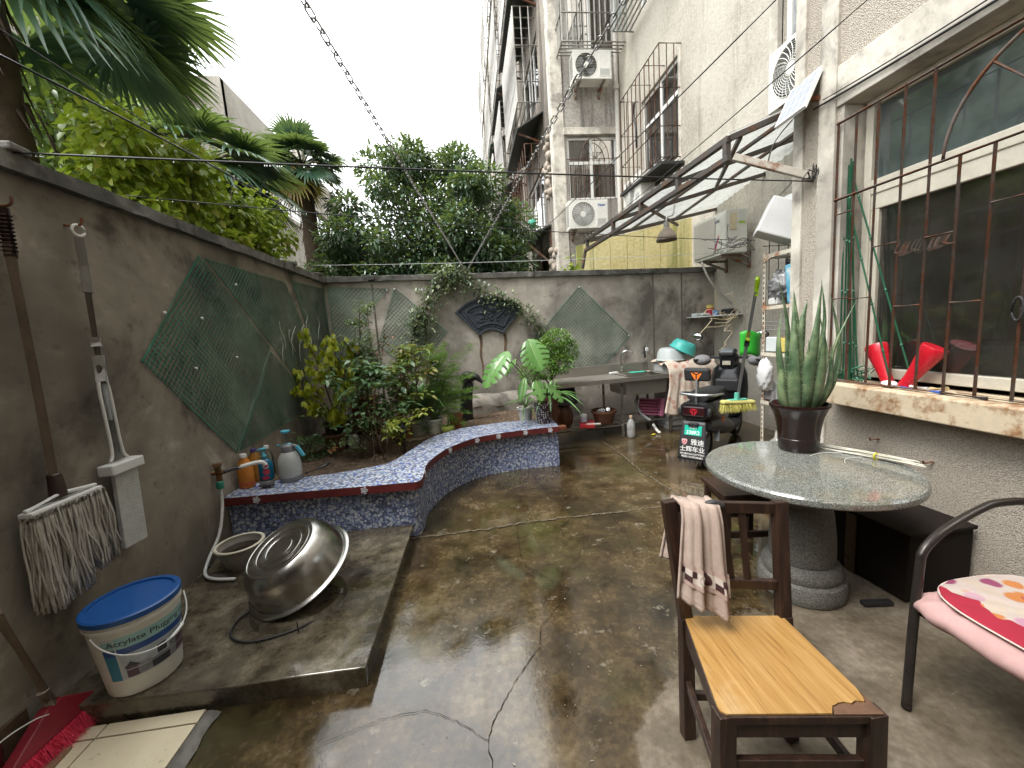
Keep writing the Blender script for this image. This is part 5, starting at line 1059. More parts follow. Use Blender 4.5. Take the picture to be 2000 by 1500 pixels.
for k in range(300):
    y_ = 1.72+.31*rr.random(); x_ = -1.835+rr.uniform(-.026,.034); L = rr.uniform(.33,.43)*(1 if y_ < 1.9 else .86); q = [(x_,y_,.945)]; dx = dy = 0
    for j in range(1, 6): dx += rr.gauss(.002,.006); dy += rr.gauss((y_-1.875)*.01-.002,.006); q.append((x_+dx, y_+dy, .945-L*j/5))
    sb.tube(bez(q, 2), .0044, 5)
struct(sb.o('mop_strings', M('grey_cotton', (.42,.39,.34), .95, var=.28, scale=30, bump=.8, bscale=220), mp, smooth=True), 'stuff')
fm = T('flat_mop', 'white squeeze flat mop hanging on a nail right of the string mop', 'mop', (-1.85,2.19,.57))
B().tube([(-1.85+.024*math.cos(a)*.3, 2.222+.024*math.cos(a), 2.185+.026*math.sin(a)) for a in np.linspace(0,math.tau,18,endpoint=False)], .007, 7, closed=True).o('hanging_ring', MAT_WPL, fm, smooth=True)
def mo_(z): return (-1.85+.0, 2.222-.035*(2.16-z)/.7 if z > 1.45 else 2.187, z)
B().tube([mo_(2.15), mo_(1.885)], .0195, 12).o('foam_grip', M('grey_foam', (.30,.285,.26), .8, var=.15), fm, smooth=40); B().tube([mo_(1.885), mo_(1.44)], .0125, 10).o('rod', M('dull_steel_rod', (.30,.28,.24), .35, .8), fm, smooth=40)
B().tube([mo_(1.665), mo_(1.62)], .0205, 12).o('cuff', MAT_WPL, fm, smooth=40); B().tube([mo_(1.575), mo_(1.445)], .0235, 12).o('sleeve', MAT_WPL, fm, smooth=40)
for dy in (-.026,.030): B().tube(bez([(-1.85,2.187+dy*.7,1.45),(-1.85,2.187+dy,1.38),(-1.85,2.190+dy,1.1),(-1.85,2.19+dy*1.8,1.035)], 5), .0075, 8).o('side_rail', MAT_WPL, fm, smooth=True)
B().tube([(-1.85,2.188,1.45),(-1.85,2.19,1.04)], .014, 8).o('inner_rod', M('grey_rod', (.30,.30,.29), .5), fm, smooth=True)
B().box((-1.845,2.195,1.0), (.075,.195,.055)).o('squeeze_bar', MAT_WPL, fm, bev=.008)
def padfn(u, v): return (-1.835+.012*math.sin(u*9)*.1, 2.135+.145*u-.02*v, .975-.40*v)
B().box((-1.848,2.197,.775), (.022,.140,.40), rot=Matrix.Rotation(R(-3),3,'X')).o('pad', M('silver_pad', (.50,.50,.48), .55, .1, var=.2, scale=25, bump=1., bscale=120), fm, bev=.004)
# ---- broom, pole, board in the corner
br_ = T('floor_broom', 'red soft-bristled floor broom leaning in the lower left corner', 'broom', (-1.80,1.63,.02))
B().tube([(-1.832,1.655,.17),(-1.862,1.585,.62),(-1.89,1.50,1.15)], .0165, 10).o('handle', MAT_WOODP, br_, smooth=40)
MAT_REDP = M('crimson_plastic', (.20,.012,.022), .4, var=.2); hA, hB_ = Vector((-1.775,1.80,.075)), Vector((-1.80,1.42,.075)); hC = Vector((-1.830,1.650,.165))
b = B(); e = Vector((.022,.0,.0)); b.add([hA-e,hA+e,hB_+e,hB_-e,hC+e*.9+Vector((0,.03,0)),hC-e*.9+Vector((0,.03,0)),hC-e*.9-Vector((0,.03,0)),hC+e*.9-Vector((0,.03,0))], [(0,1,2,3),(0,5,4,1),(2,7,6,3),(1,4,7,2),(3,6,5,0),(4,5,6,7)]); b.o('head', MAT_REDP, br_, bev=.004)
B().tube([hC-Vector((0,0,.03)), hC+Vector((-.004,-.012,.07))], [.026,.02], 10).o('socket', M('taped_socket', (.30,.25,.20), .7, var=.3), br_, smooth=40)
bb = B(); rr = random.Random(2); P = []; D = []
for k in range(3800):
    t_ = rr.random(); p = hA.lerp(hB_, t_)+Vector((rr.uniform(-.026,.03), 0, 0)); P.append(p); D.append((rr.gauss(.38,.18), rr.gauss(0,.14), -1))
leaves(bb, P, D, rdir(3800), RNG.uniform(.07,.09,3800), .005, 'needle'); struct(bb.o('bristles', M('red_bristle', (.72,.04,.10), .6, var=.25, scale=20), br_), 'stuff')
tag(B().tube([(-1.885,1.50,.0),(-1.89,1.52,.6),(-1.885,1.48,1.2)], .02, 10).o('red_pole', M('dull_red_paint', (.14,.02,.02), .5, var=.3), None, smooth=40), 'dark red pole standing at the very left edge', 'pole')
tag(B().box((-1.80,1.30,.018), (.20,.55,.012), .05).o('wooden_board', M('scuffed_board', (.24,.14,.085), .55, var=.35, scale=6), None, bev=.002), 'scuffed brown board lying on the tiles under the broom', 'board')
tag(B().box((-1.895,1.45,.09), (.012,.36,.18), .03).o('tin_dustpan', M('brown_tin', (.13,.085,.055), .5, .3, var=.35), None, bev=.003), 'rusty sheet leaning against the wall behind the red broom', 'sheet')
tag(B().tube(bez([(-1.86,1.38,.16),(-1.82,1.48,.19),(-1.80,1.56,.18),(-1.79,1.60,.16)], 8), .0025, 5).o('white_wire', MAT_WPL, None, smooth=True), 'thin white wire sticking out around the red broom', 'wire')
# ---- plastic pail with printed label
BC = Vector((-1.605,1.828,.1)); BR0, BR1, BH = .130, .162, .368
pa = T('plastic_pail', 'white plastic pail with blue lid and printed label on the platform edge', 'bucket', BC)
B().lathe([(.001,0),(BR0-.006,0),(BR0,.006),(BR1,BH-.045),(BR1+.006,BH-.043),(BR1+.006,BH-.030),(BR1+.002,BH-.028),(BR1+.002,BH)], 48, BC).o('body', M('cream_white_pail', (.64,.63,.58), .35, var=.1, scale=4), pa, smooth=35)
B().lathe([(BR1+.004,BH-.014),(BR1+.010,BH-.012),(BR1+.010,BH+.010),(BR1+.002,BH+.014),(BR1-.012,BH+.013),(BR1-.014,BH+.003),(.05,BH+.001),(.001,BH+.001)], 48, BC).o('lid', M('cobalt_lid', (.012,.075,.26), .32, var=.12, scale=6), pa, smooth=30)
def cone(a, z, d=.0008): r = BR0+(BR1-BR0)*z/(BH-.045)+d; return (BC.x+r*math.cos(a), BC.y+r*math.sin(a), BC.z+z)
A0 = R(-37)                                                            # label centre faces the viewer
def cl_(a, z, d=.0008): return cone(a, z+.034, d)
def patch(a0, a1, z0, z1, mat, nm, par, d=.0008): return B().grid(lambda u, v: cl_(A0+a0+(a1-a0)*u, z0+(z1-z0)*v, d), 18, 2).o(nm, mat, par, smooth=True)
lab = patch(-1.05,1.15,.055,.262, M('label_paper_white', (.52,.54,.55), .4, var=.08), 'label', pa)
patch(-.72,1.15,.208,.262, M('label_aqua', (.30,.50,.50), .4, var=.1), 'label_band', lab, .0014); patch(-.72,1.15,.178,.208, M('label_blue', (.02,.07,.26), .4), 'label_band', lab, .0014); patch(-1.05,-.76,.178,.208, M('label_blue', (.02,.07,.26), .4), 'label_band', lab, .0014)
patch(-1.05,-.76,.055,.178, M('label_teal', (.03,.21,.32), .4, var=.2), 'label_band', lab, .0014); patch(-1.05,-.76,.208,.25, M('label_aqua', (.30,.50,.50), .4), 'label_band', lab, .0014)
ph = patch(-.70,1.12,.060,.174, M('printed_sky', (.40,.45,.50), .4, var=.2, scale=12), 'house_picture', lab, .0014)
MAT_PH = [M('print_dark', (.03,.032,.045), .4, var=.5, scale=30), M('print_grey', (.20,.21,.24), .4, var=.4, scale=30), M('print_plum', (.085,.045,.07), .4, var=.4, scale=30), M('print_pale', (.42,.42,.44), .4)]
for a0, a1, z0, z1, k in ((-.62,-.36,.062,.112,2),(-.36,-.05,.062,.12,1),(-.05,.42,.062,.105,0),(.42,.62,.062,.15,1),(.62,1.06,.064,.14,2),(-.30,.5,.112,.117,3),(.10,.34,.110,.155,0),(-.66,1.06,.098,.102,3)): patch(a0,a1,z0,z1,MAT_PH[k],'printed_house',ph,.0020+.0004*k)
for pts, k in (([(-.66,.112),(-.49,.138),(-.30,.112)],0),([(-.05,.118),(.5,.158),(.62,.15)],0),([(.55,.14),(.84,.170),(1.08,.14)],0)):
    B().add([cl_(A0+a, z, .0036) for a, z in pts], [(0,1,2)]).o('printed_roof', MAT_PH[k], ph)
tb = B(); put_text(tb, 'Acrylate Plugging Grout', .034, lambda x, y: cl_(A0+.28+x/.155, .235+y, .0020), .0004, 1.0, 1.12); tb.o('label_lettering', M('ink_black', (.03,.05,.06), .5), lab)
tb = B(); put_text(tb, 'Acrylate', .012, lambda x, y: cl_(A0-.90+x/.155, .228+y, .0020)); tb.o('label_lettering', M('ink_black', (.03,.05,.06), .5), lab)
hp = []
for t_ in np.linspace(0, 1, 26):
    a = A0-1.15+2.5*t_; dz = -.115*math.sin(math.pi*t_)**.8; p = Vector(cone(a, BH-.05, .012+.018*math.sin(math.pi*t_))); hp.append((p.x, p.y, p.z+dz))
B().tube(hp, .0032, 6).o('handle_wire', MAT_WPL, pa, smooth=True); B().tube(hp[14:19], .0072, 8).o('handle_grip', MAT_WPL, pa, smooth=True)
# ---- steel basin tipped over a round cover
MAT_STEEL = None
s = N('brushed_steel'); f_ = s.noise(3, 4); MAT_STEEL = s.done(s.mix(f_, (.30,.29,.27), (.46,.45,.42)), s.ramp(s.noise(6, 3, .5), (.3,.22), (.7,.30)), 1.0, s.bump(s.noise(4, 2), .03, .01))
bs = T('steel_basin', 'large stainless steel basin turned upside down and tilted on the platform', 'basin', (-1.10,2.22,.12))
nb_ = Vector((-.30,-.34,.90)).normalized(); rotb = Vector((0,0,1)).rotation_difference(nb_).to_matrix(); RC = Vector((-1.085,2.275,.275)); Rr = .272
prof = [(Rr+.022,-.012),(Rr+.026,-.004),(Rr+.018,.002),(Rr,.004),(Rr-.006,.04),(Rr-.016,.09),(Rr-.034,.14),(Rr-.062,.178),(Rr-.085,.192),(Rr-.088,.189),(Rr-.105,.189),(Rr-.108,.192),(Rr-.135,.191),(Rr-.138,.188),(Rr-.15,.188),(Rr-.153,.191),(.085,.190),(.082,.187),(.066,.187),(.063,.190),(.001,.190)]
B().lathe(prof, 64, RC, rotb).o('bowl', MAT_STEEL, bs, smooth=45); B().lathe([(Rr-.002,.004),(Rr-.018,.09),(Rr-.064,.174),(Rr-.09,.186),(.001,.186)], 48, RC, rotb).o('inner_wall', MAT_STEEL, bs, smooth=True)
cv = T('manhole_cover', 'low round concrete well cover under the tipped basin', 'cover', (-1.08,2.22,.1)); B().lathe([(.001,.035),(.20,.035),(.235,.03),(.25,.0)], 40, (-1.08,2.22,.10)).o('disc', MAT_PLAT, cv, smooth=40); B().lathe([(.12,.035),(.15,.12),(.19,.13),(.20,.16),(.17,.165),(.001,.15)], 32, (-1.06,2.28,.10)).o('inner_pot', M('black_enamel', (.02,.02,.022), .3), cv, smooth=40)
tag(B().tube(bez([(-1.28,2.22,.112),(-1.36,2.12,.11),(-1.33,1.99,.11),(-1.20,1.93,.108),(-1.02,1.97,.108),(-.90,2.07,.108),(-.86,2.2,.11)], 8), .006, 6).o('rope_loop', M('black_rubber', (.02,.02,.02), .6), None, smooth=True), 'loop of black cord lying around the tipped basin', 'cord')
tag(B().tube([(-.985,1.955,.10),(-.985,1.955,.165)], .004, 5).o('cord_peg', M('black_rubber', (.02,.02,.02), .6)), 'short black peg standing in front of the tipped basin', 'peg')
w2 = T('enamel_bowl', 'deep bowl with cream rim standing behind the tipped basin', 'bowl', (-1.66,2.72,.1)); B().lathe([(.001,0),(.085,0),(.125,.10),(.135,.15),(.13,.15),(.12,.10),(.08,.012),(.001,.01)], 36, (-1.66,2.72,.1)).o('bowl', M('grey_enamel', (.30,.28,.25), .35, var=.2), w2, smooth=40)
B().lathe([(.13,.146),(.148,.15),(.150,.158),(.140,.163),(.128,.158)], 36, (-1.66,2.72,.1)).o('rim', M('cream_enamel', (.62,.58,.46), .3, var=.15), w2, smooth=True); B().lathe([(.122,.11),(.001,.112)], 30, (-1.66,2.72,.1)).o('water', M('dark_water', (.03,.022,.015), .05), w2)
# ---- tap and hose
tp = T('garden_tap', 'garden tap with white spout on the left wall', 'tap', (-1.90,2.96,.69)); MAT_BRASS = rusty('old_brass', (.30,.22,.12), amt=.5, metal=.7)
B().tube([(-1.915,2.96,.69),(-1.84,2.97,.69)], .018, 10).o('inlet', MAT_BRASS, tp, smooth=40); B().tube([(-1.87,2.96,.735),(-1.87,2.96,.61)], .020, 10).o('valve_body', MAT_BRASS, tp, smooth=40); B().box((-1.87,2.96,.75), (.055,.02,.025), .4).o('valve_handle', MAT_BRASS, tp, bev=.005)
B().tube(bez([(-1.85,2.965,.685),(-1.80,3.0,.695),(-1.72,3.05,.70)], 4), .013, 8).o('pipe_joint', M('black_joint', (.04,.04,.04), .4), tp, smooth=True); B().tube(bez([(-1.765,3.02,.698),(-1.69,3.07,.705),(-1.64,3.1,.70),(-1.62,3.11,.672)], 5), .0155, 10).o('spout', M('white_spout', (.72,.71,.68), .3), tp, smooth=True)
B().lathe([(.022,0),(.026,.02),(.024,.05),(.018,.055)], 12, (-1.87,2.955,.575)).o('hose_coupling', M('jade_coupling', (.03,.22,.16), .35), tp, smooth=40)
tag(B().tube(bez([(-1.87,2.955,.58),(-1.868,2.94,.45),(-1.875,2.87,.27),(-1.885,2.74,.155),(-1.84,2.62,.113),(-1.74,2.55,.113),(-1.60,2.52,.113)], 8), .0105, 8).o('garden_hose', M('pale_grey_hose', (.62,.62,.59), .4), None, smooth=True), 'pale hose running down from the tap and behind the basin', 'hose')
# ---- bottles on the planter
TZ = .4765
def bottle(name, label, cat, c, prof, mat, capr=None, caph=None, capmat=None, sy=1., rz=0, n=24, grp=None):
    t = T(name, label, cat, c, rz, grp); B().lathe(prof, n, (0,0,0), sy=sy).o('body', mat, t, smooth=40, local=True); zt = prof[-1][1]
    if capr: B().lathe([(capr,0),(capr,caph),(capr*.9,caph+.003),(.001,caph+.003)], 16, (0,0,zt-.012)).o('cap', capmat, t, smooth=40, local=True)
    return t
MAT_ORJ = M('orange_juice_plastic', (.55,.20,.03), .25, var=.2, scale=6); jug = [(.001,0),(.050,0),(.056,.01),(.058,.10),(.055,.165),(.045,.205),(.026,.232),(.022,.255)]
t = bottle('juice_bottle', 'orange plastic bottle with white cap right beside the tap', 'bottle', (-1.835,3.22,TZ), jug, MAT_ORJ, .025, .025, MAT_WPL, .85)
B().lathe([(.0592,.02),(.0592,.05)], 24, sy=.85).o('bottle_band', M('red_orange_band', (.45,.09,.02), .3), t, smooth=True, local=True)
bottle('juice_bottle', 'darker orange bottle with purple cap behind the first one', 'bottle', (-1.835,3.37,TZ), jug, M('amber_plastic', (.38,.17,.03), .25, var=.2), .024, .025, M('purple_cap', (.06,.04,.15), .4), .85)
t = bottle('clear_bottle', 'clear plastic bottle with white cap behind the blue soap bottle', 'bottle', (-1.80,3.50,TZ), [(.001,0),(.040,0),(.046,.01),(.046,.15),(.040,.19),(.018,.225),(.016,.24)], glassmat('clear_pet', (.80,.82,.78), .05, .15, (.6,.62,.55)), .020, .026, MAT_WPL)
B().lathe([(.001,.004),(.044,.006),(.044,.05),(.001,.05)], 20, (0,0,0)).o('liquid', M('yellow_liquid', (.42,.36,.14), .2), t, smooth=40, local=True)
t = bottle('soap_dispenser', 'blue hand-soap pump bottle with red and white label', 'bottle', (-1.755,3.36,TZ), [(.001,0),(.050,0),(.055,.012),(.056,.12),(.050,.150),(.034,.172),(.020,.178),(.018,.19)], M('teal_blue_plastic', (.01,.15,.27), .2, var=.12), None, None, None, .62, R(12))
MAT_CYANP = M('sky_blue_plastic', (.10,.42,.55), .35, var=.05); B().lathe([(.021,.19),(.023,.205),(.012,.22),(.008,.245)], 14).o('collar', MAT_CYANP, t, smooth=40, local=True)
B().tube([(-.045,-.012,.252),(-.02,-.006,.262),(.02,.0,.262)], [.008,.012,.014], 8).o('pump_head', MAT_CYANP, t, smooth=True, local=True)
def sp2(x, z): a = x/.056; return (.0568*math.sin(a), -.0568*.62*math.cos(a)-.0006, z)
def disc(b, x, z, r, sx=1., n=18, f=sp2): return b.add([f(x, z)]+[f(x+r*sx*math.cos(a), z+r*math.sin(a)) for a in np.linspace(0,math.tau,n,endpoint=False)], [(0,1+i,1+(i+1) % n) for i in range(n)])
disc(B(), .012,.125,.022).o('label_patch', MAT_WPL, t, local=True); disc(B(), .012,.075,.026).o('label_patch', M('label_pink', (.50,.05,.09), .4), t, local=True); disc(B(), .012,.125,.012, 1.4, f=lambda x, z: tuple(np.array(sp2(x,z))+np.array((0,-.0008,0)))).o('label_patch', M('label_red', (.42,.03,.05), .4), t, local=True); disc(B(), .0,.025,.016, 1.8).o('label_patch', M('label_red', (.42,.03,.05), .4), t, local=True)
t = T('pressure_sprayer', 'clear pump sprayer with grey base and blue trigger on the planter', 'sprayer', (-1.535,3.30,TZ))
MAT_SGREY = M('sprayer_grey', (.20,.205,.21), .4, var=.1); MAT_FROST = M('frosted_plastic', (.42,.43,.41), .25, var=.12, scale=10)
B().lathe([(.001,0),(.080,0),(.083,.008),(.084,.035)], 32).o('base', MAT_SGREY, t, smooth=40, local=True); B().lathe([(.082,.035),(.086,.06),(.086,.13),(.078,.185),(.060,.225),(.045,.24)], 32).o('tank', MAT_FROST, t, smooth=True, local=True)
B().lathe([(.048,.235),(.050,.24),(.046,.285),(.030,.30)], 20, cap=(False,True)).o('collar', MAT_SGREY, t, smooth=40, local=True); B().tube([(-.075,0,.292),(0,0,.292),(.03,0,.29)], [.010,.016,.018], 8).o('nozzle', MAT_CYANP, t, smooth=True, local=True)
B().tube([(0,0,.29),(0,0,.40)], .010, 8).o('pump_rod', MAT_SGREY, t, smooth=40, local=True); B().lathe([(.012,.385),(.034,.40),(.034,.412),(.001,.414)], 18).o('pump_knob', MAT_CYANP, t, smooth=40, local=True)
B().tube(bez([(.03,0,.29),(.075,0,.27),(.105,0,.215)], 4), [.013]*9, 8).o('hand_grip', MAT_SGREY, t, smooth=True, local=True); B().box((.098,-.008,.235), (.026,.026,.10), rot=Matrix.Rotation(R(-28),3,'Y')).o('trigger', MAT_CYANP, t, bev=.006, local=True)
b = B(); P_ = [(-1.66+.055*math.cos(k*.7)*random.uniform(.5,1), 3.17+.03*math.sin(k*1.3), TZ+.016+.016*random.random()) for k in range(60)]; b.tube(P_, .007, 5); tag(b.o('scouring_pad', M('dark_wool', (.07,.07,.072), .8, var=.4, scale=40), None, smooth=True), 'dark grey scouring pad lying by the spray bottle', 'pad')
t = T('garden_pot', 'small black pot behind the spray bottle at the soil edge', 'pot', (-1.60,3.48,.42)); pot(t, (-1.60,3.48,.42), .045,.06,.10, MAT_BLK)
tag(B().tube([(-1.46,3.38,.49),(-1.34,3.46,.51),(-1.30,3.50,.525)], [.008,.013,.014], 8).o('trowel_handle', MAT_BLK, None, smooth=True), 'black tool handle lying on the planter edge beside the sprayer', 'tool')
# ================================================================ stainless sink bench
SK = T('sink_bench', 'long stainless steel sink bench on tube legs against the back wall', 'sink', (1.04,5.04,0), R(6.0))
SW, SD, SH = 1.76, .66, .825
s = N('dull_stainless'); f_ = s.noise(2.2, 5); MAT_SS = s.done(s.mix(f_, (.30,.275,.24), (.44,.41,.365)), s.ramp(s.noise(14, 4, .7), (.3,.34), (.7,.50)), .7, s.bump(s.noise(3, 2), .015, .01))
MAT_SSL = M('tube_steel', (.42,.40,.36), .3, .9, var=.2)
b = B().mm((0,0,SH-.004), (1.06,SD,SH)); b.mm((1.06,0,SH-.004), (1.12,SD,SH)); b.mm((1.68,0,SH-.004), (SW,SD,SH)); b.mm((1.12,0,SH-.004), (1.68,.018,SH)); b.mm((1.12,.56,SH-.004), (1.68,SD,SH)); b.mm((-.012,-.012,SH-.05), (SW+.012,.0,SH+.008)); b.mm((SW,0,SH-.05), (SW+.012,SD,SH+.008)); b.mm((-.012,0,SH-.05), (0,SD,SH+.008)); b.o('worktop', MAT_SS, SK, local=True)
B().mm((-.01,SD-.02,SH), (SW+.01,SD,SH+.14)).o('backsplash', MAT_SS, SK, bev=.004, local=True)
b = B(); x0, x1, y0, y1, z0 = 1.06, 1.70, .015, .56, SH-.25
b.add([(x0,y0,SH),(x1,y0,SH),(x1,y1,SH),(x0,y1,SH),(x0+.02,y0+.02,z0),(x1-.02,y0+.02,z0),(x1-.02,y1-.02,z0),(x0+.02,y1-.02,z0)], [(4,5,6,7),(0,1,5,4),(1,2,6,5),(2,3,7,6),(3,0,4,7)]); b.o('basin', MAT_SS, SK, solid=.004, local=True)
for x, y in ((.025,.03),(1.0,.03),(1.735,.03),(.025,SD-.04),(1.0,SD-.04),(1.735,SD-.04)): B().tube([(x,y,.0),(x,y,SH-.005)], .019, 10).o('leg', MAT_SSL, SK, smooth=40, local=True)
for (p, q) in (((.025,.03,.17),(1.0,.03,.17)),((1.0,.03,.19),(1.735,.03,.19)),((.025,SD-.04,.17),(1.735,SD-.04,.17)),((.025,.03,.17),(.025,SD-.04,.17)),((1.0,.03,.17),(1.0,SD-.04,.17)),((1.735,.03,.19),(1.735,SD-.04,.17))): B().tube([p,q], .015, 8).o('stretcher', MAT_SSL, SK, smooth=40, local=True)
for y in (.15,.30,.45): B().mm((.03,y-.03,.185), (1.0,y+.03,.192)).o('shelf_slat', MAT_SS, SK, local=True)
b = B().tube([(1.30,.60,SH),(1.30,.60,SH+.06)], .016, 10); b.o('faucet_base', M('chrome', (.7,.7,.7), .12, 1.), SK, smooth=40, local=True)
B().tube(bez([(1.30,.60,SH+.05),(1.30,.60,SH+.24),(1.315,.585,SH+.305),(1.36,.56,SH+.335),(1.42,.53,SH+.325),(1.45,.51,SH+.28)], 6), .011, 10).o('faucet_spout', M('chrome', (.7,.7,.7), .12, 1.), SK, smooth=True, local=True); B().tube([(1.32,.60,SH+.05),(1.38,.58,SH+.085)], .008, 8).o('faucet_lever', M('chrome', (.7,.7,.7), .12, 1.), SK, smooth=40, local=True)
def pipe_(p, r, m, nm, par=SK): return B().tube(bez(p, 6), r, 8).o(nm, m, par, smooth=True, local=True)
pipe_([(1.40,.33,SH-.24),(1.40,.33,SH-.36),(1.36,.30,.40),(1.38,.20,.26),(1.48,.12,.16)], .022, M('grey_waste_pipe', (.34,.35,.35), .5), 'waste_hose'); pipe_([(1.52,.12,.10),(1.52,.02,.03),(1.515,-.06,.02)], .020, M('white_pvc', (.62,.61,.57), .4), 'waste_outlet')
B().mm((1.18,.20,SH+.001), (1.14,.52,SH+.012)).o('drain_edge', MAT_SS, SK, local=True)
def SL(x, y, z): c, s_ = math.cos(R(6.0)), math.sin(R(6.0)); return Vector((1.04+x*c-y*s_, 5.04+x*s_+y*c, z))
tag(B().box(SL(1.12,.50,SH+.022), (.13,.07,.035), R(10)).o('soap_tray', M('white_soap', (.62,.64,.60), .4), None, bev=.008), 'small white soap tray on the sink left of the faucet', 'tray')
tag(B().box(SL(1.50,.46,SH+.011), (.26,.12,.012), R(4)).o('green_cloth', M('mint_green', (.05,.40,.28), .5), None, bev=.004), 'mint-green strip lying across the sink right of the faucet', 'cloth')
t = T('drain_strainer', 'round metal strainer lying on the right end of the sink', 'strainer', SL(1.63,.38,SH+.009)); B().lathe([(.001,.004),(.03,.006),(.045,.014),(.062,.018),(.064,.014),(.03,.0),(.001,.0)], 20, SL(1.63,.38,SH+.009)).o('plate', MAT_SS, t, smooth=40)
t = T('standpipe_tap', 'black and white tap on a standpipe at the right end of the sink', 'tap', SL(1.72,.60,SH)); c = SL(1.72,.60,SH); B().tube([c, c+Vector((0,0,.30))], .012, 8).o('pipe', MAT_SSL, t, smooth=40); B().tube([c+Vector((-.02,0,.20)), c+Vector((-.02,0,.37))], .018, 8).o('hose', MAT_BLK, t, smooth=40); B().box(c+Vector((.005,-.01,.33)), (.05,.04,.06)).o('valve', MAT_WPL, t, bev=.01); B().tube([c+Vector((0,0,.36)), c+Vector((.0,-.02,.41))], .010, 8).o('knob', MAT_SSL, t, smooth=40)
# under the bench
MAT_JAR = M('brown_glazed_jar', (.085,.030,.014), .22, var=.35, scale=6)
c = SL(.20,.24,.19); t = T('clay_jar', 'brown glazed earthenware jar under the left end of the sink', 'jar', c); B().lathe([(.001,0),(.10,0),(.135,.06),(.15,.15),(.135,.25),(.105,.30),(.10,.33),(.09,.33),(.001,.30)], 28, c).o('body', MAT_JAR, t, smooth=40)
t = T('black_basin', 'black upturned basin on top of the brown jar under the sink', 'basin', c+Vector((.03,.02,.33))); B().lathe([(.19,0),(.20,.012),(.185,.05),(.16,.21),(.15,.225),(.001,.225)], 28, c+Vector((.03,.02,.33))).o('bowl', M('black_rubber_basin', (.012,.012,.013), .5), t, smooth=40)
c = SL(.47,.14,.20); t = T('cream_jar', 'small white and blue jar on the red box under the sink', 'jar', c+Vector((0,0,.055))); B().lathe([(.001,0),(.045,0),(.048,.01),(.048,.075)], 20, c+Vector((0,0,.055))).o('body', M('blue_white_jar', (.40,.42,.52), .3), t, smooth=40); B().lathe([(.048,.075),(.048,.10),(.02,.115),(.001,.115)], 20, c+Vector((0,0,.055))).o('lid', MAT_WPL, t, smooth=40)
t = T('red_box', 'flat red and white carton under the sink', 'box', SL(.50,.16,.195)); B().box(SL(.52,.16,.218), (.20,.34,.045), R(-14)).o('carton', M('red_carton', (.48,.03,.035), .5, var=.35, scale=18), t, bev=.003); B().box(SL(.56,.02,.2425), (.19,.07,.003), R(-14)).o('printed_band', M('carton_white', (.62,.58,.56), .5, var=.3, scale=40), t)
c = SL(.80,.20,.195); t = T('clay_basin', 'terracotta basin holding two cans under the sink', 'basin', c); B().lathe([(.001,0),(.12,0),(.125,.01),(.165,.15),(.18,.155),(.18,.185),(.165,.185),(.12,.03),(.001,.025)], 32, c).o('bowl', MAT_TERRAD, t, smooth=40); B().lathe([(.155,.14),(.001,.15)], 24, c).o('potting_soil', MAT_SOIL, t)
for k, (dx, dy, an, lab) in enumerate(((-.055,-.03,.35,'left of the two drink cans lying in the terracotta basin'),(.06,-.01,-.35,'right of the two drink cans lying in the terracotta basin'))):
    p = c+Vector((dx,dy,.175)); ro = Matrix.Rotation(R(62),3,'X')@Matrix.Rotation(an,3,'Y'); t = T('drink_can', lab, 'can', p, group='two cans in the clay basin'); B().lathe([(.001,-.07),(.025,-.07),(.033,-.06),(.033,.045),(.027,.058)], 20, p, ro).o('body', M('white_can', (.60,.60,.62), .3, .3, var=.1), t, smooth=40); B().lathe([(.027,.058),(.028,.060),(.024,.055),(.001,.055)], 20, p, ro).o('lid', M('alu_lid', (.72,.72,.73), .25, .6), t, smooth=40); B().sphere(p+ro@Vector((.006,-.008,.056)), (.008,.008,.002), 8, 4, ro).o('opening', MAT_ACD, t)
t = bottle('water_bottle', 'clear water bottle standing in front of the middle sink leg', 'bottle', SL(1.09,-.03,.003), [(.001,0),(.052,0),(.058,.01),(.058,.06),(.054,.09),(.058,.12),(.057,.19),(.03,.245),(.018,.262),(.017,.285)], glassmat('clear_pet2', (.92,.93,.92), .04, .55, (.80,.80,.78)), .021, .03, M('tan_cap', (.45,.30,.20), .5)); B().lathe([(.001,.004),(.055,.006),(.055,.085),(.001,.085)], 20).o('water', M('cloudy_water', (.55,.54,.50), .15), t, smooth=40, local=True)
t = T('slatted_crate', 'pink slatted plastic crate under the right end of the sink', 'crate', SL(1.58,.28,.20), R(6.)); MAT_PINK = M('pink_plastic', (.58,.20,.33), .4, var=.12)
rot = Matrix.Rotation(R(9),3,'Y')
for k in range(6): B().box((-.02,-.10+.02*k,.035+.040*k), (.34,.03,.014), rot=rot).o('slat', MAT_PINK, t, local=True)
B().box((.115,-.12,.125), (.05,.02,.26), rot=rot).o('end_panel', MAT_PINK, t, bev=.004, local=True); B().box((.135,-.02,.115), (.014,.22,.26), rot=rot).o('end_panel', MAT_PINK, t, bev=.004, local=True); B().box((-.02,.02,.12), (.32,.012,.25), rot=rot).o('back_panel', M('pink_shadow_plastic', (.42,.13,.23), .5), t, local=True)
tag(B().box((2.45,5.12,.012), (.05,.04,.008), .6).o('yellow_leaf', M('fallen_leaf', (.55,.47,.03), .6)), 'yellow fallen leaf on the floor under the sink', 'leaf')
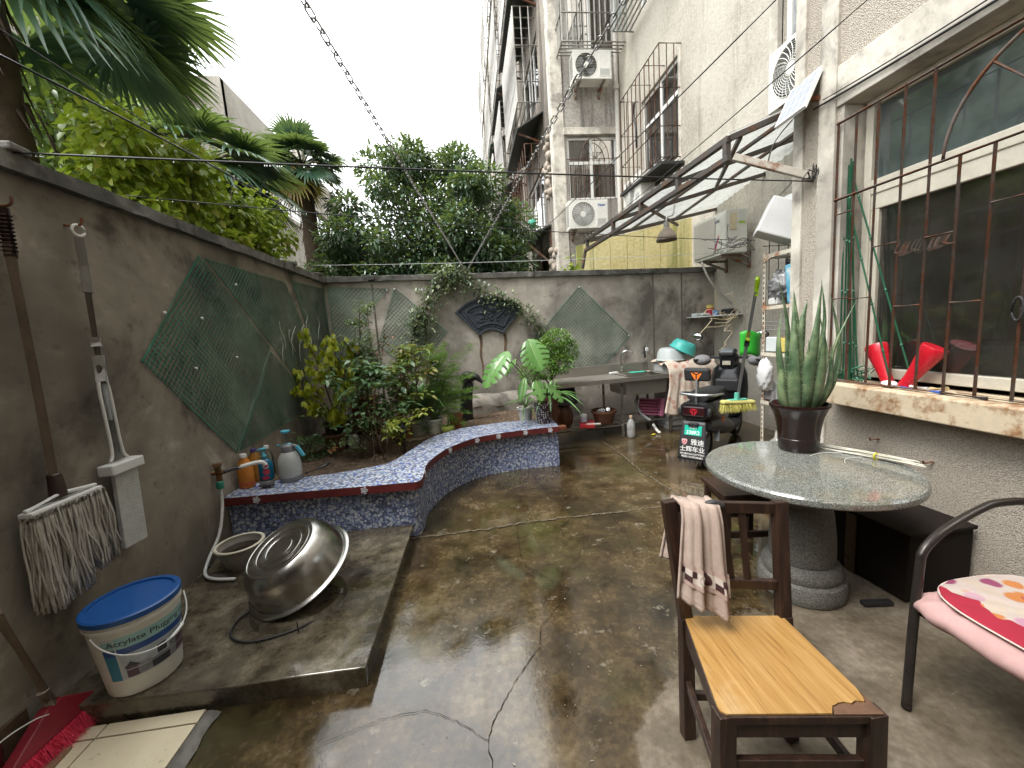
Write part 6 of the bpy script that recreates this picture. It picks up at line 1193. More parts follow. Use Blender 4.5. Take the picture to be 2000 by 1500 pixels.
# ================================================================ washing machine, cloth and basins
wm = T('washing_machine', 'light grey washing machine under a flowered cloth beside the sink', 'washing machine', (2.98,5.55,0)); B().box((3.05,5.52,.50), (.54,.50,.88), R(4)).o('cabinet', M('appliance_grey', (.42,.42,.42), .35, var=.1), wm, bev=.02); B().box((3.00,5.52,.035), (.46,.46,.07), R(4)).o('plinth', M('plinth_grey', (.25,.25,.25), .5), wm); B().box((3.0,5.265,.16), (.48,.012,.02), R(4)).o('groove', M('plinth_grey', (.25,.25,.25), .5), wm)
s = N('flowered_cloth'); a = s.noise(9, 5, .65); d = s.voro(11); MAT_FLC = s.done(s.mix(s.ramp(d, (.25, .75), (.42, 0.)), s.ramp(a, (.36, (.62,.47,.38)), (.6, (.74,.64,.54))), (.55,.22,.16)), .85, normal=s.bump(s.noise(7, 3), .4, .02))
def cloth(u, v):
    # drapes over top front edge; u across, v from back of the top down the front
    X = 2.72+.72*u; ax = math.sin(u*19)*.5+math.sin(u*41+1)*.3
    if v < .4: t_ = v/.4; return (X+.02*math.sin(t_*5+u*9), 5.74-.48*t_, .965+.020*math.sin(u*13+t_*7)+.012*math.sin(u*31-t_*11)+.02*(1-abs(2*u-1)))
    t_ = (v-.4)/.6; L = .62+.10*math.sin(u*5+.5); return (X+.03*math.sin(t_*4+u*6)-.06*t_*(u < .12), 5.255-.05*math.sin(min(1,t_*6)*1.57)-.035*ax*t_-.03*t_, .955-L*t_)
tag(B().grid(cloth, 44, 44).o('draped_cloth', MAT_FLC, None, smooth=True, solid=.006), 'pale pink flowered cloth draped over the washing machine', 'cloth')
t = T('plastic_basin', 'translucent white basin upside down on the washing machine', 'basin', (2.93,5.52,.99)); B().lathe([(.21,0),(.215,.012),(.20,.018),(.185,.12),(.16,.17),(.12,.185),(.001,.187)], 32, (2.93,5.52,.99)).o('bowl', M('milky_plastic', (.56,.60,.60), .35, var=.1), t, smooth=40)
t = T('plastic_basin', 'turquoise basin tilted upside down on the white basin', 'basin', (3.05,5.46,1.10)); ro = Matrix.Rotation(R(24),3,'Y')@Matrix.Rotation(R(14),3,'X'); B().lathe([(.19,-.01),(.195,.0),(.18,.012),(.165,.08),(.14,.125),(.12,.135),(.118,.130),(.001,.13)], 36, (3.06,5.44,1.13), ro).o('bowl', M('turquoise_plastic', (.08,.52,.48), .3, var=.08), t, smooth=40)
# ================================================================ electric scooter
sc = T('electric_scooter', 'black electric scooter parked with its tail towards the table', 'scooter', (2.47,3.98,0), R(40.5))
MAT_SB = M('gloss_black', (.012,.012,.014), .18, var=.2); MAT_SM = M('satin_black', (.025,.025,.027), .5, var=.25, scale=12); MAT_SEAT = M('black_vinyl', (.022,.022,.023), .55, var=.2, bump=.3, bscale=140); MAT_ALU = M('grey_alloy', (.36,.36,.37), .35, .7); MAT_TYRE = M('tyre_rubber', (.018,.018,.018), .8, var=.3); MAT_GRPL = M('grey_body', (.10,.10,.105), .35, var=.15)
def L_(nm, b, mat, par=sc, **k): return b.o(nm, mat, par, local=True, **k)
def wheel(x):
    rx = Matrix.Rotation(R(90),3,'X'); wl_ = L_('wheel', B().lathe([(.155,-.035),(.17,-.045),(.205,-.04),(.222,-.018),(.225,0),(.222,.018),(.205,.04),(.17,.045),(.155,.035),(.155,-.035)], 36, (x,0,.225), rx), MAT_TYRE, smooth=40)
    h = B().lathe([(.155,-.03),(.145,-.02),(.145,.02),(.155,.03)], 30, (x,0,.225), rx)
    for k in range(5): a = k*math.tau/5; h.beam((x,0,.225), (x+.15*math.cos(a),0,.225+.15*math.sin(a)), .03, .025, up=(0,1,0))
    h.lathe([(.001,-.05),(.06,-.05),(.06,.05),(.001,.05)], 16, (x,0,.225), rx); h.o('rim', MAT_ALU, wl_, smooth=40, local=True)
wheel(0); wheel(1.26)
def loft(secs, n=16, pw=3.0):
    """body from cross-sections (x, z centre, half width, half height): rounded rectangles"""
    b = B(); V = []
    for (x, zc, hw, hh) in secs:
        for j in range(n):
            a = math.tau*j/n; c, s_ = math.cos(a), math.sin(a); V.append((x, hw*math.copysign(abs(c)**(2/pw), c), zc+hh*math.copysign(abs(s_)**(2/pw), s_)))
    k = len(secs); b.add(V, [(i*n+j, i*n+(j+1) % n, (i+1)*n+(j+1) % n, (i+1)*n+j) for i in range(k-1) for j in range(n)]+[tuple(range(n-1,-1,-1)), tuple(range((k-1)*n, k*n))]); return b
L_('tail_body', loft([(-.27,.60,.135,.085),(-.22,.60,.165,.10),(-.05,.58,.165,.13),(.15,.53,.16,.17),(.35,.50,.15,.19),(.50,.46,.13,.16)]), MAT_SB, smooth=50)
L_('side_fairing', loft([(-.15,.45,.145,.06),(.05,.42,.165,.10),(.3,.36,.175,.12),(.52,.30,.17,.10),(.66,.27,.15,.07)]), MAT_GRPL, smooth=50)
L_('seat', loft([(-.16,.735,.10,.035),(-.10,.74,.135,.045),(.12,.745,.14,.05),(.34,.74,.12,.05),(.50,.725,.10,.045),(.62,.70,.075,.035)]), MAT_SEAT, smooth=50)
L_('tail_light', B().box((-.278,0,.61), (.02,.22,.10)), M('smoked_red_lens', (.03,.008,.010), .12), bev=.02)
def petal(b, c, r, nx, rotk):
    """three-part rounded triangle emblem in the yz plane at x=nx"""
    for k in range(3):
        a0 = math.pi/2+k*math.tau/3; pts = []
        for t_ in np.linspace(-.93,.93,11): rr = r*(.70+.34*abs(t_/.93)**1.6); pts.append((rr*math.cos(a0+t_), rr*math.sin(a0+t_)))
        inner = [(r*.13*math.cos(a0), r*.13*math.sin(a0))]; P = [(nx, c[0]+p[0], c[1]+p[1]) for p in inner+pts]; b.add(P, [(0,i,i+1) for i in range(1, len(P)-1)])
    return b
MAT_EMB = M('orange_reflector', (.85,.20,.03), .35, var=.05); MAT_EMR = M('red_reflector', (.42,.015,.03), .3, var=.05)
L_('tail_emblem', petal(B(), (0,.61), .042, -.2895, math.pi), MAT_EMR)
for sy in (-1,1): L_('turn_signal', B().sphere((-.26,sy*.145,.60), (.02,.022,.05), 10, 8), MAT_SM, smooth=True)
bk = L_('backrest', B().box((-.17,0,.985), (.06,.265,.145), rot=Matrix.Rotation(R(-8),3,'Y')), MAT_SEAT, bev=.028); petal(B(), (0,.985), .055, -.2035, math.pi).o('emblem', MAT_EMB, bk, local=True)
L_('backrest_post', B().beam((-.185,0,.70), (-.17,0,.93), .022, .06, up=(1,0,0)), MAT_ALU, bev=.004)
L_('grab_rail', B().tube(bez([(.12,.17,.74),(-.05,.19,.765),(-.19,.16,.775),(-.235,0,.775),(-.19,-.16,.775),(-.05,-.19,.765),(.12,-.17,.74)], 6), .014, 8), M('silver_rail', (.55,.55,.56), .3, .8), smooth=True)
# mudguard with plate
def flap(u, v): x = -.275-.06*v-.02*math.sin(v*3); return (x, (.115+.035*v)*(2*u-1), .505-.40*v)
mf = L_('mudguard', B().grid(flap, 12, 12), MAT_SM, smooth=True, solid=.008)
for k in range(6): L_('mudguard_tooth', B().add([(-.341,-.15+.05*k,.105),(-.341,-.105+.05*k,.105),(-.343,-.128+.05*k,.055)], [(0,1,2)]), MAT_SM, mf)
def fpt(y, z): v = (.505-z)/.40; return (-.275-.06*v-.02*math.sin(v*3)-.0075, -y, z)
B().box((-.295,0,.475), (.05,.10,.035)).o('plate_lamp', MAT_BLK, mf, bev=.008, local=True)
B().add([fpt(-.085,.365), fpt(.085,.365), fpt(.085,.462), fpt(-.085,.462)], [(0,1,2,3)]).o('number_plate', M('plate_green', (.0,.42,.30), .4, var=.05), mf, local=True, solid=.003)
def ftx(dx, dz, k=-.0025): return lambda a, c: tuple(np.array(fpt(dx+a, dz+c))+np.array((k,0,0)))
MAT_LET = M('white_print', (.78,.78,.76), .5, var=.03)
tb = B(); put_text(tb, '338R2', .052, ftx(0,.392), .0006, 1., 1.0); tb.o('plate_number', MAT_LET, mf, local=True); tb = B(); put_text(tb, '巢湖D', .026, ftx(0,.440), .0003); tb.o('plate_number', MAT_LET, mf, local=True)
tb = B(); put_text(tb, '雅迪', .066, ftx(.05,.292), .0006); tb.o('flap_lettering', MAT_LET, mf, local=True); tb = B(); put_text(tb, '士辉车业', .064, ftx(.0,.218), .0008, .95); tb.o('flap_lettering', MAT_LET, mf, local=True)
tb = B(); put_text(tb, '地址:巢湖市长江东路摩托城', .020, ftx(.0,.168), .0006); tb.o('flap_lettering', MAT_LET, mf, local=True); tb = B(); put_text(tb, '电话:13335546681', .028, ftx(.0,.138), .0006); tb.o('flap_lettering', MAT_LET, mf, local=True)
sh_ = [(-.03,.02),(-.02,.032),(.02,.032),(.03,.02),(.022,-.014),(0,-.034),(-.022,-.014)]; B().add([ftx(-.078,.292)(a, c) for a, c in sh_], [tuple(range(7))]).o('flap_badge', M('badge_pink', (.66,.40,.42), .5), mf, local=True)
bd = B(); 
for k in range(3): a0 = math.pi/2+k*math.tau/3; bd.add([ftx(-.078,.292,-.004)(r_*math.cos(a), r_*math.sin(a)) for r_, a in ((.004,a0+1.05),(.019,a0+.35),(.021,a0+1.05),(.019,a0+1.75))], [(0,1,2,3)])
bd.o('flap_badge', MAT_EMR, mf, local=True)
# front: leg shield, steering head, bars, display, mirrors
L_('floorboard', loft([(.50,.27,.13,.06),(.70,.25,.15,.045),(.95,.26,.15,.05),(1.02,.32,.14,.10)]), MAT_SM, smooth=50)
L_('leg_shield', loft([(.90,.62,.17,.30),(.96,.66,.215,.33),(1.04,.68,.205,.33),(1.12,.66,.12,.28)]), MAT_SB, smooth=50)
L_('front_pocket', B().box((.90,.0,.72), (.05,.28,.16)), MAT_SM, bev=.03); L_('sticker', B().box((.882,.12,.60), (.004,.09,.05)), M('label_paper', (.60,.60,.56), .6))
L_('front_mudguard', B().grid(lambda u, v: (1.26+.27*math.cos(R(10)+R(150)*u), .075*(2*v-1), .225+.27*math.sin(R(10)+R(150)*u)-.02*(2*v-1)**2), 16, 4), MAT_SB, smooth=True, solid=.006)
for sy in (-1,1): L_('fork', B().tube([(1.08,sy*.07,.62),(1.26,sy*.07,.225)], .020, 8), MAT_ALU, smooth=40)
L_('steering_head', loft([(.90,1.0,.085,.09),(.96,1.02,.115,.11),(1.04,1.02,.10,.10),(1.10,1.0,.06,.06)]), MAT_SB, smooth=50)
L_('handlebar', B().tube(bez([(.84,.34,1.04),(.92,.24,1.06),(.97,.08,1.06),(.97,-.08,1.06),(.92,-.24,1.06),(.84,-.34,1.04)], 6), .017, 8), MAT_SM, smooth=True)
for sy in (-1,1):
    L_('handle_grip', B().tube([(.885,sy*.28,1.05),(.82,sy*.37,1.035)], .021, 10), MAT_TYRE, smooth=40); L_('brake_lever', B().tube(bez([(.93,sy*.24,1.055),(.94,sy*.30,1.06),(.90,sy*.37,1.06)], 4), .007, 6), M('silver_rail', (.55,.55,.56), .3, .8), smooth=True)
    mr = L_('mirror', B().sphere((.93,sy*.36,1.33), (.022,.075,.048), 14, 8), MAT_SM, smooth=True); B().sphere((.912,sy*.36,1.33), (.008,.064,.040), 14, 8).o('mirror_glass', M('mirror_silver', (.75,.78,.80), .06, 1.), mr, local=True, smooth=True); B().tube(bez([(.94,sy*.20,1.07),(.94,sy*.25,1.18),(.935,sy*.34,1.30)], 5), .006, 6).o('mirror_stalk', MAT_SM, mr, local=True, smooth=True)
L_('hand_cover', B().sphere((.93,.30,1.03), (.10,.11,.07), 12, 8), M('grey_fabric', (.28,.27,.28), .9, var=.2), smooth=True); L_('hand_cover', B().sphere((.93,-.32,1.03), (.10,.11,.07), 12, 8), M('grey_fabric', (.28,.27,.28), .9, var=.2), smooth=True)
ds = L_('display', B().box((.925,0,1.125), (.10,.20,.06), rot=Matrix.Rotation(R(-35),3,'Y')), MAT_SB, bev=.02); B().box((.898,0,1.138), (.085,.15,.05), rot=Matrix.Rotation(R(-35),3,'Y')).o('display_glass', M('grey_screen', (.14,.155,.17), .15), ds, bev=.012, local=True)
L_('warning_sticker', B().box((.868,0,1.0), (.006,.09,.05)), M('sticker_cream', (.55,.50,.40), .5))
L_('side_emblem', petal(B(), (0,0), .045, 0, math.pi), MAT_EMB); se = bpy.data.objects[[o.name for o in sc.children if o.name.startswith('side_emblem')][-1]]; se.rotation_euler = (0,0,R(80)); se.location = (.10,-.176,.47)
L_('side_stand', B().tube([(.45,.12,.22),(.40,.26,.01)], .012, 6), MAT_SM); L_('shock', B().tube([(.02,-.13,.24),(.10,-.13,.50)], .028, 8), MAT_ALU, smooth=40)
# ================================================================ storage rack and its load
MAT_RACK = rusty('rusty_white_rack', (.60,.55,.45), (.28,.12,.05), .56, .6); RKX0, RKX1, RKY0, RKY1 = 2.63, 3.02, 2.985, 3.325
rk = T('storage_rack', 'rusty white slotted-angle storage rack behind the round table', 'shelf', (2.82,3.15,0))
for x, y in ((RKX0,RKY0),(RKX1,RKY0),(RKX0,RKY1),(RKX1,RKY1)):
    sx, sy = (1 if x == RKX0 else -1), (1 if y == RKY0 else -1); po = B().mm((x, y, 0), (x+.034*sx, y+.003*sy, 2.09)).mm((x, y, 0), (x+.003*sx, y+.034*sy, 2.09)).o('post', MAT_RACK, rk)
    if x == RKX0:
        for k in range(46): B().mm((x-.0012, y+.011*sy, .06+.044*k), (x+.0005, y+.023*sy, .084+.044*k)).o('slot', MAT_ACD, po)
SHZ = [2.07,1.63,1.22,.78,.34]
for i, z in enumerate(SHZ):
    B().mm((RKX0,RKY0-.004,z-.032), (RKX1,RKY0+.002,z)).o('shelf_lip', MAT_RACK, rk); B().mm((RKX0,RKY1-.002,z-.032), (RKX1,RKY1+.004,z)).o('shelf_lip', MAT_RACK, rk)
    B().mm((RKX0-.004,RKY0,z-.032), (RKX0+.002,RKY1,z)).o('shelf_lip', MAT_RACK, rk)
    for k in range(6): B().tube([(RKX0+.03+.065*k,RKY0,z-.012),(RKX0+.03+.065*k,RKY1,z-.012)], .004, 5).o('shelf_wire', MAT_RACK, rk)
B().beam((RKX0-.003,RKY1-.02,2.02), (RKX0-.003,RKY1-.10,2.055), .004, .03).o('gusset', MAT_RACK, rk)
for k in range(4): B().tube([(RKX0+.06+.09*k,RKY1,1.63),(RKX0+.06+.09*k,RKY1,2.25)], .004, 5).o('back_wire', MAT_IRON, rk)
for z in (2.15,2.25): B().tube([(RKX0,RKY1,z),(RKX1,RKY1,z)], .004, 5).o('back_wire', MAT_IRON, rk)
def lump(c, r, seed, amp=.25, n=26, k=18, fr_=3.0):
    rr = random.Random(seed); ph = [(rr.uniform(0,6), rr.uniform(1.5,fr_*2), Vector((rr.gauss(0,1),rr.gauss(0,1),rr.gauss(0,1))).normalized()) for _ in range(9)]; c = Vector(c)
    def fn(u, v):
        a, b_ = math.tau*u, math.pi*(v-.5)*.998; d = Vector((math.cos(a)*math.cos(b_), math.sin(a)*math.cos(b_), math.sin(b_))); q = 1+amp*sum(abs(math.sin(p+f*d.dot(w_)*3))-.55 for p, f, w_ in ph)/4
        return c+Vector((d.x*r[0]*q, d.y*r[1]*q, max(-r[2], d.z*r[2]*q)))
    return B().grid(fn, n, k, True)
MAT_BAG = M('grey_plastic_bag', (.22,.22,.225), .25, var=.7, scale=14); MAT_BAGW = M('milky_bag', (.60,.60,.60), .35, var=.2, scale=8)
tag(lump((2.77,3.20,1.765), (.12,.12,.135), 3, .75, 40, 28).o('plastic_bag', MAT_BAG, None, smooth=True), 'crumpled silvery grey plastic bag on the top shelf of the rack', 'bag')
tag(lump((2.88,3.16,1.85), (.11,.12,.21), 5, .6, 36, 24).o('plastic_bag', M('black_plastic_bag', (.025,.025,.027), .3, var=.5), None, smooth=True), 'black plastic bag stuffed behind the grey one on the rack', 'bag')
s = N('blue_sky_print'); MAT_SKYP = s.done(s.ramp(s.noise(7, 5, .6), (.4, (.06,.28,.42)), (.55, (.16,.42,.55)), (.68, (.62,.66,.64))), .4)
tag(B().box((2.70,3.045,1.795), (.10,.09,.32), rot=Matrix.Rotation(R(-7),3,'X')).o('printed_tin', MAT_SKYP, None, bev=.012), 'light blue tin box with cloud print on the top shelf of the rack', 'box')
fo = T('foam_box', 'white foam box tilted on top of the rack', 'box', (2.66,3.30,2.12)); ro = Matrix.Rotation(R(-30),3,'Z')@Matrix.Rotation(R(24),3,'Y'); B().box((2.69,3.20,2.325), (.29,.27,.29), rot=ro).o('box', M('white_foam', (.74,.74,.73), .7, var=.05), fo, bev=.012); B().box((2.84,3.20,2.47), (.12,.18,.15), rot=Matrix.Rotation(R(8),3,'Y')).o('lid', M('white_foam', (.74,.74,.73), .7), fo, bev=.01); tb = B(); put_text(tb, '红', .05, lambda a, c: tuple(Vector((2.70,3.20,2.305))+ro@Vector((.1465,a,-.10+c)))); tb.o('printed_mark', MAT_REDINK, fo)
for (c, d, m_, nm, lab, ct) in (((2.80,3.20,1.29),(.22,.16,.13),M('brown_carton', (.35,.24,.14), .8),'carton','brown carton on the third shelf of the rack','box'),((2.80,3.055,1.03),(.18,.10,.12),M('red_carton', (.48,.03,.035), .5),'red_carton','red box on the rack behind the aloe leaves','box'),((2.82,3.14,.87),(.26,.24,.17),M('grey_basket', (.36,.37,.36), .6, bump=.8, bscale=90),'basket','grey plastic basket on the lower shelf of the rack','basket')):
    tag(B().box(c, d, .1).o(nm, m_, None, bev=.01), lab, ct)
b = lump((2.60,3.24,1.02), (.055,.065,.14), 8, .32, 30, 22); tag(b.o('carrier_bag', MAT_BAGW, None, smooth=True), 'small white carrier bag hanging on the rack post by the aloe', 'bag')
t = T('woven_sack', 'pale woven sack slumped at the foot of the rack', 'sack', (2.80,3.30,0)); lump((2.80,3.15,.29), (.15,.15,.29), 12, .25).o('sack', M('sack_weave', (.36,.35,.31), .85, var=.3, scale=8, bump=.5, bscale=120), t, smooth=True); B().box((2.648,3.15,.30), (.02,.2,.04), .06).o('printed_band', MAT_REDINK, t)
t = T('rusty_drum', 'rusty round stool top standing under the rack', 'stool', (2.82,3.15,.58)); B().lathe([(.001,.06),(.14,.06),(.15,.05),(.15,.0),(.13,.0)], 26, (2.82,3.15,.60)).o('seat', rusty('rust_flake', (.50,.42,.32), (.32,.12,.04), .47), t, smooth=40)
tag(B().tube([(2.62,2.93,.0),(2.575,2.95,.80)], .02, 10).o('wooden_stick', M('bamboo_stick', (.36,.24,.15), .6, var=.25), None, smooth=40), 'bare wooden stick leaning behind the aloe pot', 'stick')
# deck brush and dustpan
db = T('deck_brush', 'yellow-bristled deck brush hanging upside down on the rack with grey pole', 'brush', (2.68,3.72,.66)); B().tube([(2.685,3.71,.78),(2.855,3.70,1.78)], .0155, 10).o('pole', M('grey_pole', (.22,.22,.215), .4, .3), db, smooth=40); B().tube([(2.855,3.70,1.74),(2.875,3.70,1.90),(2.878,3.70,1.93)], [.021,.023,.013], 10).o('grip', M('lime_plastic', (.38,.60,.02), .4, var=.08), db, smooth=40)
B().tube([(2.775,3.705,1.30),(2.790,3.705,1.39)], .020, 10).o('joint', M('lime_yellow', (.45,.55,.05), .4), db, smooth=40); B().tube([(2.765,3.705,1.255),(2.776,3.705,1.31)], .025, 10).o('clamp', MAT_BLK, db, smooth=40)
B().lathe([(.026,0),(.024,.07),(.018,.075)], 12, (2.672,3.71,.715)).o('socket', M('mint_plastic', (.12,.46,.36), .4), db, smooth=40); B().box((2.675,3.71,.715), (.20,.05,.015)).o('socket_plate', M('mint_plastic', (.12,.46,.36), .4), db, bev=.006)
B().box((2.68,3.71,.688), (.36,.075,.045), rot=Matrix.Rotation(R(4),3,'Y')).o('brush_block', M('pale_yellow_plastic', (.60,.56,.20), .5, var=.1), db, bev=.018)
bb = B(); P = [(2.68+random.uniform(-.175,.175), 3.71+random.uniform(-.035,.035), .675) for _ in range(900)]; D = [(q[0]-2.68)*1.2 for q in P]; leaves(bb, P, [(d*1.2+random.gauss(0,.12), random.gauss(-.15,.2), -1) for d in D], rdir(900), RNG.uniform(.07,.095,900), .007, 'needle'); struct(bb.o('bristles', M('yellow_bristle', (.60,.55,.14), .6, var=.25), db), 'stuff')
tag(B().grid(lambda u, v: (2.98+.24*u, 4.10-.06*math.sin(u*3.1), 1.12+.26*v+.02*math.sin(u*6)), 8, 6).o('dustpan', M('vivid_green', (.06,.60,.06), .35, var=.06), None, smooth=True, solid=.01), 'vivid green dustpan behind the scooter handlebar', 'dustpan')
b = B(); rr = random.Random(3)
for k in range(6): p = Vector((2.80,4.0,1.62)); q = [p]
for k in range(9):
    p = Vector((2.78+rr.gauss(0,.02),3.9,1.55)); q = [p]
    for j in range(5): p = p+Vector((rr.gauss(-.04,.05), rr.gauss(0,.02), rr.gauss(.0,.06))); q.append(p)
    b.tube(bez(q, 4), .003, 4)
tag(b.o('dry_roots', M('straw_root', (.48,.40,.26), .8), None), 'tangle of dry straw-coloured roots beside the deck brush', 'roots')
# ================================================================ corner shelf and its things
shf = T('wall_shelf', 'small white shelf in the corner above the washing machine', 'shelf', (3.72,5.85,1.58)); B().add([(3.50,6.08,1.585),(3.99,6.10,1.585),(3.99,5.42,1.585),(3.90,5.40,1.585),(3.50,5.90,1.585)]+[(3.50,6.08,1.60),(3.99,6.10,1.60),(3.99,5.42,1.60),(3.90,5.40,1.60),(3.50,5.90,1.60)], [(4,3,2,1,0),(5,6,7,8,9)]+[(i,(i+1) % 5,5+(i+1) % 5,5+i) for i in range(5)]).o('board', MAT_WPL, shf, bev=.002)
B().tube(bez([(3.70,5.8,1.585),(3.72,5.8,1.52),(3.68,5.8,1.47),(3.66,5.8,1.49)], 4), .004, 5).o('hook', MAT_SSL, shf)
tag(B().box((3.60,5.92,1.625), (.15,.12,.05), .2).o('clear_tub', M('milky_plastic', (.56,.60,.60), .35), None, bev=.01), 'low clear tub at the left end of the corner shelf', 'tub')
t = T('food_can', 'red and yellow can at the back of the corner shelf', 'can', (3.82,5.95,1.60)); B().lathe([(.001,0),(.055,0),(.055,.12)], 20, (3.82,5.95,1.60)).o('body', M('can_red', (.42,.03,.05), .35), t, smooth=40); B().lathe([(.056,.12),(.056,.17),(.001,.17)], 20, (3.82,5.95,1.60)).o('lid', M('can_yellow', (.62,.50,.14), .4), t, smooth=40)
tag(B().lathe([(.001,0),(.045,0),(.045,.05),(.048,.05),(.048,.075),(.001,.075)], 18, (3.80,5.78,1.60)).o('blue_jar', M('jar_blue', (.10,.24,.48), .4), None, smooth=40), 'small jar with blue lid in front of the red can', 'jar')
tag(lump((3.66,5.82,1.622), (.07,.05,.022), 17, .3).o('white_packet', MAT_BAGW, None, smooth=True), 'crumpled white packet on the corner shelf', 'packet')
t = T('power_adapter', 'black rounded charger with cord at the right end of the corner shelf', 'charger', (3.93,5.66,1.60)); B().box((3.92,5.66,1.645), (.12,.17,.085), .2).o('case', MAT_BLK, t, bev=.025); B().tube(bez([(3.94,5.55,1.64),(3.95,5.48,1.66),(3.93,5.42,1.60),(3.92,5.40,1.54)], 5), .006, 5).o('cord', MAT_BLK, t, smooth=True)

# more of the rack's load
for (c, d, rz, m_, nm, lab, ct) in (((2.70,3.24,1.29),(.10,.12,.13),.2,M('milky_plastic', (.56,.60,.60), .35),'plastic_tub','milky plastic tub on the middle shelf of the rack beside the post','tub'),((2.70,3.10,1.285),(.09,.10,.12),-.1,M('can_yellow', (.62,.50,.14), .4),'yellow_carton','small yellow carton on the middle shelf of the rack','box'),((2.69,3.26,.83),(.09,.10,.08),.1,M('grey_fabric', (.28,.27,.28), .9),'folded_cloth','folded grey cloth on the fourth shelf of the rack','cloth'),((2.72,3.08,.40),(.14,.16,.11),.15,M('label_paper', (.60,.60,.56), .6),'paper_parcel','white paper parcel with red band at the bottom of the rack','parcel'),((2.68,3.22,1.665),(.08,.10,.06),.0,MAT_WPL,'soap_box','flat white box lying under the grey bag on the rack','box')):
    tag(B().box(c, d, rz).o(nm, m_, None, bev=.008), lab, ct)
t = T('drying_rack', 'grey bar drying rack hooked across the rack at eye level', 'rack', (2.64,3.15,1.46))
for k in range(3): B().tube([(2.64,3.0,1.42+.035*k),(2.64,3.31,1.42+.035*k)], .006, 6).o('bar', M('grey_bar', (.25,.26,.27), .4), t, smooth=40)
# ================================================================ round granite table
s = N('grey_granite'); a = s.voro(330, out='Color'); sp3 = s.n('SeparateColor'); s.ln(a, sp3.inputs[0]); n1 = s.noise(3, 5, .6)
col = s.ramp(sp3.outputs[0], (0., (.045,.048,.044)), (.25, (.10,.108,.098)), (.6, (.165,.172,.155)), (.9, (.32,.32,.29))); col = s.mix(s.ramp(n1, (.52, 0.), (.7, .45)), col, (.20,.15,.07))
MAT_GRAN = s.done(col, s.ramp(s.noise(5, 4), (.35,.05), (.7,.13)), spec=.8)
s = N('rough_granite'); a = s.voro(260, out='Color'); sp3 = s.n('SeparateColor'); s.ln(a, sp3.inputs[0]); MAT_GRANR = s.done(s.ramp(sp3.outputs[0], (0., (.06,.06,.053)), (.5, (.125,.122,.108)), (1., (.22,.213,.19))), .6, normal=s.bump(s.noise(90, 4), .3, .003))
TC = Vector((1.775,1.915,0)); tbt = T('round_table', 'round polished grey granite table on a turned stone pedestal', 'table', TC)
TR_ = .487; B().lathe([(.001,.718),(TR_-.022,.718),(TR_-.021,.7165),(TR_-.018,.7165),(TR_-.016,.718),(TR_-.010,.717),(TR_-.002,.708),(TR_,.695),(TR_-.003,.682),(TR_-.014,.673),(TR_-.04,.670),(.001,.670)], 96, TC).o('table_top', MAT_GRAN, tbt, smooth=30)
B().lathe([(.001,.0),(.205,.0),(.212,.02),(.212,.07),(.205,.095),(.185,.105),(.192,.125),(.192,.15),(.178,.175),(.150,.185),(.155,.20),(.158,.23),(.155,.33),(.142,.46),(.132,.50),(.125,.515),(.125,.56),(.13,.64),(.135,.67)], 48, TC).o('pedestal', MAT_GRANR, tbt, smooth=40)
# straws and nails on the table by the wall
st = T('straw_bundle', 'bundle of white straws tied with yellow on the table edge by the wall', 'straws', (2.12,1.80,.72))
rr = random.Random(6)
for k in range(7): y_ = 2.16+rr.gauss(0,.03); B().tube(bez([(2.09+rr.gauss(0,.02),y_,.722+.004*k),(2.17+rr.gauss(0,.006),1.93,.726+.004*k),(2.225+rr.gauss(0,.006),1.70+rr.gauss(0,.02),.735+.004*k)], 6), .0032, 5).o('straw', M('ivory_straw', (.68,.65,.55), .5, var=.12), st, smooth=True)
B().tube([(2.178+.014*math.cos(a),1.88,.737+.018*math.sin(a)) for a in np.linspace(0,math.tau,12,endpoint=False)], .005, 5, closed=True).o('tie', M('yellow_tie', (.60,.52,.05), .5), st, smooth=True)
for k, p in enumerate(([(2.12,2.02,.722),(2.02,2.05,.722),(1.92,2.03,.722)],[(2.15,1.93,.722),(2.05,1.93,.722),(1.98,1.87,.722)])): B().tube(bez(p, 5), .0018, 5).o('white_strip', MAT_WPL, st, smooth=True)
for k, (y_, z_) in enumerate(((2.24,.70),(1.93,.645))): tag(B().tube([(2.62,y_,z_),(2.55,y_+.005,z_-.004),(2.547,y_+.005,z_+.012)], .006, 6).o('wall_nail', MAT_HOOK, None, smooth=40), ('farther','nearer')[k]+' of two rusty nails sticking out of the wall behind the table', 'nail')
# ================================================================ aloe
ap = Vector((1.965,2.165,.719)); al = T('potted_aloe', 'tall aloe vera in a dark brown flared pot on the granite table', 'plant', ap)
MAT_DPOT = M('dark_brown_glaze', (.018,.007,.006), .16, var=.3, scale=6)
B().lathe([(.001,0),(.100,0),(.104,.006),(.108,.075),(.1085,.078),(.107,.080),(.113,.14),(.126,.21),(.146,.262),(.156,.274),(.156,.288),(.146,.290),(.130,.270),(.112,.20),(.001,.205)], 48, ap).o('pot', MAT_DPOT, al, smooth=35); B().lathe([(.122,.232),(.001,.240)], 24, ap).o('potting_soil', MAT_SOIL, al)
s = N('aloe_leaf'); g_ = s.noise(9, 5, .6); g2 = s.noise(40, 3); MAT_ALOE = s.done(s.mix(s.ramp(g2, (.62,0.), (.74,.5)), s.ramp(g_, (.34, (.035,.075,.035)), (.5, (.095,.15,.075)), (.62, (.18,.235,.12))), (.30,.36,.24)), .36, normal=s.bump(g_, .15, .01))
MAT_SPINE = M('aloe_spine', (.45,.50,.34), .5)
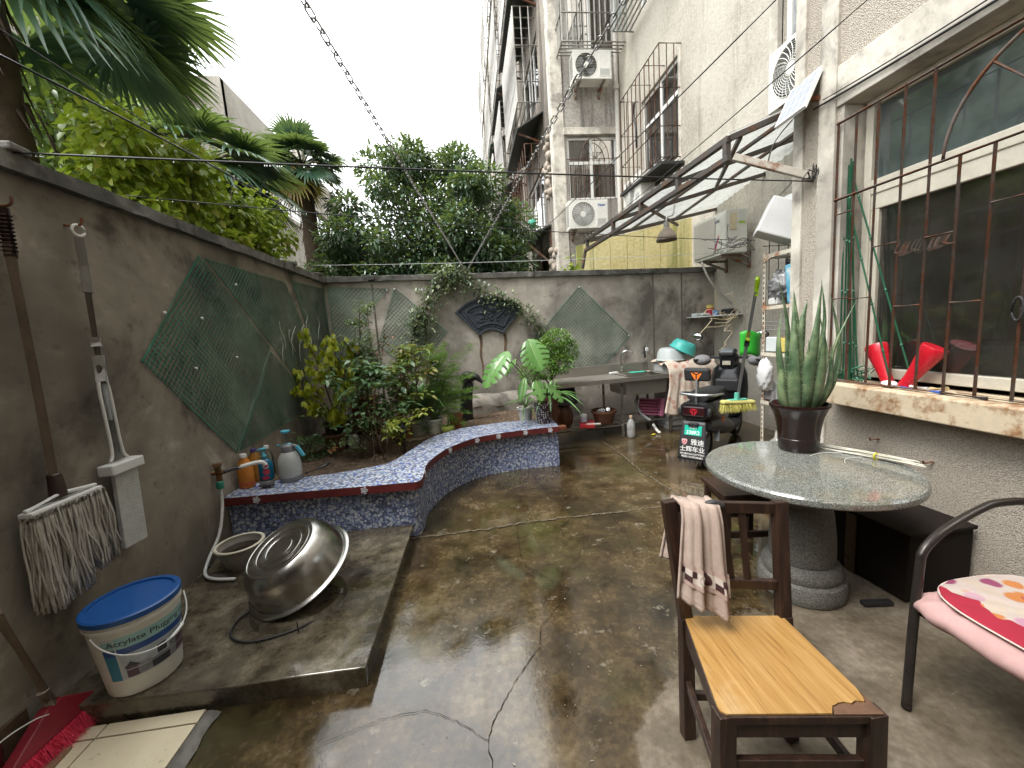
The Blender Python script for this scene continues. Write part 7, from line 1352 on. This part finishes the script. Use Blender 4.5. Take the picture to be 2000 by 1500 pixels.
def aloe(pts, w, seed, th=.32):
    q = bez([Vector(p) for p in pts], 7); n = len(q); b = B(); V = []; m_ = 10; rr = random.Random(seed); ed = []
    cdir = (ap+Vector((0,0,.3)))
    for i, p in enumerate(q):
        t_ = i/(n-1); d = (q[min(i+1,n-1)]-q[max(i-1,0)]).normalized(); o_ = Vector((p.x-ap.x, p.y-ap.y, 0)); o_ = o_.normalized() if o_.length > .01 else Vector((0,-1,0)); o_ = (o_-d*o_.dot(d)).normalized(); x = d.cross(o_).normalized(); ww = w*(.80+.35*math.sin(math.pi*min(1,t_*1.15)))*max(.03, (1-t_**2.2))
        for j in range(m_):
            a = math.tau*j/m_; cx, cy = math.cos(a), math.sin(a); dep = (.55*cy if cy > 0 else .12*cy)*th*1.8+ -.16*(abs(cx)**2)*-1*.9*0; V.append(p+x*(ww/2*cx)+o_*(ww*dep)-o_*(ww*.18*(1-cx*cx)*(cy < 0))); 
        ed.append((p+x*(ww/2), x, d)); ed.append((p-x*(ww/2), -x, d))
    b.add(V, [(i*m_+j, i*m_+(j+1) % m_, (i+1)*m_+(j+1) % m_, (i+1)*m_+j) for i in range(n-1) for j in range(m_)]+[tuple(range(m_-1,-1,-1)), tuple(range((n-1)*m_, n*m_))]); lf = b.o('leaf', MAT_ALOE, al, smooth=True)
    sb = B()
    for p, x, d in ed[2:-6]: sb.tube([p-x*.002, p+x*.006+d*.004], [.0022,.0004], 4, cap=False)
    sb.o('spines', MAT_SPINE, lf)
zb = ap.z+.22
def ax(dx, dy, z): return (ap.x+dx, ap.y+dy, z)
aloe([ax(-.02,-.05,zb), ax(-.05,-.10,1.15), ax(-.02,-.12,1.42), ax(.03,-.10,1.72)], 0.071, 1); aloe([ax(.02,-.06,zb), ax(.02,-.11,1.12), ax(.03,-.12,1.32), ax(.045,-.11,1.50)], 0.067, 2)
aloe([ax(-.06,-.04,zb), ax(-.105,-.08,1.10), ax(-.115,-.08,1.38), ax(-.10,-.05,1.66)], 0.067, 3); aloe([ax(-.08,-.02,zb), ax(-.14,-.03,1.06), ax(-.15,-.03,1.2), ax(-.14,-.02,1.32)], 0.050, 4)
aloe([ax(.05,-.04,zb), ax(.15,-.06,1.12), ax(.20,-.05,1.34), ax(.15,-.03,1.66)], 0.059, 5); aloe([ax(.06,-.02,zb), ax(.15,-.02,1.05), ax(.20,.0,1.18), ax(.215,.02,1.34)], 0.046, 6)
aloe([ax(.04,-.05,zb), ax(.10,-.09,1.10), ax(.13,-.09,1.34), ax(.27,-.08,1.60)], 0.052, 7, .26); aloe([ax(.0,.03,zb), ax(-.02,.06,1.2), ax(-.03,.07,1.5), ax(-.09,.08,1.78)], 0.055, 8); aloe([ax(.03,.04,zb), ax(.06,.08,1.2), ax(.06,.1,1.48), ax(.05,.12,1.70)], 0.050, 9)
aloe([ax(-.04,-.05,zb), ax(-.055,-.11,1.08), ax(-.055,-.12,1.22), ax(-.06,-.12,1.40)], 0.046, 10); aloe([ax(.05,.0,zb), ax(.15,.03,1.1), ax(.22,.05,1.28), ax(.16,.06,1.58)], 0.042, 11); aloe([ax(-.03,.0,zb), ax(-.03,-.02,1.3), ax(-.01,-.02,1.5), ax(.01,-.03,1.60)], 0.050, 12)
aloe([ax(-.01,-.03,zb), ax(-.06,-.06,1.2), ax(-.07,-.07,1.45), ax(-.02,-.06,1.62)], .055, 13); aloe([ax(.03,-.03,zb), ax(.06,-.05,1.25), ax(.10,-.05,1.5), ax(.08,-.04,1.74)], .05, 14); aloe([ax(-.07,.0,zb), ax(-.13,-.02,1.15), ax(-.16,-.02,1.38), ax(-.13,.0,1.56)], .05, 15)
# ================================================================ wooden chair with towel
MAT_DWOOD = None
s = N('dark_old_wood'); a = s.noise(6, 5, .6, st=(9,9,1)); MAT_DWOOD = s.done(s.ramp(a, (.3, (.012,.006,.004)), (.55, (.034,.016,.010)), (.75, (.075,.039,.023))), .42, normal=s.bump(a, .25, .003))
s = N('oak_laminate'); g1 = s.noise(9, 6, .62, st=(7,.35,1), dist=.5); g2 = s.noise(30, 4, .6, st=(6,.25,1)); gf = s.math('ADD', s.math('MULTIPLY', g1, .62), s.math('MULTIPLY', g2, .38))
col = s.ramp(gf, (.36, (.25,.125,.034)), (.46, (.345,.190,.058)), (.54, (.385,.220,.072)), (.64, (.44,.275,.108))); col = s.mix(s.ramp(s.noise(4, 4), (.58,0.), (.72,.35)), col, (.62,.48,.28)); MAT_OAK = s.done(col, .30)
ch = T('wooden_chair', 'small dark wooden chair with pale oak laminate seat in the foreground', 'chair', (.83,1.05,0))
SZc = .47; bl_, br2, fl2, frr = Vector((.703,1.262,SZc)), Vector((1.046,1.196,SZc)), Vector((.597,.893,SZc)), Vector((1.026,.822,SZc))
def sl(u, v, dz=0): return bl_.lerp(br2, u).lerp(fl2.lerp(frr, u), v)+Vector((0,0,dz))
def slab(us, z0, z1, nm, mat, bev=.004): n = len(us); return B().add([sl(u, v, z0) for u, v in us]+[sl(u, v, z1) for u, v in us], [tuple(range(n-1,-1,-1)), tuple(range(n,2*n))]+[(i,(i+1) % n,n+(i+1) % n,n+i) for i in range(n)]).o(nm, mat, ch, bev=bev)
slab([(0,0),(1,0),(1,1),(0,1)], -.028, -.004, 'seat', MAT_DWOOD)
lam = [(0.01,.0),(.985,.0),(.985,.78),(.968,.86),(.95,.895),(.90,.885),(.86,.908),(.82,.896),(.775,.905),(.75,.92),(.73,.925),(.71,.955),(.69,.985),(.62,.985),(.05,.985),(.02,.965),(.01,.93)]
slab(lam, -.003, .0025, 'laminate', MAT_OAK, .0)
slab([(.70,.99),(.72,.95),(.735,.93),(.755,.925),(.775,.912),(.82,.905),(.86,.915),(.90,.895),(.955,.90),(.97,.86),(.99,.82),(.997,.99)], -.003, .0008, 'bare_corner', M('bare_fibreboard', (.11,.055,.03), .7, var=.5, scale=14), 0)
def post(p, q, w_, h_, nm): return B().beam(p, q, w_, h_, up=(0,1,0)).o(nm, MAT_DWOOD, ch, bev=.003)
apl, apr = Vector((.674,1.305,.905)), Vector((1.062,1.245,.885))
post((.700,1.235,-.0), (.712,1.262,SZc), .046, .038, 'back_leg'); post((1.058,1.165,.0), (1.05,1.20,SZc), .046, .038, 'back_leg'); post((.712,1.262,SZc-.02), apl, .046, .034, 'back_post'); post((1.05,1.20,SZc-.02), apr, .046, .034, 'back_post')
post((.618,.905,.0), (.622,.91,SZc-.004), .050, .045, 'front_leg'); post((1.02,.84,.0), (1.01,.845,SZc-.004), .050, .045, 'front_leg')
def rail(p, q, w_, h_, nm): return B().beam(p, q, w_, h_).o(nm, MAT_DWOOD, ch, bev=.003)
rail(apl+Vector((.02,0,-.022)), apr+Vector((-.02,0,-.024)), .022, .040, 'top_rail'); rail((.725,1.272,.60), (1.045,1.215,.582), .02, .036, 'lower_back_rail')
for u, w_ in ((.44,.058),(.66,.024)): p = apl.lerp(apr, u)+Vector((0,0,-.03)); q = Vector((.725,1.272,.60)).lerp(Vector((1.045,1.215,.582)), u); rail(q, p, w_, .012, 'back_slat')
rail((.622,.91,SZc-.055), (1.01,.845,SZc-.055), .02, .05, 'apron'); rail((.622,.91,SZc-.055), (.712,1.262,SZc-.055), .02, .05, 'apron'); rail((1.01,.845,SZc-.055), (1.05,1.20,SZc-.055), .02, .05, 'apron'); rail((.712,1.255,SZc-.055), (1.05,1.195,SZc-.055), .02, .05, 'apron')
rail((.620,.91,.22), (.706,1.248,.22), .02, .032, 'side_stretcher'); rail((1.015,.845,.22), (1.054,1.18,.22), .02, .032, 'side_stretcher'); rail((.62,.91,.30), (1.015,.845,.30), .02, .032, 'front_stretcher'); rail((.706,1.245,.16), (1.054,1.178,.16), .02, .03, 'back_stretcher')
B().tube(bez([apl.lerp(apr,.30)+Vector((0,-.02,-.01)), apl.lerp(apr,.38)+Vector((0,-.022,.002)), apl.lerp(apr,.46)+Vector((0,-.02,-.012))], 4), .012, 6).o('tape_wrap', M('peeling_tape', (.03,.03,.03), .6, var=.5), ch, smooth=True)
# towel over the top rail
s = N('pink_terry'); MAT_TOW = s.done(s.ramp(s.noise(14, 4), (.3, (.38,.285,.235)), (.7, (.48,.375,.315))), .95, normal=s.bump(s.noise(330, 2), .9, .004)); s2 = N('towel_band'); MAT_TOWB = s2.done(s2.ramp(s2.noise(14, 4), (.3, (.34,.24,.20)), (.7, (.42,.31,.26))), .9)
tw = T('hand_towel', 'pink hand towel with YH border hanging over the chair back', 'towel', apl.lerp(apr,.22))
def towel(u, v, off=0):
    # v 0..1 front fall (towards the viewer), negative v = behind
    g = u-.5; top = apl.lerp(apr, .075+.335*u+.0)+Vector((0,0,.004)); fold_ = .014*math.sin(u*13+.6)+.007*math.sin(u*29)
    if v >= 0:
        fan_ = v*(.05*g-.030); L = .315+.08*u; return top+Vector((fan_*1.0, -.032-.020*math.sin(min(1,v*5)*1.57)-.062*v+fold_*(.4+.9*v)-off, .004-L*v))
    v = -v; return top+Vector((-.05*v, .028+fold_*.6+off, -.24*v))
def band(v0, v1, mat, nm, off, nv=10, u0=0., u1=1., par=tw): return B().grid(lambda u, v: towel(u0+(u1-u0)*u, v0+(v1-v0)*v, off), 40, nv).o(nm, mat, par, smooth=True, solid=.007 if off == 0 else 0)
B().grid(lambda u, v: towel(u, -1+1.98*v if v < .505 else -1+2*v), 40, 64).o('cloth', MAT_TOW, tw, smooth=True, solid=.008)
# front face strips of the woven border (laid on the terry, facing the viewer)
band(.60,.645,MAT_TOWB,'border_stripe',.011); band(.645,.765,M('towel_cream', (.52,.45,.39), .9),'border_panel',.0115); band(.765,.81,MAT_TOWB,'border_stripe',.011); band(.93,.94,MAT_TOWB,'border_stripe',.011)
MAT_TOWD = M('towel_maroon', (.045,.014,.016), .9, var=.1)
for k, u0 in enumerate((.0,.09,.18,.68,.77,.86)): band(.645 if k % 2 == 0 else .705, .705 if k % 2 == 0 else .765, MAT_TOWD, 'border_check', .0135, 2, u0, u0+.095)
b = B(); cu, cvv = .46, .705; b.add([towel(cu, cvv, .0145)]+[towel(cu+.15*math.cos(a), cvv+.066*math.sin(a), .0145) for a in np.linspace(0,math.tau,22,endpoint=False)], [(0,1+i,1+(i+1) % 22) for i in range(22)]); b.o('border_oval', MAT_TOWD, tw)
b = B(); put_text(b, 'YH', .05, lambda a, c: towel(cu+a*3.2, cvv-c*2.9, .0160), .0005); b.o('border_lettering', M('towel_cream', (.52,.45,.39), .9), tw)
# second wooden stool under the table edge
so = T('wooden_stool', 'dark wooden stool half hidden under the far side of the granite table', 'stool', (1.72,2.36,0), R(-8))
B().box((0,0,.425), (.36,.34,.03)).o('seat', MAT_DWOOD, so, bev=.005, local=True)
for sx in (-1,1):
    for sy in (-1,1): B().beam((sx*.15,sy*.14,0), (sx*.145,sy*.135,.41), .036, .036, up=(0,1,0)).o('leg', MAT_DWOOD, so, bev=.003, local=True)
for p, q in (((-.145,-.135,.38),(.145,-.135,.38)),((-.145,.135,.38),(.145,.135,.38)),((-.145,-.135,.38),(-.145,.135,.38)),((.145,-.135,.38),(.145,.135,.38)),((-.148,-.138,.16),(.148,-.138,.16)),((-.148,.138,.16),(.148,.138,.16))): B().beam(p, q, .02, .04).o('rail', MAT_DWOOD, so, bev=.002, local=True)
bxx = T('shade_box', 'dark box standing in for the shade under the table by the wall', 'box', (2.30,1.98,0)); B().box((2.36,1.98,.18), (.40,.58,.36), R(2)).o('carton', M('shade_dark_card', (.013,.009,.007), .9, var=.5, scale=5, spec=.2), bxx, bev=.006); B().box((2.36,1.98,.37), (.42,.60,.02), R(2)).o('lid', M('shade_dark_card', (.045,.030,.024), .8), bxx, bev=.004); B().box((2.155,1.98,.18), (.006,.06,.355), R(2)).o('packing_tape', M('brown_tape', (.10,.06,.03), .3), bxx)  # box coloured near black to stand in for the shade under the table
tag(B().box((2.02,1.70,.012), (.15,.035,.022), R(-8)).o('rubber_block', M('black_rubber', (.02,.02,.02), .6), None, bev=.004), 'short black strip lying on the floor by the table foot', 'strip')
# ================================================================ tube armchair with cushions
ac_ = T('tube_armchair', 'dark steel-tube armchair at the right edge of the picture', 'chair', (1.9,1.0,0)); MAT_TUBE = M('dark_steel_tube', (.045,.038,.033), .32, .6, var=.3)
for yf, nm in ((1.255,'arm_frame'),(.66,'arm_frame')):
    B().tube(bez([(1.575,yf-.06,.0),(1.625,yf-.025,.26),(1.67,yf,.54),(1.685,yf+.005,.595),(1.73,yf+.012,.632),(1.82,yf+.03,.665),(2.0,yf+.06,.705),(2.12,yf+.07,.72),(2.28,yf+.06,.70),(2.34,yf+.04,.60),(2.36,yf+.02,.40),(2.40,yf,.0)], 7), .0155, 12).o(nm, MAT_TUBE, ac_, smooth=True)
B().tube([(1.65,1.25,.37),(1.65,.66,.37)], .013, 8).o('front_rail', MAT_TUBE, ac_, smooth=40); B().tube([(2.2,1.27,.37),(2.2,.66,.37)], .013, 8).o('rear_rail', MAT_TUBE, ac_, smooth=40); B().mm((1.66,.68,.365), (2.2,1.25,.378)).o('seat_panel', MAT_TUBE, ac_)
B().tube(bez([(2.20,1.20,.38),(2.30,1.20,.7),(2.36,1.10,.95),(2.37,.95,1.0),(2.36,.80,.95),(2.30,.70,.7),(2.20,.70,.38)], 6), .0155, 10).o('back_frame', MAT_TUBE, ac_, smooth=True)
def cush(x0, x1, y0, y1, z0, z1, pw=5., wr=.004):
    def fn(u, v):
        a, b_ = math.tau*u, math.pi*(v-.5)*.999; c, s_ = math.cos(a), math.sin(a); k = math.cos(b_)**.25; X = math.copysign(abs(c)**(2/pw), c)*k; Y = math.copysign(abs(s_)**(2/pw), s_)*k; Z = math.sin(b_)
        return ((x0+x1)/2+(x1-x0)/2*X, (y0+y1)/2+(y1-y0)/2*Y, (z0+z1)/2+(z1-z0)/2*Z*(1-.12*(X*X+Y*Y))+wr*math.sin(X*14+Y*19)*(1-abs(Z)*.4))
    return B().grid(fn, 64, 18, True)
tag(cush(1.600,2.16,.70,1.268,.350,.455, 6, .007).o('seat_cushion', M('dusty_pink_velvet', (.44,.27,.25), .85, var=.14, scale=7, bump=.25, bscale=30), None, smooth=True), 'dusty pink seat cushion on the tube armchair', 'cushion')
s = N('quilt_flowers'); a = s.noise(5, 3, .5, dist=1.6); v = s.voro(17, out='Color'); sp3 = s.n('SeparateColor'); s.ln(v, sp3.inputs[0]); dd_ = s.voro(17); fl_ = s.ramp(sp3.outputs[1], (0., (.52,.42,.34)), (.22, (.50,.17,.03)), (.36, (.48,.24,.33)), (.56, (.54,.44,.35)), (.68, (.24,.03,.10)), (.80, (.50,.30,.36)), interp='CONSTANT')
col = s.mix(s.ramp(dd_, (.44,1.), (.58,0.)), (.52,.43,.38), fl_); col = s.mix(s.ramp(a, (.60, 0.), (.62, 1.)), col, (.36,.012,.035)); xq = s.xyz(); edge_ = s.math('LESS_THAN', s.math('ADD', xq[0], s.math('MULTIPLY', s.math('SUBTRACT', s.noise(9, 2), .5), .16)), -.165)
MAT_QUILT = s.done(s.mix(edge_, s.mix(.25, col, (.1,.08,.07)), (.28,.010,.028)), .9, normal=s.bump(s.noise(12, 3), .5, .012))
pdt = T('floral_seat_pad', 'quilted red and cream floral pad on the pink cushion', 'pad', (1.90,.98,.455)); cush(1.645,2.14,.715,1.255,.448,.478, 3.2, .005).o('pad', MAT_QUILT, pdt, smooth=True)
B().tube([(1.8925+.249*math.copysign(abs(math.cos(a))**.64, math.cos(a)), .985+.271*math.copysign(abs(math.sin(a))**.64, math.sin(a)), .4615) for a in np.linspace(0,math.tau,90,endpoint=False)], .0035, 5, closed=True).o('piping', M('cream_piping', (.60,.48,.42), .9), pdt, smooth=True)
# ================================================================ things on the window sill
MAT_REDG = M('red_vinyl', (.52,.012,.025), .28, var=.08)
for (bx, by, tx, ty, lab) in ((2.64,2.225,2.67,2.345,'left of the two red flared plastic pieces on the window sill'),(2.65,2.145,2.69,2.02,'right of the two red flared plastic pieces on the window sill')):
    p, q = Vector((bx,by,1.052)), Vector((tx,ty,1.30)); ro = Vector((0,0,1)).rotation_difference((q-p).normalized()).to_matrix(); L = (q-p).length; t = T('flared_ornament', lab, 'ornament', p, group='two red flared pieces on the sill'); B().lathe([(.001,0),(.034,0),(.036,.01),(.036,L*.25),(.045,L*.5),(.060,L*.8),(.067,L*.97),(.064,L),(.058,L*1.005),(.001,L*.985)], 28, p, ro, sx=.8).o('body', MAT_REDG, t, smooth=50); B().lathe([(.0365,.012),(.038,.02),(.0365,.028)], 24, p, ro, sx=.8).o('rib', MAT_REDG, t, smooth=True)
tag(lump((2.615,2.20,1.066), (.028,.045,.02), 21, .3).o('tissue', M('white_tissue', (.78,.77,.78), .9), None, smooth=True), 'scrap of white tissue at the foot of the red pieces', 'tissue')
sk = T('plant_stakes', 'bundle of green plastic plant stakes leaning in the corner of the window grille', 'stakes', (2.66,2.50,1.05)); MAT_STK = M('stake_green', (.03,.14,.075), .45, var=.2)
for k, (y0_, y1_, zt) in enumerate(((2.555,2.585,2.55),(2.54,2.57,2.52),(2.53,2.565,2.56),(2.50,2.59,2.46),(2.48,2.55,2.50),(2.46,2.54,2.53),(2.44,2.575,2.40),(2.10,2.58,2.50),(2.20,2.56,2.30))):
    x0_ = 2.63+.012*(k % 4); q = [Vector((x0_,y0_,1.05)), Vector((x0_+.01,y1_,zt))]; sj = B().tube(q, .0058, 6).o('stake', MAT_STK, sk, smooth=40)
    for t_ in (.18,.42,.66,.86): p = q[0].lerp(q[1], t_); B().sphere(p, (.0085,.0085,.011), 6, 4).o('knuckle', MAT_STK, sj)
b = B(); rr = random.Random(8)
for k in range(26): p = Vector((2.62+rr.random()*.06, 2.36+rr.random()*.22, 1.06+rr.random()*.09)); b.tube(bez([p, p+Vector((rr.gauss(0,.02),rr.gauss(0,.03),rr.gauss(0,.02))), p+Vector((rr.gauss(0,.02),rr.gauss(0,.04),rr.gauss(0,.02)))], 3), .004, 4)
tag(b.o('green_clips', MAT_STK, None), 'heap of small green clips at the foot of the plant stakes', 'clips')
for (p, q, r_, m_, nm, lab, ct) in (((2.60,2.12,1.058),(2.58,1.90,1.058),.008,M('tool_blue', (.03,.10,.45), .4),'blue_marker','blue plastic tool lying on the sill','tool'),((2.64,1.99,1.06),(2.62,1.90,1.075),.014,M('tool_wood', (.60,.47,.26), .5),'wooden_tool','pale wooden tool handle lying on the sill','tool'),((2.64,2.10,1.062),(2.63,2.0,1.062),.010,MAT_WPL,'white_nozzle','white ribbed nozzle lying on the sill','nozzle'),((2.60,1.92,1.056),(2.58,1.70,1.056),.009,M('tool_black', (.03,.03,.035), .4),'black_screwdriver','dark tool lying on the sill right of the blue one','tool'),((2.66,1.88,1.056),(2.62,1.50,1.056),.006,M('tan_stick', (.36,.26,.17), .6),'thin_stick','thin brown stick lying along the sill','stick')):
    tag(B().tube([p,q], r_, 8).o(nm, m_, None, smooth=40), lab, ct)
tag(B().tube([(2.575,1.615+.02*math.cos(a),1.50+.055*math.sin(a)) for a in np.linspace(0,math.tau,16,endpoint=False)], .006, 6, closed=True).o('hanging_clip', M('black_rubber', (.02,.02,.02), .6), None, smooth=True), 'black loop hanging on a bar of the near window grille', 'loop')
# ================================================================ cables, clotheslines, chains
MAT_CABLE = M('black_cable', (.012,.012,.012), .5); MAT_ROPE = M('pale_line', (.45,.46,.45), .5); MAT_DROP = glassmat('rain_drop', (.95,.97,.97), .0, 0.)
s = N('rain_drop_solid'); MAT_DROP = s.done((.95,.97,.98), .02, **{'Transmission Weight': 1.0, 'IOR': 1.33})
def line(name, label, a, b_, r, mat, sag=.03, drops=0, seed=0):
    a, b_ = Vector(a), Vector(b_); q = [a.lerp(b_, t_)+Vector((0,0,-sag*4*t_*(1-t_))) for t_ in np.linspace(0,1,25)]; o_ = tag(B().tube(q, r, 6).o(name, mat, None, smooth=True), label, 'line', 'lines strung across the courtyard'); rr = random.Random(seed)
    if drops:
        proto = None
        for k in range(drops):
            t_ = rr.random(); i = min(23, int(t_*24)); p = q[i].lerp(q[i+1], t_*24-i)+Vector((0,0,-r-.004))
            if proto is None: proto = B().sphere((0,0,0), (.0035,.0035,.0062), 6, 5).o('rain_drop', MAT_DROP, o_, smooth=True, local=True); proto.location = p
            else: dup(proto, o_, p)
line('clothesline', 'black clothesline with raindrops crossing the whole yard above the walls', (-1.90,2.0,2.45), (2.60,2.80,2.50), .0045, MAT_CABLE, .012, 34, 1)
line('clothesline', 'pale clothesline sloping from the left coping towards the air conditioner', (-1.88,2.60,2.475), (3.55,4.62,2.46), .0035, MAT_CABLE, .05, 40, 2)
line('clothesline', 'thin line running just above the back wall from corner to rack', (-1.86,4.9,2.475), (3.2,4.3,2.28), .0028, MAT_ROPE, .03, 8, 3)
line('overhead_cable', 'thick black cable descending from the top left to the far corner', (-1.46,1.6,2.57), (-1.25,5.9,2.60), .0045, MAT_CABLE, -.08)
line('overhead_cable', 'thin upper cable descending from the top left over the wall', (-1.55,1.2,2.72), (-1.95,6.6,3.1), .0025, MAT_CABLE, 0)
line('overhead_cable', 'thin wire slanting from the upper right wall down to the dark tree', (1.25,1.5,2.72), (.55,6.0,2.48), .003, MAT_CABLE, .02)
line('overhead_cable', 'thin wire slanting from the near building down to the canopy end', (1.62,1.5,2.72), (1.84,6.0,2.84), .003, MAT_CABLE, .02)
line('overhead_cable', 'cable strung under the lintel of the near window towards the solar panel', (2.575,2.78,2.98), (2.58,.4,2.945), .007, MAT_CABLE, .03)
line('overhead_cable', 'second thinner cable under the lintel of the near window', (2.57,2.70,3.0), (2.57,.5,3.02), .004, MAT_CABLE, .05)
tag(B().tube(bez([(2.55,2.92,3.0),(2.45,3.0,2.85),(2.50,3.1,2.70),(2.62,2.97,2.62),(2.70,3.3,2.5),(2.9,3.6,2.45)], 6), .005, 6).o('loose_wire', M('grey_wire', (.16,.15,.14), .6), None, smooth=True), 'loose grey wire dangling under the solar panel', 'wire')
b = B(); rr = random.Random(11)
for k in range(12):
    p = Vector((3.30,4.75,2.42)); q = [p]
    for j in range(4): p = p+Vector((rr.gauss(.0,.09), rr.gauss(0,.09), rr.gauss(0,.06))); q.append(p)
    b.tube(bez(q, 4), .005, 4)
tag(b.o('wire_tangle', M('grey_wire', (.16,.15,.14), .6), None), 'tangle of grey wires between the cream air conditioner and the foam box', 'wires')
# two chains meeting on the back wall
MAT_CHAIN = M('wet_chain', (.26,.25,.24), .3, .8, var=.3)
def link_mesh():
    pts = []; h, r_ = .020, .0092
    for k in range(8): a = math.pi*k/7; pts.append((r_*math.cos(a), 0, h+r_*math.sin(a)))
    for k in range(8): a = math.pi+math.pi*k/7; pts.append((r_*math.cos(a), 0, -h+r_*math.sin(a)))
    return B().tube(pts, .0026, 6, closed=True)
def chain(label, a, b_, sag):
    a, b_ = Vector(a), Vector(b_); t = T('chain', label, 'chain', b_, group='two chains in a V'); L = (b_-a).length; n = int(L/.0475); proto = None
    for k in range(n):
        u = (k+.5)/n; p = a.lerp(b_, u)+Vector((0,0,-sag*4*u*(1-u))); d = (b_-a)+Vector((0,0,-sag*4*(1-2*u))); ro = d.normalized().to_track_quat('Z','Y')@Quaternion((0,0,1), (math.pi/2)*(k % 2)+.5)
        if proto is None: proto = link_mesh().o('link', MAT_CHAIN, t, smooth=True, local=True); c = proto
        else: c = proto.copy(); COL.objects.link(c)
        c.parent = t; c.location = p-b_; c.rotation_euler = ro.to_euler()
    return t
chain('steel chain running from the top left down to the middle of the back wall', (-.50,-.10,2.503), (.03,5.86,2.47), .0)
chain('steel chain running from the top right down to the middle of the back wall', (.682,-.10,2.52), (.05,5.86,2.47), .0)
